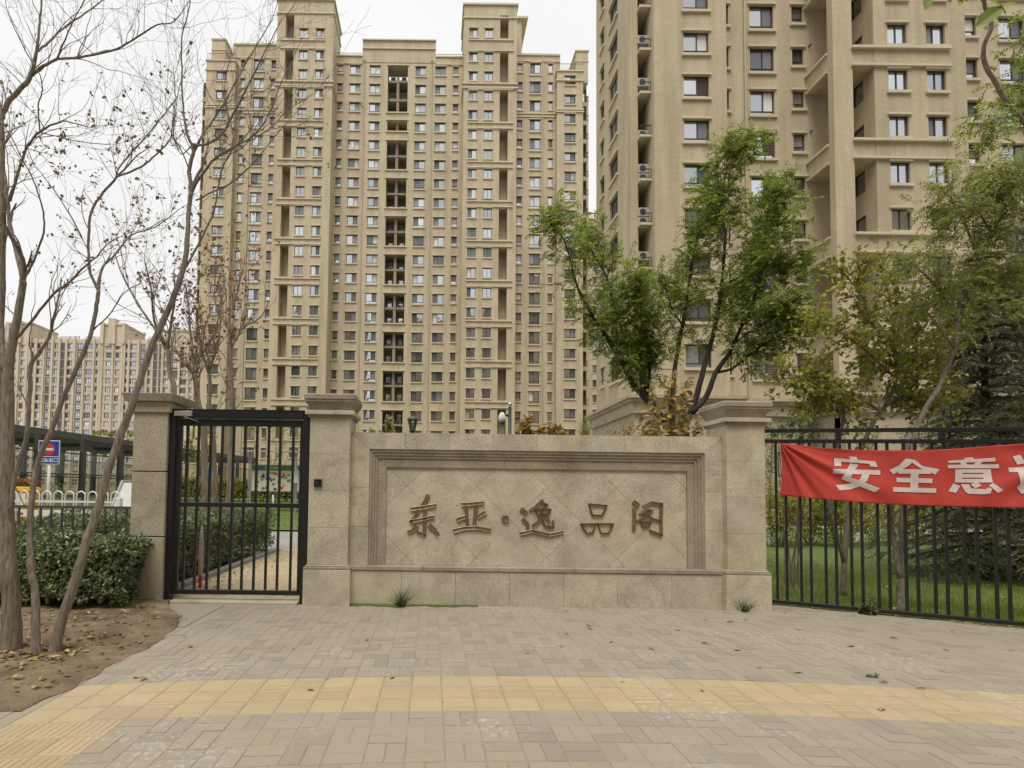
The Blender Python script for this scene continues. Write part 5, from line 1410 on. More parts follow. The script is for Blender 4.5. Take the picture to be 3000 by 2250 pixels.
# ================================================================== SEEN THROUGH THE GATE
YNB = 27.0
def gc(x, y): return (400+x/3.687, 1150+y/3.687)
na = at(*gc(1250, 785), YNB); nb_ = at(*gc(1680, 1065), YNB)
NB = thing('notice_board', ((na.x+nb_.x)/2, YNB, 0.45), 'roofed community notice board with a green header beyond the gate', 'notice board')
for (x0_, x1_, t_) in ((na.x, nb_.x, '社区公告栏'), (nb_.x+0.28, nb_.x+0.28+(nb_.x-na.x), '宣传栏')):
    MB().box(x0_-0.04, x1_+0.04, YNB, YNB+0.10, nb_.z-0.04, na.z+0.04).build('case', M_ALU, NB)
    MB().box(x0_, x1_, YNB-0.008, YNB-0.001, nb_.z, na.z-0.27).build('poster', M_PAPER, NB)
    MB().box(x0_, x1_, YNB-0.010, YNB-0.001, na.z-0.26, na.z).build('header', M_GREEN, NB)
    link('lettering', text_mesh(t_, 0.16, M_WHITE, 'lettering'), NB, Vector(((x0_+x1_)/2, YNB-0.014, na.z-0.13)) - origin(NB))
    r5 = random.Random(int(x0_*10))
    cols_ = [M_RED, M_GREEN, M_YELLOW, M_BLUE, M_METAL_GREY, M_SOLAR, M_METAL_GREY, M_METAL_GREY]
    for k in range(34):
        cx_ = r5.uniform(x0_+0.1, x1_-0.12); cz_ = r5.uniform(nb_.z+0.08, na.z-0.36); w5 = r5.uniform(0.05, 0.09); a_ = r5.uniform(-0.5, 0.5)
        if nb_.z+0.4 < cz_ < na.z-0.75: mt = cols_[4+k % 4]
        else: mt = cols_[k % 4]
        ca, sa = math.cos(a_), math.sin(a_)
        MB().poly([(cx_+w5*(u*ca-v*sa), YNB-0.011-0.0005*k/34, cz_+w5*(u*sa+v*ca)) for u, v in ((-1,-0.8),(1,-0.8),(1,0.8),(-1,0.8))]).build('picture', mt, NB)
for xx in (na.x-0.13, nb_.x+0.14, nb_.x+0.42+(nb_.x-na.x)):
    for q in (-0.05, 0.05): MB().tube([(xx+q, YNB+0.05, 0.3), (xx+q, YNB+0.05, na.z+0.75)], 0.035, 8).build('post', M_ALU, NB)
zr_ = at(*gc(1400, 655), YNB).z
MB().hexa([(na.x-0.6,YNB-0.7,zr_),(nb_.x+3.6,YNB-0.7,zr_),(nb_.x+3.6,YNB+0.7,zr_+0.12),(na.x-0.6,YNB+0.7,zr_+0.12),(na.x-0.6,YNB-0.7,zr_+0.07),(nb_.x+3.6,YNB-0.7,zr_+0.07),(nb_.x+3.6,YNB+0.7,zr_+0.19),(na.x-0.6,YNB+0.7,zr_+0.19)]).build('roof', M_ALU, NB)
q = at(*gc(1712, 900), YNB-0.2); MB().box(q.x-0.11, q.x+0.11, YNB-0.03, YNB-0.02, q.z-0.36, q.z+0.36).build('paper_notice', M_WHITE, NB)
# parked car
def car(px_, Y, label):
    c_ = at(px_, 1420, Y); zb = 1.05
    t = thing('car', (c_.x, Y, zb), label, 'car')
    L, W_ = 4.4, 1.75
    prof = [(-2.2,0.35),(-2.15,0.72),(-1.95,0.86),(-1.15,0.95),(-0.55,1.38),(0.75,1.42),(1.45,1.02),(2.05,0.95),(2.2,0.75),(2.2,0.35)]
    m = MB(); n_ = len(prof)
    for s_ in (-1, 1):
        pts = [(c_.x+a_, Y+s_*W_/2*(0.86 if z_ > 1.1 else 1.0), zb+z_) for a_, z_ in prof]; m.poly(pts if s_ < 0 else pts[::-1])
    for k in range(n_):
        (a_, z_), (a2_, z2_) = prof[k], prof[(k+1) % n_]; f1, f2 = (0.86 if z_ > 1.1 else 1.0), (0.86 if z2_ > 1.1 else 1.0)
        m.quad((c_.x+a_,Y-W_/2*f1,zb+z_),(c_.x+a_,Y+W_/2*f1,zb+z_),(c_.x+a2_,Y+W_/2*f2,zb+z2_),(c_.x+a2_,Y-W_/2*f2,zb+z2_))
    m.build('body', M_WHITE, t)
    for pl in ([(-1.0,0.98),(-0.5,1.32),(0.05,1.34),(0.05,0.98)], [(0.12,0.98),(0.12,1.34),(0.72,1.34),(1.25,1.0)]):
        MB().poly([(c_.x+a_, Y-W_/2*(0.995 if z_ < 1.1 else 0.89)-0.015, zb+z_) for a_, z_ in pl]).build('window', M_GLASS_D, t)
    for a_ in (-1.35, 1.35):
        for s_ in (-1, 1):
            wl = MB().tube([(c_.x+a_, Y+s_*(W_/2-0.18), zb+0.32), (c_.x+a_, Y+s_*(W_/2+0.02), zb+0.32)], 0.32, 16).build('tyre', M_METAL_BLACK, t)
            MB().tube([(c_.x+a_, Y+s_*(W_/2+0.021), zb+0.32), (c_.x+a_, Y+s_*(W_/2+0.03), zb+0.32)], 0.19, 12).build('rim', M_ALU, wl)
    MB().box(c_.x-2.22, c_.x-2.1, Y-0.8, Y-0.45, zb+0.62, zb+0.78).build('headlight', M_ALU, t)
car(690, 48.0, 'white car parked in front of the canopy, behind the maple trunks')
# rolled-up red and white sunshade leaning at the hedge
q = gnd(586, 1722)
UM = thing('folded_parasol', (q.x, q.y, 0), 'folded pink and white parasol standing against the hedge behind the gate', 'parasol')
M_PINK = plain('faded_pink_cloth', (0.48, 0.36, 0.32), 0.85, 0.2, 9)
MB().lathe((q.x, q.y, 0.18), [(0.022,0),(0.034,0.06),(0.042,0.30),(0.038,0.55),(0.026,0.72),(0.012,0.78)], 10).build('folded_cloth', M_PINK, UM, smooth=True)
MB().tube([(q.x, q.y, 0), (q.x, q.y, 0.2)], 0.03, 8).build('red_foot', M_RED, UM); MB().tube([(q.x, q.y, 0.94), (q.x, q.y, 1.02)], 0.014, 8).build('tip', M_WHITE, UM)
# garden lamp rising behind the wall
YLA = 18.0; q = at(1209, 1219, YLA)
LA = thing('garden_lamp', (q.x, YLA, 0), 'dark garden lantern on a post rising behind the name wall', 'lamp')
zt = q.z
MB().lathe((q.x, YLA, zt-0.13), [(0.20,0),(0.19,0.03),(0.14,0.08),(0.06,0.115),(0.012,0.13)], 16).build('cap', M_METAL_GREY, LA, smooth=True)
m = MB()
for k in range(6):
    a_ = k*math.pi/3+0.2; m.bar((q.x+0.165*math.cos(a_),YLA+0.165*math.sin(a_),zt-0.13),(q.x+0.09*math.cos(a_),YLA+0.09*math.sin(a_),zt-0.49),0.014,0.014)
m.build('cage', M_METAL_BLACK, LA)
MB().lathe((q.x, YLA, zt-0.49), [(0.08,0),(0.155,0.355)], 12).build('globe', M_CLEAR, LA)
MB().lathe((q.x, YLA, zt-0.47), [(0.03,0),(0.035,0.08),(0.03,0.18),(0.01,0.2)], 8).build('bulb', M_WHITE, LA)
MB().lathe((q.x, YLA, zt-0.56), [(0.04,0),(0.12,0.03),(0.12,0.06)], 12).build('collar', M_METAL_BLACK, LA)
MB().tube([(q.x, YLA, 0), (q.x, YLA, zt-0.56)], 0.045, 10).build('post', M_METAL_BLACK, LA, smooth=True)
# camera mast
YCM = 14.7; q = at(1494, 1179, YCM)
CM = thing('camera_mast', (q.x, YCM, 0), 'black mast with a silver ball top and a white dome camera', 'camera mast')
MB().tube([(q.x, YCM, 0), (q.x, YCM, q.z-0.13)], 0.046, 12).build('mast', M_METAL_BLACK, CM, smooth=True)
m = MB(); m.lathe((q.x, YCM, q.z-0.115), [(0.03*math.sin(math.pi*k/8)*1.9+0.001, 0.0575*(1-math.cos(math.pi*k/8))) for k in range(9)], 14); m.build('ball', M_ALU, CM, smooth=True)
MB().tube([(q.x, YCM, q.z-0.135), (q.x, YCM, q.z-0.112)], 0.05, 12).build('collar', M_ALU, CM)
k_ = at(1471, 1228, YCM-0.08)
MB().bar((q.x-0.03, YCM, k_.z+0.10), (k_.x, YCM-0.06, k_.z+0.15), 0.05, 0.05).build('arm', M_METAL_BLACK, CM)
m = MB(); m.lathe((k_.x, YCM-0.08, k_.z-0.07), [(0.085,0),(0.105,0.06),(0.10,0.15),(0.06,0.23),(0.035,0.26)], 14); cb = m.build('housing', M_WHITE, CM, smooth=True)
m = MB(); m.lathe((k_.x, YCM-0.08, k_.z-0.16), [(0.01,0),(0.055,0.02),(0.08,0.06),(0.083,0.09)], 14); m.build('dome', M_METAL_GREY, cb, smooth=True)
# ================================================================== VEGETATION
def rv(r): 
    while True:
        v = Vector((r.uniform(-1,1), r.uniform(-1,1), r.uniform(-1,1)))
        if 0.05 < v.length < 1: return v.normalized()
class Leaves:
    """many small leaf faces gathered into one mesh"""
    def __init__(s): s.V = []; s.F = []
    def leaf(s, p, d, nrm, L, W, fold=0.0):
        side = d.cross(nrm)
        if side.length < 1e-4: side = d.orthogonal()
        side.normalize(); up = side.cross(d).normalized(); i = len(s.V)
        if fold:
            m = p+d*(L*0.5)
            s.V += [tuple(p), tuple(p+d*(L*0.28)+side*(W*0.42)+up*(fold*W)), tuple(p+d*(L*0.65)+side*(W*0.46)+up*(fold*W)), tuple(p+d*L-up*(fold*W)), tuple(p+d*(L*0.65)-side*(W*0.46)+up*(fold*W)), tuple(p+d*(L*0.28)-side*(W*0.42)+up*(fold*W)), tuple(m-up*(fold*W*0.3))]
            s.F += [(i,i+1,i+6,), (i+1,i+2,i+6), (i+2,i+3,i+6), (i+3,i+4,i+6), (i+4,i+5,i+6), (i+5,i,i+6)]
        else:
            s.V += [tuple(p), tuple(p+d*(L*0.45)+side*(W*0.5)), tuple(p+d*L), tuple(p+d*(L*0.45)-side*(W*0.5))]
            s.F.append((i, i+1, i+2, i+3))
    def build(s, name, mat, parent=None):
        off = origin(parent) if parent is not None else Vector((0,0,0))
        me = bpy.data.meshes.new(name)
        me.from_pydata([(a-off.x, b-off.y, c-off.z) for a, b, c in s.V], [], s.F); me.materials.append(mat)
        return link(name, me, parent)
def pinnate(lv, p, d, r, L=0.2, pairs=6, ll=0.055, lw=0.02, droop=0.5):
    d = d.normalized(); q = Vector(p); dd_ = Vector(d); nrm = (Vector((0,0,1))+rv(r)*0.5).normalized()
    for k in range(pairs):
        dd_ = (dd_+Vector((0,0,-droop/pairs))).normalized(); q = q+dd_*(L/pairs)
        side = dd_.cross(nrm)
        if side.length < 1e-3: continue
        side.normalize()
        for s_ in (-1, 1):
            ld = (side*s_+dd_*0.55+Vector((0,0,-0.25))+rv(r)*0.18).normalized()
            lv.leaf(q, ld, (nrm+rv(r)*0.4), ll*r.uniform(0.75,1.15), lw)
    lv.leaf(q, dd_, nrm, ll, lw)
def twig(mb, p, d, L, r0, depth, r, anchors, wander=0.35, up=0.12, kids=(2,4), spread=0.8, n=None, shrink=0.58):
    ns = max(3, int(L/0.10)); ns = min(ns, 7)
    pts = [Vector(p)]; dirs = [d.normalized()]; d = Vector(d).normalized()
    for k in range(ns):
        d = (d+rv(r)*wander+Vector((0,0,up))).normalized(); pts.append(pts[-1]+d*(L/ns)); dirs.append(d)
    rad = [max(0.0012, r0*(1-0.65*k/ns)) for k in range(ns+1)]
    mb.tube(pts, rad, n or (5 if r0 > 0.012 else 3), cap=False)
    for k in range(1, ns+1): anchors.append((pts[k], dirs[k], depth))
    if depth > 0:
        for _ in range(r.randint(*kids)):
            k = r.randint(max(1, ns//4), ns); nd = (dirs[k]+rv(r)*spread).normalized()
            twig(mb, pts[k], nd, L*shrink*r.uniform(0.7,1.25), max(0.0013, rad[k]*0.6), depth-1, r, anchors, wander, up, kids, spread, n, shrink)
def smooth_path(pts, sub=3):
    out = []
    n_ = len(pts)
    for i in range(n_-1):
        p0, p1, p2, p3 = pts[max(i-1,0)], pts[i], pts[i+1], pts[min(i+2,n_-1)]
        for k in range(sub):
            t = k/sub
            out.append(tuple(0.5*((2*p1[a])+(-p0[a]+p2[a])*t+(2*p0[a]-5*p1[a]+4*p2[a]-p3[a])*t*t+(-p0[a]+3*p1[a]-3*p2[a]+p3[a])*t**3) for a in range(len(p1))))
    out.append(pts[-1]); return out
def limb(mb, pix, rpx, Y0, Y1, r, sub=3, jit=0.0, n=8, rough=0.0):
    """a traced limb: pixels with radii (pixels), running from depth Y0 to Y1; returns world points and radii"""
    k = len(pix); q = [(pix[i][0], pix[i][1], Y0+(Y1-Y0)*i/(k-1), rpx[i] if hasattr(rpx, '__len__') else rpx) for i in range(k)]
    q = smooth_path(q, sub); P = []; R = []
    for a, b, y, rr in q:
        p = at(a, b, y); P.append(p+rv(r)*jit); R.append(max(0.002, rr*y/F_PX*(1+r.uniform(-rough, rough))))
    mb.tube(P, R, n); return P, R

# ---------------------------------------------------------------- three bare trees on the left
def bare_tree(name, label, base_px, limbs, Y, seed, twig_n, leafy, group):
    r = random.Random(seed); b0 = gnd(*base_px)
    t = thing(name, (b0.x, b0.y, 0), label, 'tree', group)
    mb = MB(); lv = Leaves(); an = []
    for pix, rp, y0, y1, tw in limbs:
        rp = [q_*0.68 for q_ in rp]
        P, R = limb(mb, pix, rp, Y+y0, Y+y1, r, 4, 0.004, 9, 0.04)
        m_ = len(P)
        for _ in range(int(tw*twig_n)):
            k = r.randint(int(m_*0.25), m_-1); d = (P[min(k+1,m_-1)]-P[max(k-1,0)]).normalized()
            nd = (d*0.7+rv(r)*0.9+Vector((0,0,0.25))).normalized(); nd.y *= 0.6
            twig(mb, P[k], nd, r.uniform(0.22, 0.75), min(R[k]*0.5, 0.007), 2, r, an, 0.30, 0.10, (1,3), 0.75)
        d = (P[-1]-P[-3]).normalized(); twig(mb, P[-1], d, 0.5, R[-1], 2, r, an, 0.28, 0.08, (2,4), 0.7)
    tr = mb.build('trunk', M_BARK, t, smooth=True)
    for p, d, dep in an:
        if dep == 0 and r.random() < leafy and p.z < 5.6:
            for _ in range(r.randint(1, 3)): lv.leaf(p+rv(r)*0.02, (rv(r)+Vector((0,0,-0.7))).normalized(), rv(r), r.uniform(0.018,0.05), r.uniform(0.014,0.035), 0.2)
    if lv.F: lv.build('leaves', M_DRY, t)
    return t
L1 = [
 ([(34,1915),(33,1800),(28,1690),(20,1560),(18,1450),(22,1250),c4(38,1330),c4(48,1230),c4(75,1090),c4(108,900),c4(112,860)], [40,36,33,30,27,24,22,19,16,14,13], 0,0, 0.2),
 ([c4(112,870),c4(85,740),c4(52,620),c4(38,500),c4(20,340),c4(8,240),c1(8,700)], [11,10,9,8,7,6,5], 0,0.2, 0.7),
 ([c4(120,850),c4(150,800),c4(205,660),c4(213,560),c4(195,470),c4(150,350),c4(105,270),c4(60,180),c4(25,120)], [6,5,4,3.6,3.2,2.8,2.5,2,1.5], 0,-0.4, 0.8),
 ([c4(20,1300),c4(8,1120),c4(14,900),c4(16,690)], [13,11,10,10], 0,0.3, 0.1),
 ([(10,1400),c4(4,1000),c4(14,560),c4(10,300),c4(8,120),c1(12,760),c1(62,650),c1(130,580),c1(200,490),c1(237,340),c1(255,150),c1(270,0),c1(275,-120)], [16,13,12,11,10,10,10,9.5,8.5,6,4.5,3.5,2.5], 0.1,0.2, 1.3),
 ([c1(200,492),c1(280,430),c1(370,382),c1(500,374),c1(720,330),c1(850,268),c1(1010,160),c1(1130,140),c1(1215,20)], [6.5,5.8,5.2,4.8,4.2,3.6,3,2.3,1.6], 0.2,-0.5, 1.6),
 ([c1(238,335),c1(320,270),c1(400,188),c1(560,80),c1(680,-10)], [5,4.4,3.8,3,2.2], 0.2,0.7, 1.0),
 ([c1(370,382),c1(440,210),c1(500,90),c1(560,-20)], [3.6,2.8,2.2,1.6], 0,-0.2, 0.7),
 ([c4(84,1145),c4(170,1040),c4(260,930),c4(330,880),c4(405,805),c4(470,750),c4(520,690),c4(610,640)], [6,5.5,5,4.5,4,3,2.4,1.6], 0,-0.5, 0.7),
 ([c4(48,480),c4(100,300),c4(140,205),c4(195,142),c4(290,95),c4(350,98),c4(440,122)], [6,5.2,4.8,4.2,3.4,2.6,1.6], 0,-0.4, 1.0),
 ([c4(195,142),c4(186,60),c4(185,0),c1(272,600),c1(270,520),c1(215,400)], [3.4,3,2.8,2.6,2.4,2], -0.2,-0.3, 0.6),
 ([c4(200,148),c4(300,170),c4(410,195),c4(530,205)], [2.6,2.2,1.9,1.4], -0.2,-0.5, 0.7),
 ([(30,1500),(45,1392),(75,1290),c4(138,1500),c4(145,1390),c4(148,1275),c4(200,1205),c4(232,1150),c4(250,1105)], [9,9,9,9,9,9.5,8,7,6.5], -0.2,-0.3, 0.5)]
bare_tree('bare_tree', 'thick bare grey tree at the edge of the soil bed', (34,1915), L1, 5.2, 11, 11, 0.16, 'bare trees in the soil bed')
L2 = [
 ([(106,1925),(104,1840),(103,1740),(93,1680),(88,1600),(90,1500),(97,1426),(113,1347),(147,1268),c4(300,1455),c4(408,1212),c4(448,1100),c4(470,985),c4(480,915)], [21,18,15,16,13,12,11.5,11,10.5,10,9.2,8.6,8,8], 0,0.3, 0.25),
 ([c4(480,915),c4(440,830),c4(430,740),c4(430,650),c4(445,530),c4(500,440),c4(568,362)], [6.5,6,5.6,5.4,5.2,5,4.6], 0.3,0.2, 0.7),
 ([c4(568,362),c4(690,312),c4(740,270),c4(820,190),c4(838,120),c4(852,0),c1(1130,560)], [4.2,3.8,3.4,3,2.4,2,1.5], 0.2,-0.3, 1.2),
 ([c4(570,350),c4(580,315),c4(680,200),c4(790,70),c4(850,-10)], [3.6,3.4,3,2.4,1.8], 0.2,0.6, 1.0),
 ([c4(480,915),c4(500,800),c4(560,740),c4(640,645),c4(760,602),c4(872,520)], [4.6,4,3.4,3,2.4,1.6], 0.3,0.9, 1.3),
 ([c4(400,660),c4(330,530),c4(220,370),c4(170,310)], [3,2.4,1.8,1.3], 0.3,-0.1, 0.9),
 ([c4(450,1110),c4(540,1020),c4(600,930),c4(680,880)], [3,2.6,2,1.4], 0.3,0.0, 0.7)]
bare_tree('bare_tree', 'slim bare tree with a kinked stem, standing between its two neighbours', (106,1925), L2, 5.1, 12, 9, 0.30, 'bare trees in the soil bed')
L3 = [
 ([(158,1915),(172,1850),(200,1760),(230,1670),(252,1590),(276,1520),(294,1471),(316,1381),(339,1313),(382,1200),c4(700,1290),c4(768,1115),c4(850,930),c4(895,790),c4(912,650),c4(915,540),c4(928,440)], [25,21,20,19,18,17,16.5,16,15.5,15,14,13,12.5,11.5,10.5,9.5,9.5], 0,0.3, 0.15),
 ([c4(928,440),c4(925,380),c4(920,320),c4(938,250),c4(936,210),c4(908,150),c4(890,20),c1(1180,500),c1(1178,250),c1(1225,60),c1(1240,-60)], [9,8.6,8.2,7.5,7,5,4.2,3.6,3,2.4,1.8], 0.3,0.3, 1.0),
 ([c1(1250,935),c1(1330,935),c1(1440,868),c1(1500,760),c1(1560,650),c1(1650,470),c1(1720,330),c1(1790,190)], [5.5,5.2,5,4.4,4,3.2,2.6,1.8], 0.3,-0.2, 1.2),
 ([c1(1245,1010),c1(1300,900),c1(1370,790),c1(1440,690),c1(1560,470),c1(1650,320),c1(1760,130)], [5,4.6,4.2,3.8,3.2,2.6,1.8], 0.3,0.7, 1.2),
 ([c1(1240,1245),c1(1310,1130),c1(1390,1030),c1(1460,985),c1(1545,935),c1(1640,880),c1(1730,760),c1(1850,470)], [6,5.4,5,5.6,4.6,3.6,2.8,1.8], 0.3,-0.3, 1.2),
 ([c1(1545,935),c1(1640,900),c1(1760,820),c1(1880,700),c1(1990,640)], [3,2.6,2.2,1.8,1.3], -0.1,-0.4, 0.9),
 ([c1(1270,1300),c1(1380,1240),c1(1490,1190),c1(1600,1100),c1(1720,960),c1(1860,790)], [3.4,3.2,3,2.6,2,1.4], 0.3,0.0, 0.9),
 ([c4(905,800),c4(960,700),c4(1000,620),c4(1040,530),c4(1062,400),c4(1090,300),c4(1130,230),c4(1190,170)], [4.6,4.4,4.2,3.8,3.4,3,2.6,2], 0.3,-0.2, 0.9),
 ([c4(935,205),c4(880,250),c4(840,165),c4(800,80),c4(740,0)], [2.6,2.2,2,1.6,1.2], 0.4,0.9, 0.9),
 ([c4(915,320),c4(880,230),c4(845,165),c4(850,60),c1(1165,540)], [3,2.6,2.3,2,1.5], 0.3,0.1, 0.8)]
bare_tree('bare_tree', 'bare tree leaning across the rendered pillar', (158,1915), L3, 5.2, 13, 11, 0.16, 'bare trees in the soil bed')

# ---------------------------------------------------------------- young maples with a few rust leaves behind the gate
def maple(label, base_px, limbs, Y, seed, nt, white=False):
    r = random.Random(seed); b0 = at(base_px[0], 1660, Y)
    t = thing('young_maple', (b0.x, Y, 0), label, 'tree', 'young maples behind the gate')
    mb = MB(); lv = Leaves(); an = []
    for li, (pix, rp) in enumerate(limbs):
        P, R = limb(mb, pix, rp, Y, Y+(r.uniform(-0.6, 0.6) if li else 0), r, 3, 0.006, 7, 0.05); m_ = len(P)
        if li == 0: mb.tube([(P[0].x, P[0].y, 0), P[0]], [R[0]*1.25, R[0]], 7)
        for _ in range(nt):
            k = r.randint(int(m_*(0.45 if li == 0 else 0.2)), m_-1); d = (P[min(k+1,m_-1)]-P[max(k-1,0)]).normalized()
            twig(mb, P[k], (d*0.8+rv(r)*0.7+Vector((0,0,0.3))).normalized(), r.uniform(0.5, 1.3), min(R[k]*0.5, 0.012), 2, r, an, 0.22, 0.12, (2,3), 0.7)
    mb.build('trunk', M_BARK_PALE, t, smooth=True)
    for p, d, dep in an:
        if dep <= 1 and r.random() < 0.20: 
            a_ = (rv(r)+Vector((0,0,-0.8))).normalized(); L = r.uniform(0.05,0.10)
            for s_ in (-0.8, 0.0, 0.8): lv.leaf(p, (a_+a_.orthogonal().normalized()*s_).normalized(), rv(r), L*(1.0 if s_ == 0 else 0.8), L*0.45)
    lv.build('leaves', M_MAPLE, t)
maple('pale forked young maple with rust leaves, nearest to the speckled pillar', (604,0), [
    ([(604,1560),(600,1400),(596,1240),c4(965,1470),c4(955,1380),c4(945,1320)], [10,10,9,9,8,8]),
    ([c4(945,1320),c4(900,1270),c4(850,1200),c4(790,1150),c4(690,1010),c4(600,850),c4(560,740)], [6,5,4.4,4,3.4,2.4,1.6]),
    ([c4(945,1320),c4(965,1250),c4(1000,1190),c4(1050,1100),c4(1090,880)], [5,4.4,4,3,2]),
    ([c4(945,1320),c4(935,1200),c4(920,1050),c4(905,900)], [4.4,3.6,2.8,1.8])], 11.0, 21, 10)
maple('slender young maple, middle one of the row seen through the gate', (632,0), [
    ([(632,1560),(628,1400),(624,1280),c4(1015,1500),c4(1020,1380),c4(1015,1250)], [9,8.6,8,7,6,5]),
    ([c4(1018,1300),c4(1060,1160),c4(1075,1000),c4(1060,880)], [4.4,3.4,2.6,1.6]),
    ([c4(1018,1330),c4(980,1200),c4(960,1060)], [3.6,2.8,1.8])], 12.2, 22, 9)
maple('straight pale young maple growing closest to the notice board', (668,0), [
    ([(668,1560),(674,1380),(679,1230),c4(1130,1490),c4(1125,1350),c4(1120,1200),c4(1130,1050)], [9,8.6,8.4,7.6,6.6,5.6,4.4]),
    ([c4(1130,1050),c4(1150,920),c4(1190,790)], [3.8,2.8,1.8]), ([c4(1122,1200),c4(1180,1100),c4(1270,1040),c4(1310,960)], [3.4,2.8,2.2,1.4]),
    ([c4(1122,1120),c4(1060,1010),c4(1030,900)], [3.2,2.6,1.6])], 11.4, 23, 9)
maple('dark crooked maple with a drooping stem rising above the pillar cap', (520,0), [
    ([(522,1560),(512,1400),(505,1250),c4(848,1400),c4(825,1310),c4(818,1210),c4(800,1185)], [9,8.6,8,8,7.4,6.6,6]),
    ([c4(815,1210),c4(830,1080),c4(850,960),c4(845,820)], [5,4,3,2]), ([c4(800,1185),c4(750,1060),c4(735,900),c4(700,760)], [4.4,3.6,2.8,1.8])], 10.2, 24, 7)
q = at(612, 1385, 10.9); 
tg = MB().hexa([(q.x-0.03,10.9,q.z-0.11),(q.x+0.03,10.9,q.z-0.11),(q.x+0.03,10.93,q.z-0.11),(q.x-0.03,10.93,q.z-0.11),(q.x-0.035,10.9,q.z+0.09),(q.x+0.03,10.9,q.z+0.11),(q.x+0.03,10.93,q.z+0.11),(q.x-0.035,10.93,q.z+0.09)]).build('blue_tag', plain('tag_blue', (0.02, 0.22, 0.42), 0.5, 0.1), bevel=0.008)
tag(tg, 'small bright blue tag hanging on a maple trunk behind the gate', 'tag')

# ---------------------------------------------------------------- the green locust behind the name wall
def lc(x, y): return (1550+x/1.8437, 380+y/1.8437)
r = random.Random(31); YLO = 10.5
LIM = [
 ([(760,1900),(755,1640),(690,1520),(620,1440),(560,1370),(520,1290),(440,1150),(370,1050),(300,930),(250,820),(220,690),(185,590),(150,520)], [24,22,20,18,16,15,13,11,9,7,5,3.5,2], 0.0,-0.5, 52, 0.28),
 ([(640,1450),(600,1310),(560,1240),(510,1100),(460,950),(420,800),(345,660),(290,565)], [12,11,10,8,7,5,3.5,2], 0.1,0.8, 64, 0.15),
 ([(640,1420),(650,1300),(640,1150),(600,1000),(560,880)], [9,8,6,4,2.5], 0.0,-0.6, 60, 0.2),
 ([(770,1900),(775,1640),(770,1500),(785,1330),(792,1260),(830,1050),(852,900),(875,750),(905,600),(960,450),(975,385)], [24,20,16,13,12,10,8.5,7,5,3,2], 0.1,0.5, 52, 0.42),
 ([(800,1900),(830,1640),(885,1500),(920,1380),(960,1230),(1000,1080),(1030,930),(1050,730),(1060,560),(1040,440),(1050,310),(1070,210),(1110,130)], [26,22,18,15,13,11,9.5,8,6.5,5,4,3,2], 0.0,-0.3, 64, 0.36),
 ([(880,1530),(960,1440),(1010,1310),(1080,1210),(1130,1100),(1200,960),(1240,820),(1260,700),(1320,570),(1365,450),(1385,370)], [16,14,13,12,10,8.5,7,5.5,4.5,3,2], -0.1,-0.7, 58, 0.3),
 ([(1020,1310),(1100,1290),(1200,1210),(1320,1130),(1385,1090)], [8,7,5.5,4,2.5], -0.2,-0.5, 32, 0.25),
 ([(1045,835),(1150,790),(1190,720),(1245,668),(1280,540),(1290,430)], [6,5.5,5,4.2,3,2], -0.1,0.5, 26, 0.3),
 ([(1225,915),(1330,860),(1380,790),(1410,730)], [4,3.4,2.8,2], -0.4,-0.8, 20, 0.2),
 ([(1040,1000),(1130,930),(1170,860)], [5,4,2.5], 0,0.7, 24, 0.2), ([(830,1060),(770,960),(740,860)], [4,3,2], 0.2,-0.2, 18, 0.2), ([(1110,1150),(1220,1080),(1330,1010),(1390,980)], [5,4,3,2], -0.3,-0.9, 26, 0.2)]
b0 = at(*lc(790, 1640), YLO)
LO = thing('locust_tree', (b0.x, YLO, 0), 'broad multi-stemmed green locust tree spreading above the name wall', 'tree')
mb = MB(); lv = Leaves()
for pix, rp, y0, y1, nt_, lo in LIM:
    P, R = limb(mb, [lc(*p_) for p_ in pix], [q_/1.8437 for q_ in rp], YLO+y0, YLO+y1, r, 3, 0.006, 8, 0.05); m_ = len(P)
    for _ in range(int(nt_*1.6)):
        k = r.randint(int(m_*lo), m_-1); d = (P[min(k+1,m_-1)]-P[max(k-1,0)]).normalized(); an = []
        nd = (d*0.7+rv(r)*0.85+Vector((0,0,0.15))).normalized()
        twig(mb, P[k], nd, r.uniform(0.22, 0.56), min(R[k]*0.4, 0.008), 1, r, an, 0.20, 0.06, (2,3), 0.75)
        for p, dv, dep in an:
            if r.random() < (0.85 if (p-P[k]).length > 0.14 else 0.15): pinnate(lv, p, (dv*0.5+rv(r)+Vector((0,0,0.05))).normalized(), r, r.uniform(0.14,0.24), r.randint(5,7), 0.066, 0.026, 0.6)
    for q_ in range(5): pinnate(lv, P[-1], (P[-1]-P[-3]).normalized()+rv(r)*0.6, r, 0.2, 6, 0.055, 0.02, 0.4)
mb.build('trunk', M_BARK_DK, LO, smooth=True); lv.build('crown', M_LOCUST, LO)

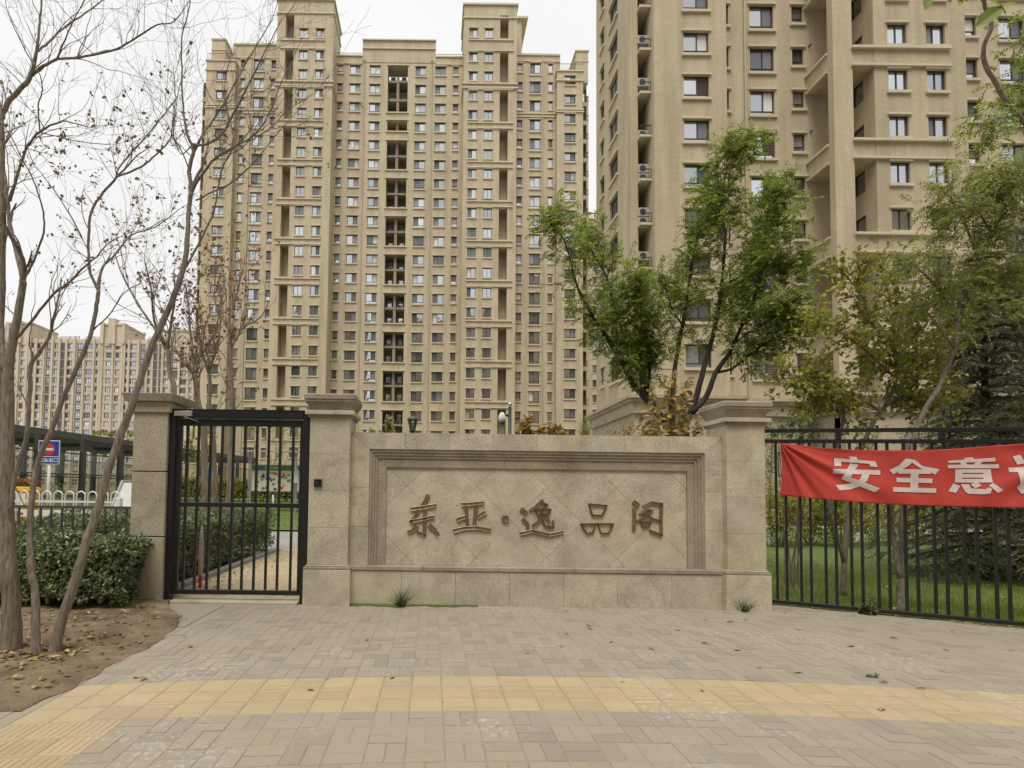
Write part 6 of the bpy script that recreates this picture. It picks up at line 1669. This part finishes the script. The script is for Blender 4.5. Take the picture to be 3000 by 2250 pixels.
# ---------------------------------------------------------------- trees behind the fence
def rc(x, y): return (2200+x/1.8437, 380+y/1.8437)
def leafy_tree(name, label, base, Y, limbs, seed, mat, barkm, twl, leafn, mode, size, kids=(1,3), group=None, cat='tree'):
    r = random.Random(seed); g0 = at(base[0], base[1], Y)
    t = thing(name, (g0.x, Y, 0), label, cat, group); mb = MB(); lv = Leaves()
    for pix, rp, y0, y1, nt_, lo in limbs:
        P, R = limb(mb, pix, rp, Y+y0, Y+y1, r, 3, 0.006, 7, 0.06); m_ = len(P)
        for _ in range(int(nt_*1.4)):
            k = r.randint(int(m_*lo), m_-1); d = (P[min(k+1,m_-1)]-P[max(k-1,0)]).normalized(); an = []
            twig(mb, P[k], (d*0.7+rv(r)*0.9+Vector((0,0,0.1))).normalized(), r.uniform(*twl), min(R[k]*0.45, 0.008), 1, r, an, 0.25, 0.03, kids, 0.8)
            for p, dv, dep in an:
                if r.random() > leafn: continue
                if mode == 'pinnate': pinnate(lv, p, (dv*0.5+rv(r)+Vector((0,0,-0.1))).normalized(), r, size*3.6, 6, size, size*0.36, 0.8)
                else:
                    for _2 in range(2): lv.leaf(p+rv(r)*0.02, (dv*0.4+rv(r)+Vector((0,0,-0.35))).normalized(), (Vector((0,0,1))+rv(r)), size*r.uniform(0.6,1.15), size*r.uniform(0.5,0.75), 0.12)
    mb.build('trunk', barkm, t, smooth=True); lv.build('crown', mat, t)
    return t
leafy_tree('turning_tree', 'small tree with yellowing oval leaves just past the right-hand pillar', (2470,1745), 8.8, [
    ([(2470,1745),(2472,1690),(2474,1640),(2480,1560),(2500,1400),rc(640,1620),rc(720,1500)], [9,8,7,6.5,6,6,5.5], 0,0, 8, 0.7),
    ([(2474,1650),(2450,1560),(2430,1460),rc(480,1650),rc(500,1500),rc(420,1400),rc(300,1350),rc(175,1345)], [6,5,4.6,4.4,4,3.4,2.6,1.6], 0,-0.5, 46, 0.45),
    ([rc(720,1500),rc(790,1340),rc(765,1210),rc(660,1060),rc(600,900),rc(540,820),rc(485,755)], [5.5,5,4.4,3.6,2.6,2,1.4], 0,-0.2, 64, 0.1),
    ([rc(790,1330),rc(770,1060),rc(745,900),rc(705,765)], [4.4,3.6,2.6,1.6], 0,0.6, 50, 0.05),
    ([rc(780,1340),rc(610,1185),rc(480,1090),rc(350,1030)], [4,3.2,2.4,1.4], 0,-0.7, 46, 0.1),
    ([rc(760,1480),rc(900,1350),rc(890,1180),rc(905,990)], [5,4.2,3.4,2], 0,0.4, 54, 0.1),
    ([rc(780,1480),rc(1000,1400),rc(1010,1240),rc(1060,1080)], [4.6,4,3.2,2], 0,0.6, 44, 0.15),
    ([rc(700,1520),rc(560,1440),rc(430,1440),rc(330,1480)], [4,3.4,2.6,1.6], 0,-0.4, 40, 0.2),
    ([rc(760,1500),rc(900,1480),rc(1050,1450)], [4,3,2], 0,0.2, 34, 0.2)], 41, M_YELLOWGREEN, M_BARK, (0.18, 0.50), 0.72, 'simple', 0.086)
leafy_tree('pagoda_tree', 'green pagoda tree with feathery hanging leaves over the far end of the fence', (2640,1795), 7.5, [
    ([(2640,1795),(2638,1740),(2640,1690),(2640,1600),(2648,1480),rc(900,1600),rc(1010,1400),rc(1100,1180),rc(1110,1030),rc(1150,840)], [10,9.5,9,8,7.5,7,6.5,6,5.5,5], 0,0.8, 8, 0.75),
    ([(2638,1695),(2622,1600),(2610,1500),(2640,1380),rc(860,1640)], [8,7,6.5,6,5], 0,0.3, 0, 0.5),
    ([rc(1150,840),rc(1230,700),rc(1300,560),rc(1380,440),rc(1440,340),rc(1500,260)], [5,4.4,3.8,3,2.4,1.8], 0.8,0.6, 35, 0.0),
    ([rc(1110,1030),rc(1040,900),rc(960,800),rc(880,730)], [4.4,3.6,2.8,1.8], 0.7,0.1, 25, 0.1),
    ([rc(1150,840),rc(1290,800),rc(1430,770),rc(1560,760)], [4.4,3.8,3.2,2.4], 0.8,1.0, 29, 0.1),
    ([rc(1230,700),rc(1180,560),rc(1130,440),rc(1080,385)], [4,3.2,2.4,1.6], 0.7,0.2, 22, 0.1),
    ([rc(1300,560),rc(1240,450),rc(1250,350),rc(1290,260)], [3.4,2.8,2.2,1.6], 0.7,0.4, 21, 0.1),
    ([rc(1380,430),rc(1340,330),rc(1400,230)], [3,2.4,1.8], 0.6,0.5, 16, 0.1),
    ([rc(1100,1180),rc(1000,1050),rc(930,960)], [3.4,2.8,2], 0.5,0.3, 5, 0.1), ([rc(1150,840),rc(1200,960),rc(1330,1050)], [3.4,2.8,2], 0.8,0.9, 5, 0.1)], 42, M_SOPHORA, M_BARK, (0.2, 0.5), 0.75, 'pinnate', 0.062)
# overhanging branch at the top corner, the tree itself stands out of the frame
leafy_tree('overhanging_tree', 'crooked bare limb with feathery sprays hanging into the upper corner of the view', (3420,1850), 6.6, [
    ([(3420,1850),(3400,1400),(3330,1000),(3220,700),(3110,480),(3010,365)], [30,26,22,17,12,9], 0,-0.8, 0, 0.5),
    ([(3010,365),(2965,322),(2932,268),(2895,208),(2880,165),(2888,122),(2904,72),(2893,35),(2875,-10),(2860,-60)], [7,6.6,6.4,6.2,6,5.8,5.6,5.4,5,4.5], -0.8,-1.1, 0, 0.5),
    ([(3110,480),(3050,380),(3010,300),(2985,220),(2970,150)], [5,4.4,3.8,3,2], -0.5,-0.3, 16, 0.35),
    ([(3050,380),(2990,350),(2930,345),(2870,372)], [3,2.6,2.2,1.4], -0.6,-0.9, 14, 0.3),
    ([(3110,480),(3060,300),(3030,180),(2990,90)], [4,3.4,2.6,1.8], -0.4,-0.2, 14, 0.35)], 43, M_LOCUST, M_BARK, (0.15, 0.4), 0.6, 'pinnate', 0.05)
OV = bpy.data.objects['overhanging_tree']; lv = Leaves(); r = random.Random(5)
for (a_, b_, c_, d_) in ((2718,-8,2713,22),(2770,-14,2782,6),(2806,-10,2812,12),(2880,-6,2925,8),(2862,76,2930,22),(2926,22,2972,8),(2800,-4,2835,2),(2945,42,2932,14),(2890,-10,2850,-22),(2988,-6,3010,14)):
    p, q = at(a_, b_, 5.5), at(c_, d_, 5.45); v = q-p
    for s_ in (0,): lv.leaf(p-v*0.1, v.normalized(), Vector((0.2,-1,0.5)), v.length*1.3, v.length*0.62, 0.1)
lv.build('broad_leaf', M_LOCUST, OV)

# ---------------------------------------------------------------- spruce with hanging cones
def spruce(px_, Y, top_py, R0, seed, label, ncone, lean=0.0, cone_band=(0.45, 0.9)):
    r = random.Random(seed); b = at(px_, 1700, Y); zt = at(px_, top_py, Y).z
    t = thing('spruce', (b.x, Y, 0), label, 'tree'); mb = MB(); lv = Leaves()
    mb.tube([(b.x,Y,0),(b.x+lean*0.4,Y,zt*0.5),(b.x+lean,Y,zt)], [0.11,0.07,0.01], 8)
    spots = []
    z = 0.25
    while z < zt-0.1:
        f = 1-z/zt; rad = R0*(f**0.8)+0.12; nb = r.randint(7, 9); a0 = r.uniform(0, 6.28)
        for k in range(nb):
            a = a0+6.283*k/nb+r.uniform(-0.3,0.3); L = rad*r.uniform(0.75,1.1); p = Vector((b.x+lean*z/zt, Y, z)); pts = [p]; d = Vector((math.cos(a), math.sin(a), 0.25))
            ns = 6
            for q in range(ns):
                d = (d+Vector((0,0,-0.16 if q < 4 else 0.12))+rv(r)*0.06).normalized(); pts.append(pts[-1]+d*(L/ns))
            mb.tube(pts, [0.018*(1-q/ns*0.8)*(0.5+f) for q in range(ns+1)], 4, cap=False)
            for q in range(1, ns+1):
                for _ in range(6):
                    side = d.cross(Vector((0,0,1))).normalized()*r.choice((-1,1)); sd = (side+d*0.7+Vector((0,0,-0.35))+rv(r)*0.25).normalized(); sl = r.uniform(0.14, 0.34)*(0.5+f); s0 = pts[q]+rv(r)*0.03
                    for e in range(7):
                        pe = s0+sd*(sl*e/6)
                        for _3 in range(3):
                            nd = (sd*0.8+rv(r)).normalized(); lv.leaf(pe, nd, rv(r), r.uniform(0.035,0.06), 0.013)
                    if e: lv.leaf(s0, sd, Vector((0,0,1)), sl*1.1, 0.022)
                if q >= 3 and cone_band[0] < z/zt < cone_band[1]: spots.append(pts[q])
        z += 0.20+0.05*r.random()
    mb.build('trunk', M_BARK_DK, t, smooth=True); lv.build('crown', M_SPRUCE, t)
    cm = MB().lathe((0,0,-0.13), [(0.004,0),(0.017,0.02),(0.022,0.06),(0.018,0.11),(0.005,0.13)], 7).mesh('cone', M_CONE, smooth=True)
    r.shuffle(spots)
    for s_ in spots[:ncone]:
        o = link('cone', cm, t, s_-origin(t)+rv(r)*0.04); k = r.uniform(0.9,1.4); o.scale = (k,k,k); o.rotation_euler = (r.uniform(-0.3,0.3), r.uniform(-0.3,0.3), 0)
spruce(2905, 10.6, 720, 1.75, 51, 'dark spruce hung with brown cones behind the banner', 170)
spruce(3130, 11.5, 500, 2.2, 52, 'taller dark spruce at the edge of the frame, right of the coned one', 30)

# ---------------------------------------------------------------- shrubs
def bush(name, label, c, rad, n, size, mat, seed, stems=6, group=None, asp=0.5, fold=0.12, z0=0.0, stemm=None, shell=0.35):
    r = random.Random(seed); c = Vector(c); t = thing(name, (c.x, c.y, z0), label, 'shrub', group); mb = MB(); lv = Leaves()
    cl = []
    for k in range(8 if 50 <= n < 176 else max(2, n//22)):
        v = rv(r)*(r.uniform(shell, 1.0)); cl.append(Vector((c.x+v.x*rad[0], c.y+v.y*rad[1], c.z+v.z*rad[2])))
    for k in range(stems):
        e = r.choice(cl); b = Vector((c.x+r.uniform(-0.12,0.12), c.y+r.uniform(-0.1,0.1), z0)); m_ = b.lerp(e, 0.5)+Vector((0,0,0.1))
        mb.tube([b, m_, e], [0.014, 0.010, 0.004], 5)
    for q in cl:
        mb.tube([q+Vector((r.uniform(-.1,.1), r.uniform(-.1,.1), -0.25)), q], [0.004, 0.002], 3)
        for _ in range(22):
            p = q+rv(r)*r.uniform(0.02, 0.22)*min(1.0, max(rad)*1.2); lv.leaf(p, (rv(r)+Vector((0,0,-0.15))).normalized(), (Vector((0,0,1))+rv(r)*0.8), size*r.uniform(0.6,1.2), size*asp*r.uniform(0.8,1.2), fold)
    mb.build('stem', stemm or M_BARK, t); lv.build('foliage', mat, t)
    return t
# big-leaved ochre shrub at the wall: placed leaf by leaf round upright stems
r = random.Random(61); YS_ = 8.7; b0 = at(1960, 1300, YS_)
OS = thing('ochre_shrub', (b0.x, YS_, 0), 'tall shrub with large ochre leaves standing before the locust trunk', 'shrub'); mb = MB(); lv = Leaves()
for (a_, b_) in ((1905,1120),(1940,1092),(1975,1105),(2000,1125),(2015,1110),(1925,1180),(1990,1180),(1870,1190),(2045,1210),(1955,1150),(1900,1230),(2010,1225),(2060,1240)):
    tp = at(a_, b_, YS_+r.uniform(-0.35,0.3)); bt = Vector((b0.x+r.uniform(-0.18,0.2), YS_, 0)); mid = bt.lerp(tp, 0.6)+Vector((r.uniform(-0.05,0.05),0,0.05))
    mb.tube([bt, mid, tp], [0.012,0.009,0.003], 5)
    for k in range(62):
        f = r.uniform(0.5, 1.0); p = (bt.lerp(mid, f*1.4) if f < 0.7 else mid.lerp(tp, (f-0.6)/0.4))
        lv.leaf(p, (rv(r)+Vector((0,0,-0.2))).normalized(), Vector((0,-0.6,0.6))+rv(r)*0.8, r.uniform(0.08,0.17), r.uniform(0.05,0.095), 0.12)
mb.build('stem', M_BARK, OS, smooth=True); lv.build('foliage', M_AUTUMN, OS)
def behind_wall(px_, py_, Y): return at(px_, py_, Y)
q = at(1545, 1235, 9.2); bush('ochre_shrub', 'low orange-leaved shrub peeping over the wall beside the camera mast', (q.x, 9.2, q.z-0.12), (0.16,0.2,0.22), 60, 0.12, M_AUTUMN, 62, 4)
q = at(1610, 1262, 9.2); bush('ochre_shrub', 'spreading rust-leaved shrub along the top of the name wall', (q.x, 9.2, q.z-0.02), (0.34,0.2,0.10), 110, 0.12, M_AUTUMN, 63, 5)
q = at(1850, 1268, 9.1); bush('ochre_shrub', 'fine yellow-leaved shrub at the foot of the tall ochre one', (q.x, 9.1, q.z-0.05), (0.42,0.3,0.20), 420, 0.055, M_AUTUMN, 64, 7)
q = at(1100, 1262, 9.6); bush('leafy_shrub', 'thin green shrub topping the name wall beside the middle pillar', (q.x, 9.6, q.z-0.12), (0.34,0.2,0.20), 110, 0.07, M_YELLOWGREEN, 65, 5)
q = at(1140, 1240, 9.7); bush('leafy_shrub', 'bright leafy sprig standing above the wall between pillar and lantern', (q.x, 9.7, q.z-0.10), (0.10,0.1,0.16), 50, 0.08, M_YELLOWGREEN, 66, 3)
q = at(2300, 1240, 9.6); bush('leafy_shrub', 'dark green shrub squeezed between the right-hand pillar and the turning tree', (q.x+0.1, 9.6, q.z-0.15), (0.5,0.35,0.35), 520, 0.07, M_EUON, 67, 6)
yel = [(2290,1530,16.5,1.0,'yellow-green shrub on the lawn, closest to the right-hand pillar'), (2370,1520,17.2,1.1,'tall yellow-green shrub on the lawn behind the paired fence bars'), (2460,1525,16.8,1.1,'yellow-green shrub behind the turning tree stem'), (2560,1525,17.5,1.2,'golden shrub on the lawn behind the limewashed trunk'), (2680,1520,18.0,1.2,'yellow-green shrub half hidden by the spruce skirts'), (2800,1500,19.0,1.3,'olive shrub deep behind the spruce')]
for k, (a_, b_, Y, rr, lab) in enumerate(yel):
    q = at(a_, b_, Y); bush('lawn_shrub', lab, (q.x, Y, q.z+0.35), (rr*0.95, 0.8, rr*1.0), 2600, 0.10, M_YELLOWGREEN, 70+k, 12, 'shrubs at the back of the lawn')
q = at(1715, 1250, 24.0); bush('feathery_shrub', 'feathery pale green shrub just showing over the name wall', (q.x, 24.0, q.z-0.15), (0.42,0.4,0.70), 1300, 0.13, M_SOPHORA, 53, 8, None, 0.14, 0.0, 0.0, None, 0.1)
# limewashed stems on the lawn
def wash_tree(px0_, py0_, px1_, py1_, Y, lab, seed):
    r = random.Random(seed); a_ = at(px0_, py0_, Y); b_ = at(px1_, py1_, Y); t = thing('limewashed_tree', (a_.x, Y, 0), lab, 'tree', 'limewashed trees on the lawn')
    up = b_+(b_-a_)*0.9+Vector((0,0,0.7)); mb = MB(); lv = Leaves(); an = []
    MB().tube([(a_.x,Y,0), a_, b_], [0.055,0.05,0.045], 8).build('limewash', M_WHITEWASH, t, smooth=True)
    mb.tube([b_, up, up+Vector((0.1,0,1.2))], [0.044,0.035,0.012], 7)
    for k in range(14): twig(mb, b_.lerp(up+Vector((0.1,0,1.2)), r.uniform(0.3,1)), (rv(r)+Vector((0,0,0.6))).normalized(), r.uniform(0.4,0.9), 0.01, 1, r, an, 0.25, 0.08)
    for p, d, dep in an:
        for _ in range(2): lv.leaf(p, (rv(r)+Vector((0,0,-0.3))).normalized(), rv(r), 0.075, 0.045, 0.12)
    mb.build('trunk', M_BARK, t, smooth=True); lv.build('crown', M_YELLOWGREEN, t)
wash_tree(2508, 1592, 2532, 1500, 18.7, 'leaning tree with a white limewashed trunk on the lawn', 81)
wash_tree(2648, 1635, 2646, 1580, 14.3, 'upright tree with a short limewashed trunk near the spruce', 82)
wash_tree(2256, 1600, 2256, 1540, 17.3, 'limewashed tree half hidden by the edge of the right-hand pillar', 83)
wash_tree(at(0,0,1) and 800, 1475, 800, 1450, 30.0, 'small limewashed tree beneath the notice board', 84)
# willow-like shrub above the notice board and far crowns
q = at(800, 1275, 30.0); bush('willowy_shrub', 'willowy olive shrub rising behind the notice board roof', (q.x, 30.5, q.z+0.2), (2.2,1.0,1.3), 1500, 0.13, M_YELLOWGREEN, 91, 12, None, 0.28, 0.0, 0.8)
q = at(555, 1330, 26.0); bush('willowy_shrub', 'olive shrub in front of the canopy behind the dark crooked maple', (q.x, 26.0, q.z), (1.0,0.8,1.5), 900, 0.12, M_YELLOWGREEN, 92, 9, None, 0.4, 0.0, 0.5)
q = at(345, 1275, 62.0); bush('far_tree', 'small yellow-green tree crown showing above the canopy roof', (q.x, 62, q.z-0.9), (3.2,2.0,1.8), 1100, 0.32, M_YELLOWGREEN, 93, 8, None, 0.6, 0.0, 0.5)
q = at(520, 1270, 64.0); bush('far_tree', 'far yellow-green tree crown behind the gate post', (q.x, 64, q.z-0.9), (2.6,2.0,2.2), 900, 0.32, M_YELLOWGREEN, 94, 8, None, 0.6, 0.0, 0.5)
q = at(245, 1450, 26.0); bush('leafy_shrub', 'round green shrub on the earth mound beside the canopy', (q.x, 24.0, 1.1), (0.8,0.6,0.7), 700, 0.08, M_EUON, 95, 8, None, 0.6, 0.0, 0.4)
q = at(375, 1405, 24.0); bush('leafy_shrub', 'green shrub behind the leaning white board', (q.x, 24.0, q.z-0.4), (0.9,0.6,0.8), 700, 0.08, M_EUON, 96, 8, None, 0.6, 0.0, 0.4)
# brown winter hedge in front of the canopy glass
def hedge(name, label, x0_, x1_, y0_, y1_, h_, n, size, mat, seed, asp=0.6, z0=0.0, taper=0.35, core=True, faces='FTREB', corem=None, lump=0.06):
    r = random.Random(seed); t = thing(name, ((x0_+x1_)/2, (y0_+y1_)/2, z0), label, 'hedge')
    mb = MB(); lv = Leaves()
    nx_, nz_ = max(4, int((x1_-x0_)/0.25)), 5
    ins = 0.14
    if core: mb.box(x0_+ins, x1_-ins, y0_+ins+0.06, y1_-ins, z0+0.28, z0+h_-ins)  # core box in dark twig brown stands for the shade inside the hedge
    for k in range(int((x1_-x0_)*max(1, (y1_-y0_))*5)):
        x_ = r.uniform(x0_+0.1, x1_-0.1); y_ = r.uniform(y0_+0.12, y1_-0.1); mb.tube([(x_,y_,z0), (x_+r.uniform(-.1,.1), y_+r.uniform(-.08,.08), z0+0.5)], [0.012,0.007], 5)
    A = {'F': (x1_-x0_)*h_, 'T': (x1_-x0_)*(y1_-y0_), 'R': (y1_-y0_)*h_, 'E': (y1_-y0_)*h_, 'B': (x1_-x0_)*h_*0.4}
    tot = sum(A[f] for f in faces)
    for f in faces:
        for k in range(int(n*A[f]/tot/5)):
            u, v = r.random(), r.random()
            if f == 'F': p, nn = Vector((lerp(x0_,x1_,u), y0_, z0+0.12+(h_-0.12)*(v**0.75))), Vector((0,-1,0.15))
            elif f == 'T': p, nn = Vector((lerp(x0_,x1_,u), lerp(y0_,y1_,v), z0+h_)), Vector((0,-0.15,1))
            elif f == 'R': p, nn = Vector((x1_, lerp(y0_,y1_,u), z0+0.12+(h_-0.12)*v)), Vector((1,0,0.15))
            elif f == 'E': p, nn = Vector((x0_, lerp(y0_,y1_,u), z0+0.12+(h_-0.12)*v)), Vector((-1,0,0.15))
            else: p, nn = Vector((lerp(x0_,x1_,u), y1_, z0+h_*0.6+h_*0.4*v)), Vector((0,1,0.15))
            w_ = lump*(math.sin(p.x*5.1+p.z*3)+math.sin(p.y*4.3+p.x*2.2)+0.7*math.sin(p.z*7.7+p.x*9))/2
            if f in 'FRE' and p.z < z0+0.35: w_ -= (z0+0.35-p.z)*taper
            p = p+nn.normalized()*(w_-r.uniform(-0.05,0.11))
            ax = (nn+rv(r)*0.75+Vector((0,0,0.25))).normalized()
            for q in range(5):                       # a rosette of leaves
                dv = (ax*0.55+rv(r)).normalized(); lv.leaf(p+rv(r)*0.025, dv, ax+rv(r)*0.4, size*r.uniform(0.7,1.2), size*asp, 0.08)
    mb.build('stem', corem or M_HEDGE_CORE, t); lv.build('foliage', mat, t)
    return t
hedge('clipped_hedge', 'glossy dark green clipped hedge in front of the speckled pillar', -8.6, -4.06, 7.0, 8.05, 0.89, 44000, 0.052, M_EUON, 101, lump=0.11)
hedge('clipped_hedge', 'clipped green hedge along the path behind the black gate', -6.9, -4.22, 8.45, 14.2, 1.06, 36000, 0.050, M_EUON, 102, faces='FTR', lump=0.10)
hedge('winter_hedge', 'brownish hedge growing along the canopy glass', -21.5, -18.4, 24.2, 25.0, 1.9, 9000, 0.07, M_MAPLE, 103, 0.5, 0.0, 0.0, True, 'FTR')
hedge('low_hedge', 'olive hedge across the lawn behind the notice board', -20.0, -6.5, 35.0, 36.0, 1.5, 12000, 0.13, M_YELLOWGREEN, 105, 0.6, 0.75, 0.0, True, 'FT', None, 0.2)
hedge('low_hedge', 'low green hedge beyond the hooped railing', -15.5, -9.0, 18.7, 19.3, 0.7, 9000, 0.06, M_YELLOWGREEN, 104, 0.6, 0.0, 0.0, True, 'FT')

# ---------------------------------------------------------------- small growth and litter
def tuft(name, label, px_, py_, n, h_, seed, mat=None, spread=0.10, group=None):
    r = random.Random(seed); q = gnd(px_, py_); t = thing(name, (q.x, q.y, 0), label, 'weed', group); m = MB()
    for k in range(n):
        a_ = r.uniform(0, 6.28); L = h_*r.uniform(0.5,1.1); d = Vector((math.cos(a_)*r.uniform(0.1,0.9), math.sin(a_)*0.5-0.15, 1)).normalized(); p = Vector((q.x+r.uniform(-spread,spread)*0.5, q.y+r.uniform(-0.02,0.02), 0.0)); w_ = 0.006
        s_ = d.cross(Vector((0,1,0))).normalized()*w_; pts = [p]
        for e in range(4): d = (d+Vector((0,0,-0.22))).normalized(); pts.append(pts[-1]+d*(L/4))
        for e in range(4):
            f0, f1 = 1-e/4, 1-(e+1)/4
            m.quad(pts[e]-s_*f0, pts[e]+s_*f0, pts[e+1]+s_*f1, pts[e+1]-s_*f1)
    m.build('blades', mat or M_GRASS_DK, t)
tuft('weed_tuft', 'bushy tuft of weed grass sprouting at the foot of the name wall', 1175, 1778, 60, 0.36, 111)
tuft('weed_tuft', 'thin tuft of weed grass at the foot of the right-hand pillar', 2180, 1792, 34, 0.36, 112)
tuft('weed_tuft', 'patch of weeds at the base of the speckled pillar', 400, 1790, 50, 0.22, 113, None, 0.5)
q = gnd(2545, 1800); bush('weed_clump', 'grey-green weed clump on the fence bottom rail', (q.x, q.y, 0.07), (0.17,0.08,0.08), 130, 0.06, M_GRASS_DK, 114, 4)
r = random.Random(120)
lm = []
for k in range(5):
    lv = Leaves(); L = 0.05+0.012*k
    lv.leaf(Vector((-L/2,0,0.004)), Vector((1,0,0.12)).normalized(), Vector((0,0.2,1)), L, L*0.5, 0.18)
    me = bpy.data.meshes.new('fallen_leaf'); me.from_pydata(lv.V, [], lv.F); me.materials.append(M_LITTER); lm.append(me)
spots = [(1725,1835),(1728,1842),(1645,1893),(1660,1856),(2068,1815),(2140,1822),(2185,1816),(2065,1885),(2160,1904),(2340,1843),(2497,1892),(2492,1893),(2772,1904),(2338,1970),(1823,1999),(2056,2024),(2588,2000),(1545,1913),(1790,1882),(910,2022),(860,1900),(1075,1875),(420,1990),(395,1985),(960,1988),(1150,1985),(557,1895),(540,1865),(2695,2018),(2585,2080),(2790,1850),(2960,1905),(2620,1870),(2225,1955),(1985,1846),(1910,1902),(1660,1790),(2300,1795)]
for a_, b_ in spots:
    q = gnd(a_, b_, 0.005); o = link('fallen_leaf', r.choice(lm), None, q); o.rotation_euler = (r.uniform(-0.2,0.2), r.uniform(-0.2,0.2), r.uniform(0,6.28))
    tag(o, 'small dry fallen leaf lying on the grey and yellow paving', 'leaf', 'fallen leaves on the paving')
q = gnd(2565, 1985); bush('leaf_sprig', 'dropped sprig of dark leaves on the yellow tactile strip', (q.x, q.y, 0.012), (0.06,0.03,0.006), 22, 0.035, M_EUON, 121, 0)
lv = Leaves()
for k in range(420):
    x_ = r.uniform(-6.5,-3.05); y_ = 4.2+r.random()*2.6
    if r.random() < 0.4: x_ = -3.4-abs(r.gauss(0,0.9)); y_ = 4.9+abs(r.gauss(0,0.5))
    lv.leaf(Vector((x_, y_, soil_z(x_, y_)+0.012)), Vector((r.uniform(-1,1), r.uniform(-1,1), r.uniform(-0.1,0.3))).normalized(), Vector((r.uniform(-.4,.4), r.uniform(-.4,.4), 1)), r.uniform(0.035,0.095), r.uniform(0.02,0.06), 0.2)
tag(lv.build('leaf_litter', M_LITTER), 'dry leaf litter scattered over the bare soil bed', 'leaf litter', kind='stuff')
mb = MB()
for k in range(900):
    x_ = r.uniform(-6.5,-3.0); y_ = r.uniform(4.1,6.8); s_ = 0.005+0.026*r.random()**2.5; z_ = soil_z(x_, y_)
    mb.lathe((x_, y_, z_-s_*0.3), [(s_*0.6,0),(s_,s_*0.5),(s_*0.5,s_*0.95)], r.randint(4,6))
tag(mb.build('soil_clods', M_SOIL), 'small earth clods strewn over the soil bed', 'clods', kind='stuff')
lv = Leaves()
for k in range(150):
    y_ = 6.8+r.random()*7; x_ = r.uniform(5.2, 6+y_*1.1)
    if y_ < fence_y(x_)+0.1: continue
    lv.leaf(Vector((x_, y_, 0.07)), Vector((r.uniform(-1,1), r.uniform(-1,1), 0.2)).normalized(), Vector((r.uniform(-.6,.6), -0.6, 1)), r.uniform(0.05,0.1), r.uniform(0.03,0.06), 0.2)
for k in range(160):
    s = r.uniform(0.0, 4.5); p = fp(s if r.random() < 0.5 else 2.0+abs(r.gauss(0,0.35)), 0.012, 0.04+abs(r.gauss(0,0.05)))
    lv.leaf(p, Vector((r.uniform(-1,1), r.uniform(-1,1), 0.1)).normalized(), Vector((r.uniform(-.3,.3), -0.2, 1)), r.uniform(0.02,0.06), r.uniform(0.006,0.02), 0.1)
tag(lv.build('leaf_litter', M_LITTER), 'fallen leaves on the lawn and along the fence foot', 'leaf litter', kind='stuff')
lv = Leaves()
for k in range(500):
    y_ = r.uniform(8.3, 14.0); x_ = -4.25-abs(r.gauss(0,0.25)) if r.random() < 0.7 else -4.0+abs(r.gauss(0,0.3))
    lv.leaf(Vector((x_, y_, 0.03 if x_ < -4.2 else 0.012)), Vector((r.uniform(-1,1), r.uniform(-1,1), 0.1)).normalized(), Vector((0,0,1))+rv(r)*0.4, r.uniform(0.03,0.07), r.uniform(0.02,0.045), 0.2)
tag(lv.build('leaf_litter', M_LITTER), 'fallen leaves along the hedge foot behind the gate', 'leaf litter', kind='stuff')
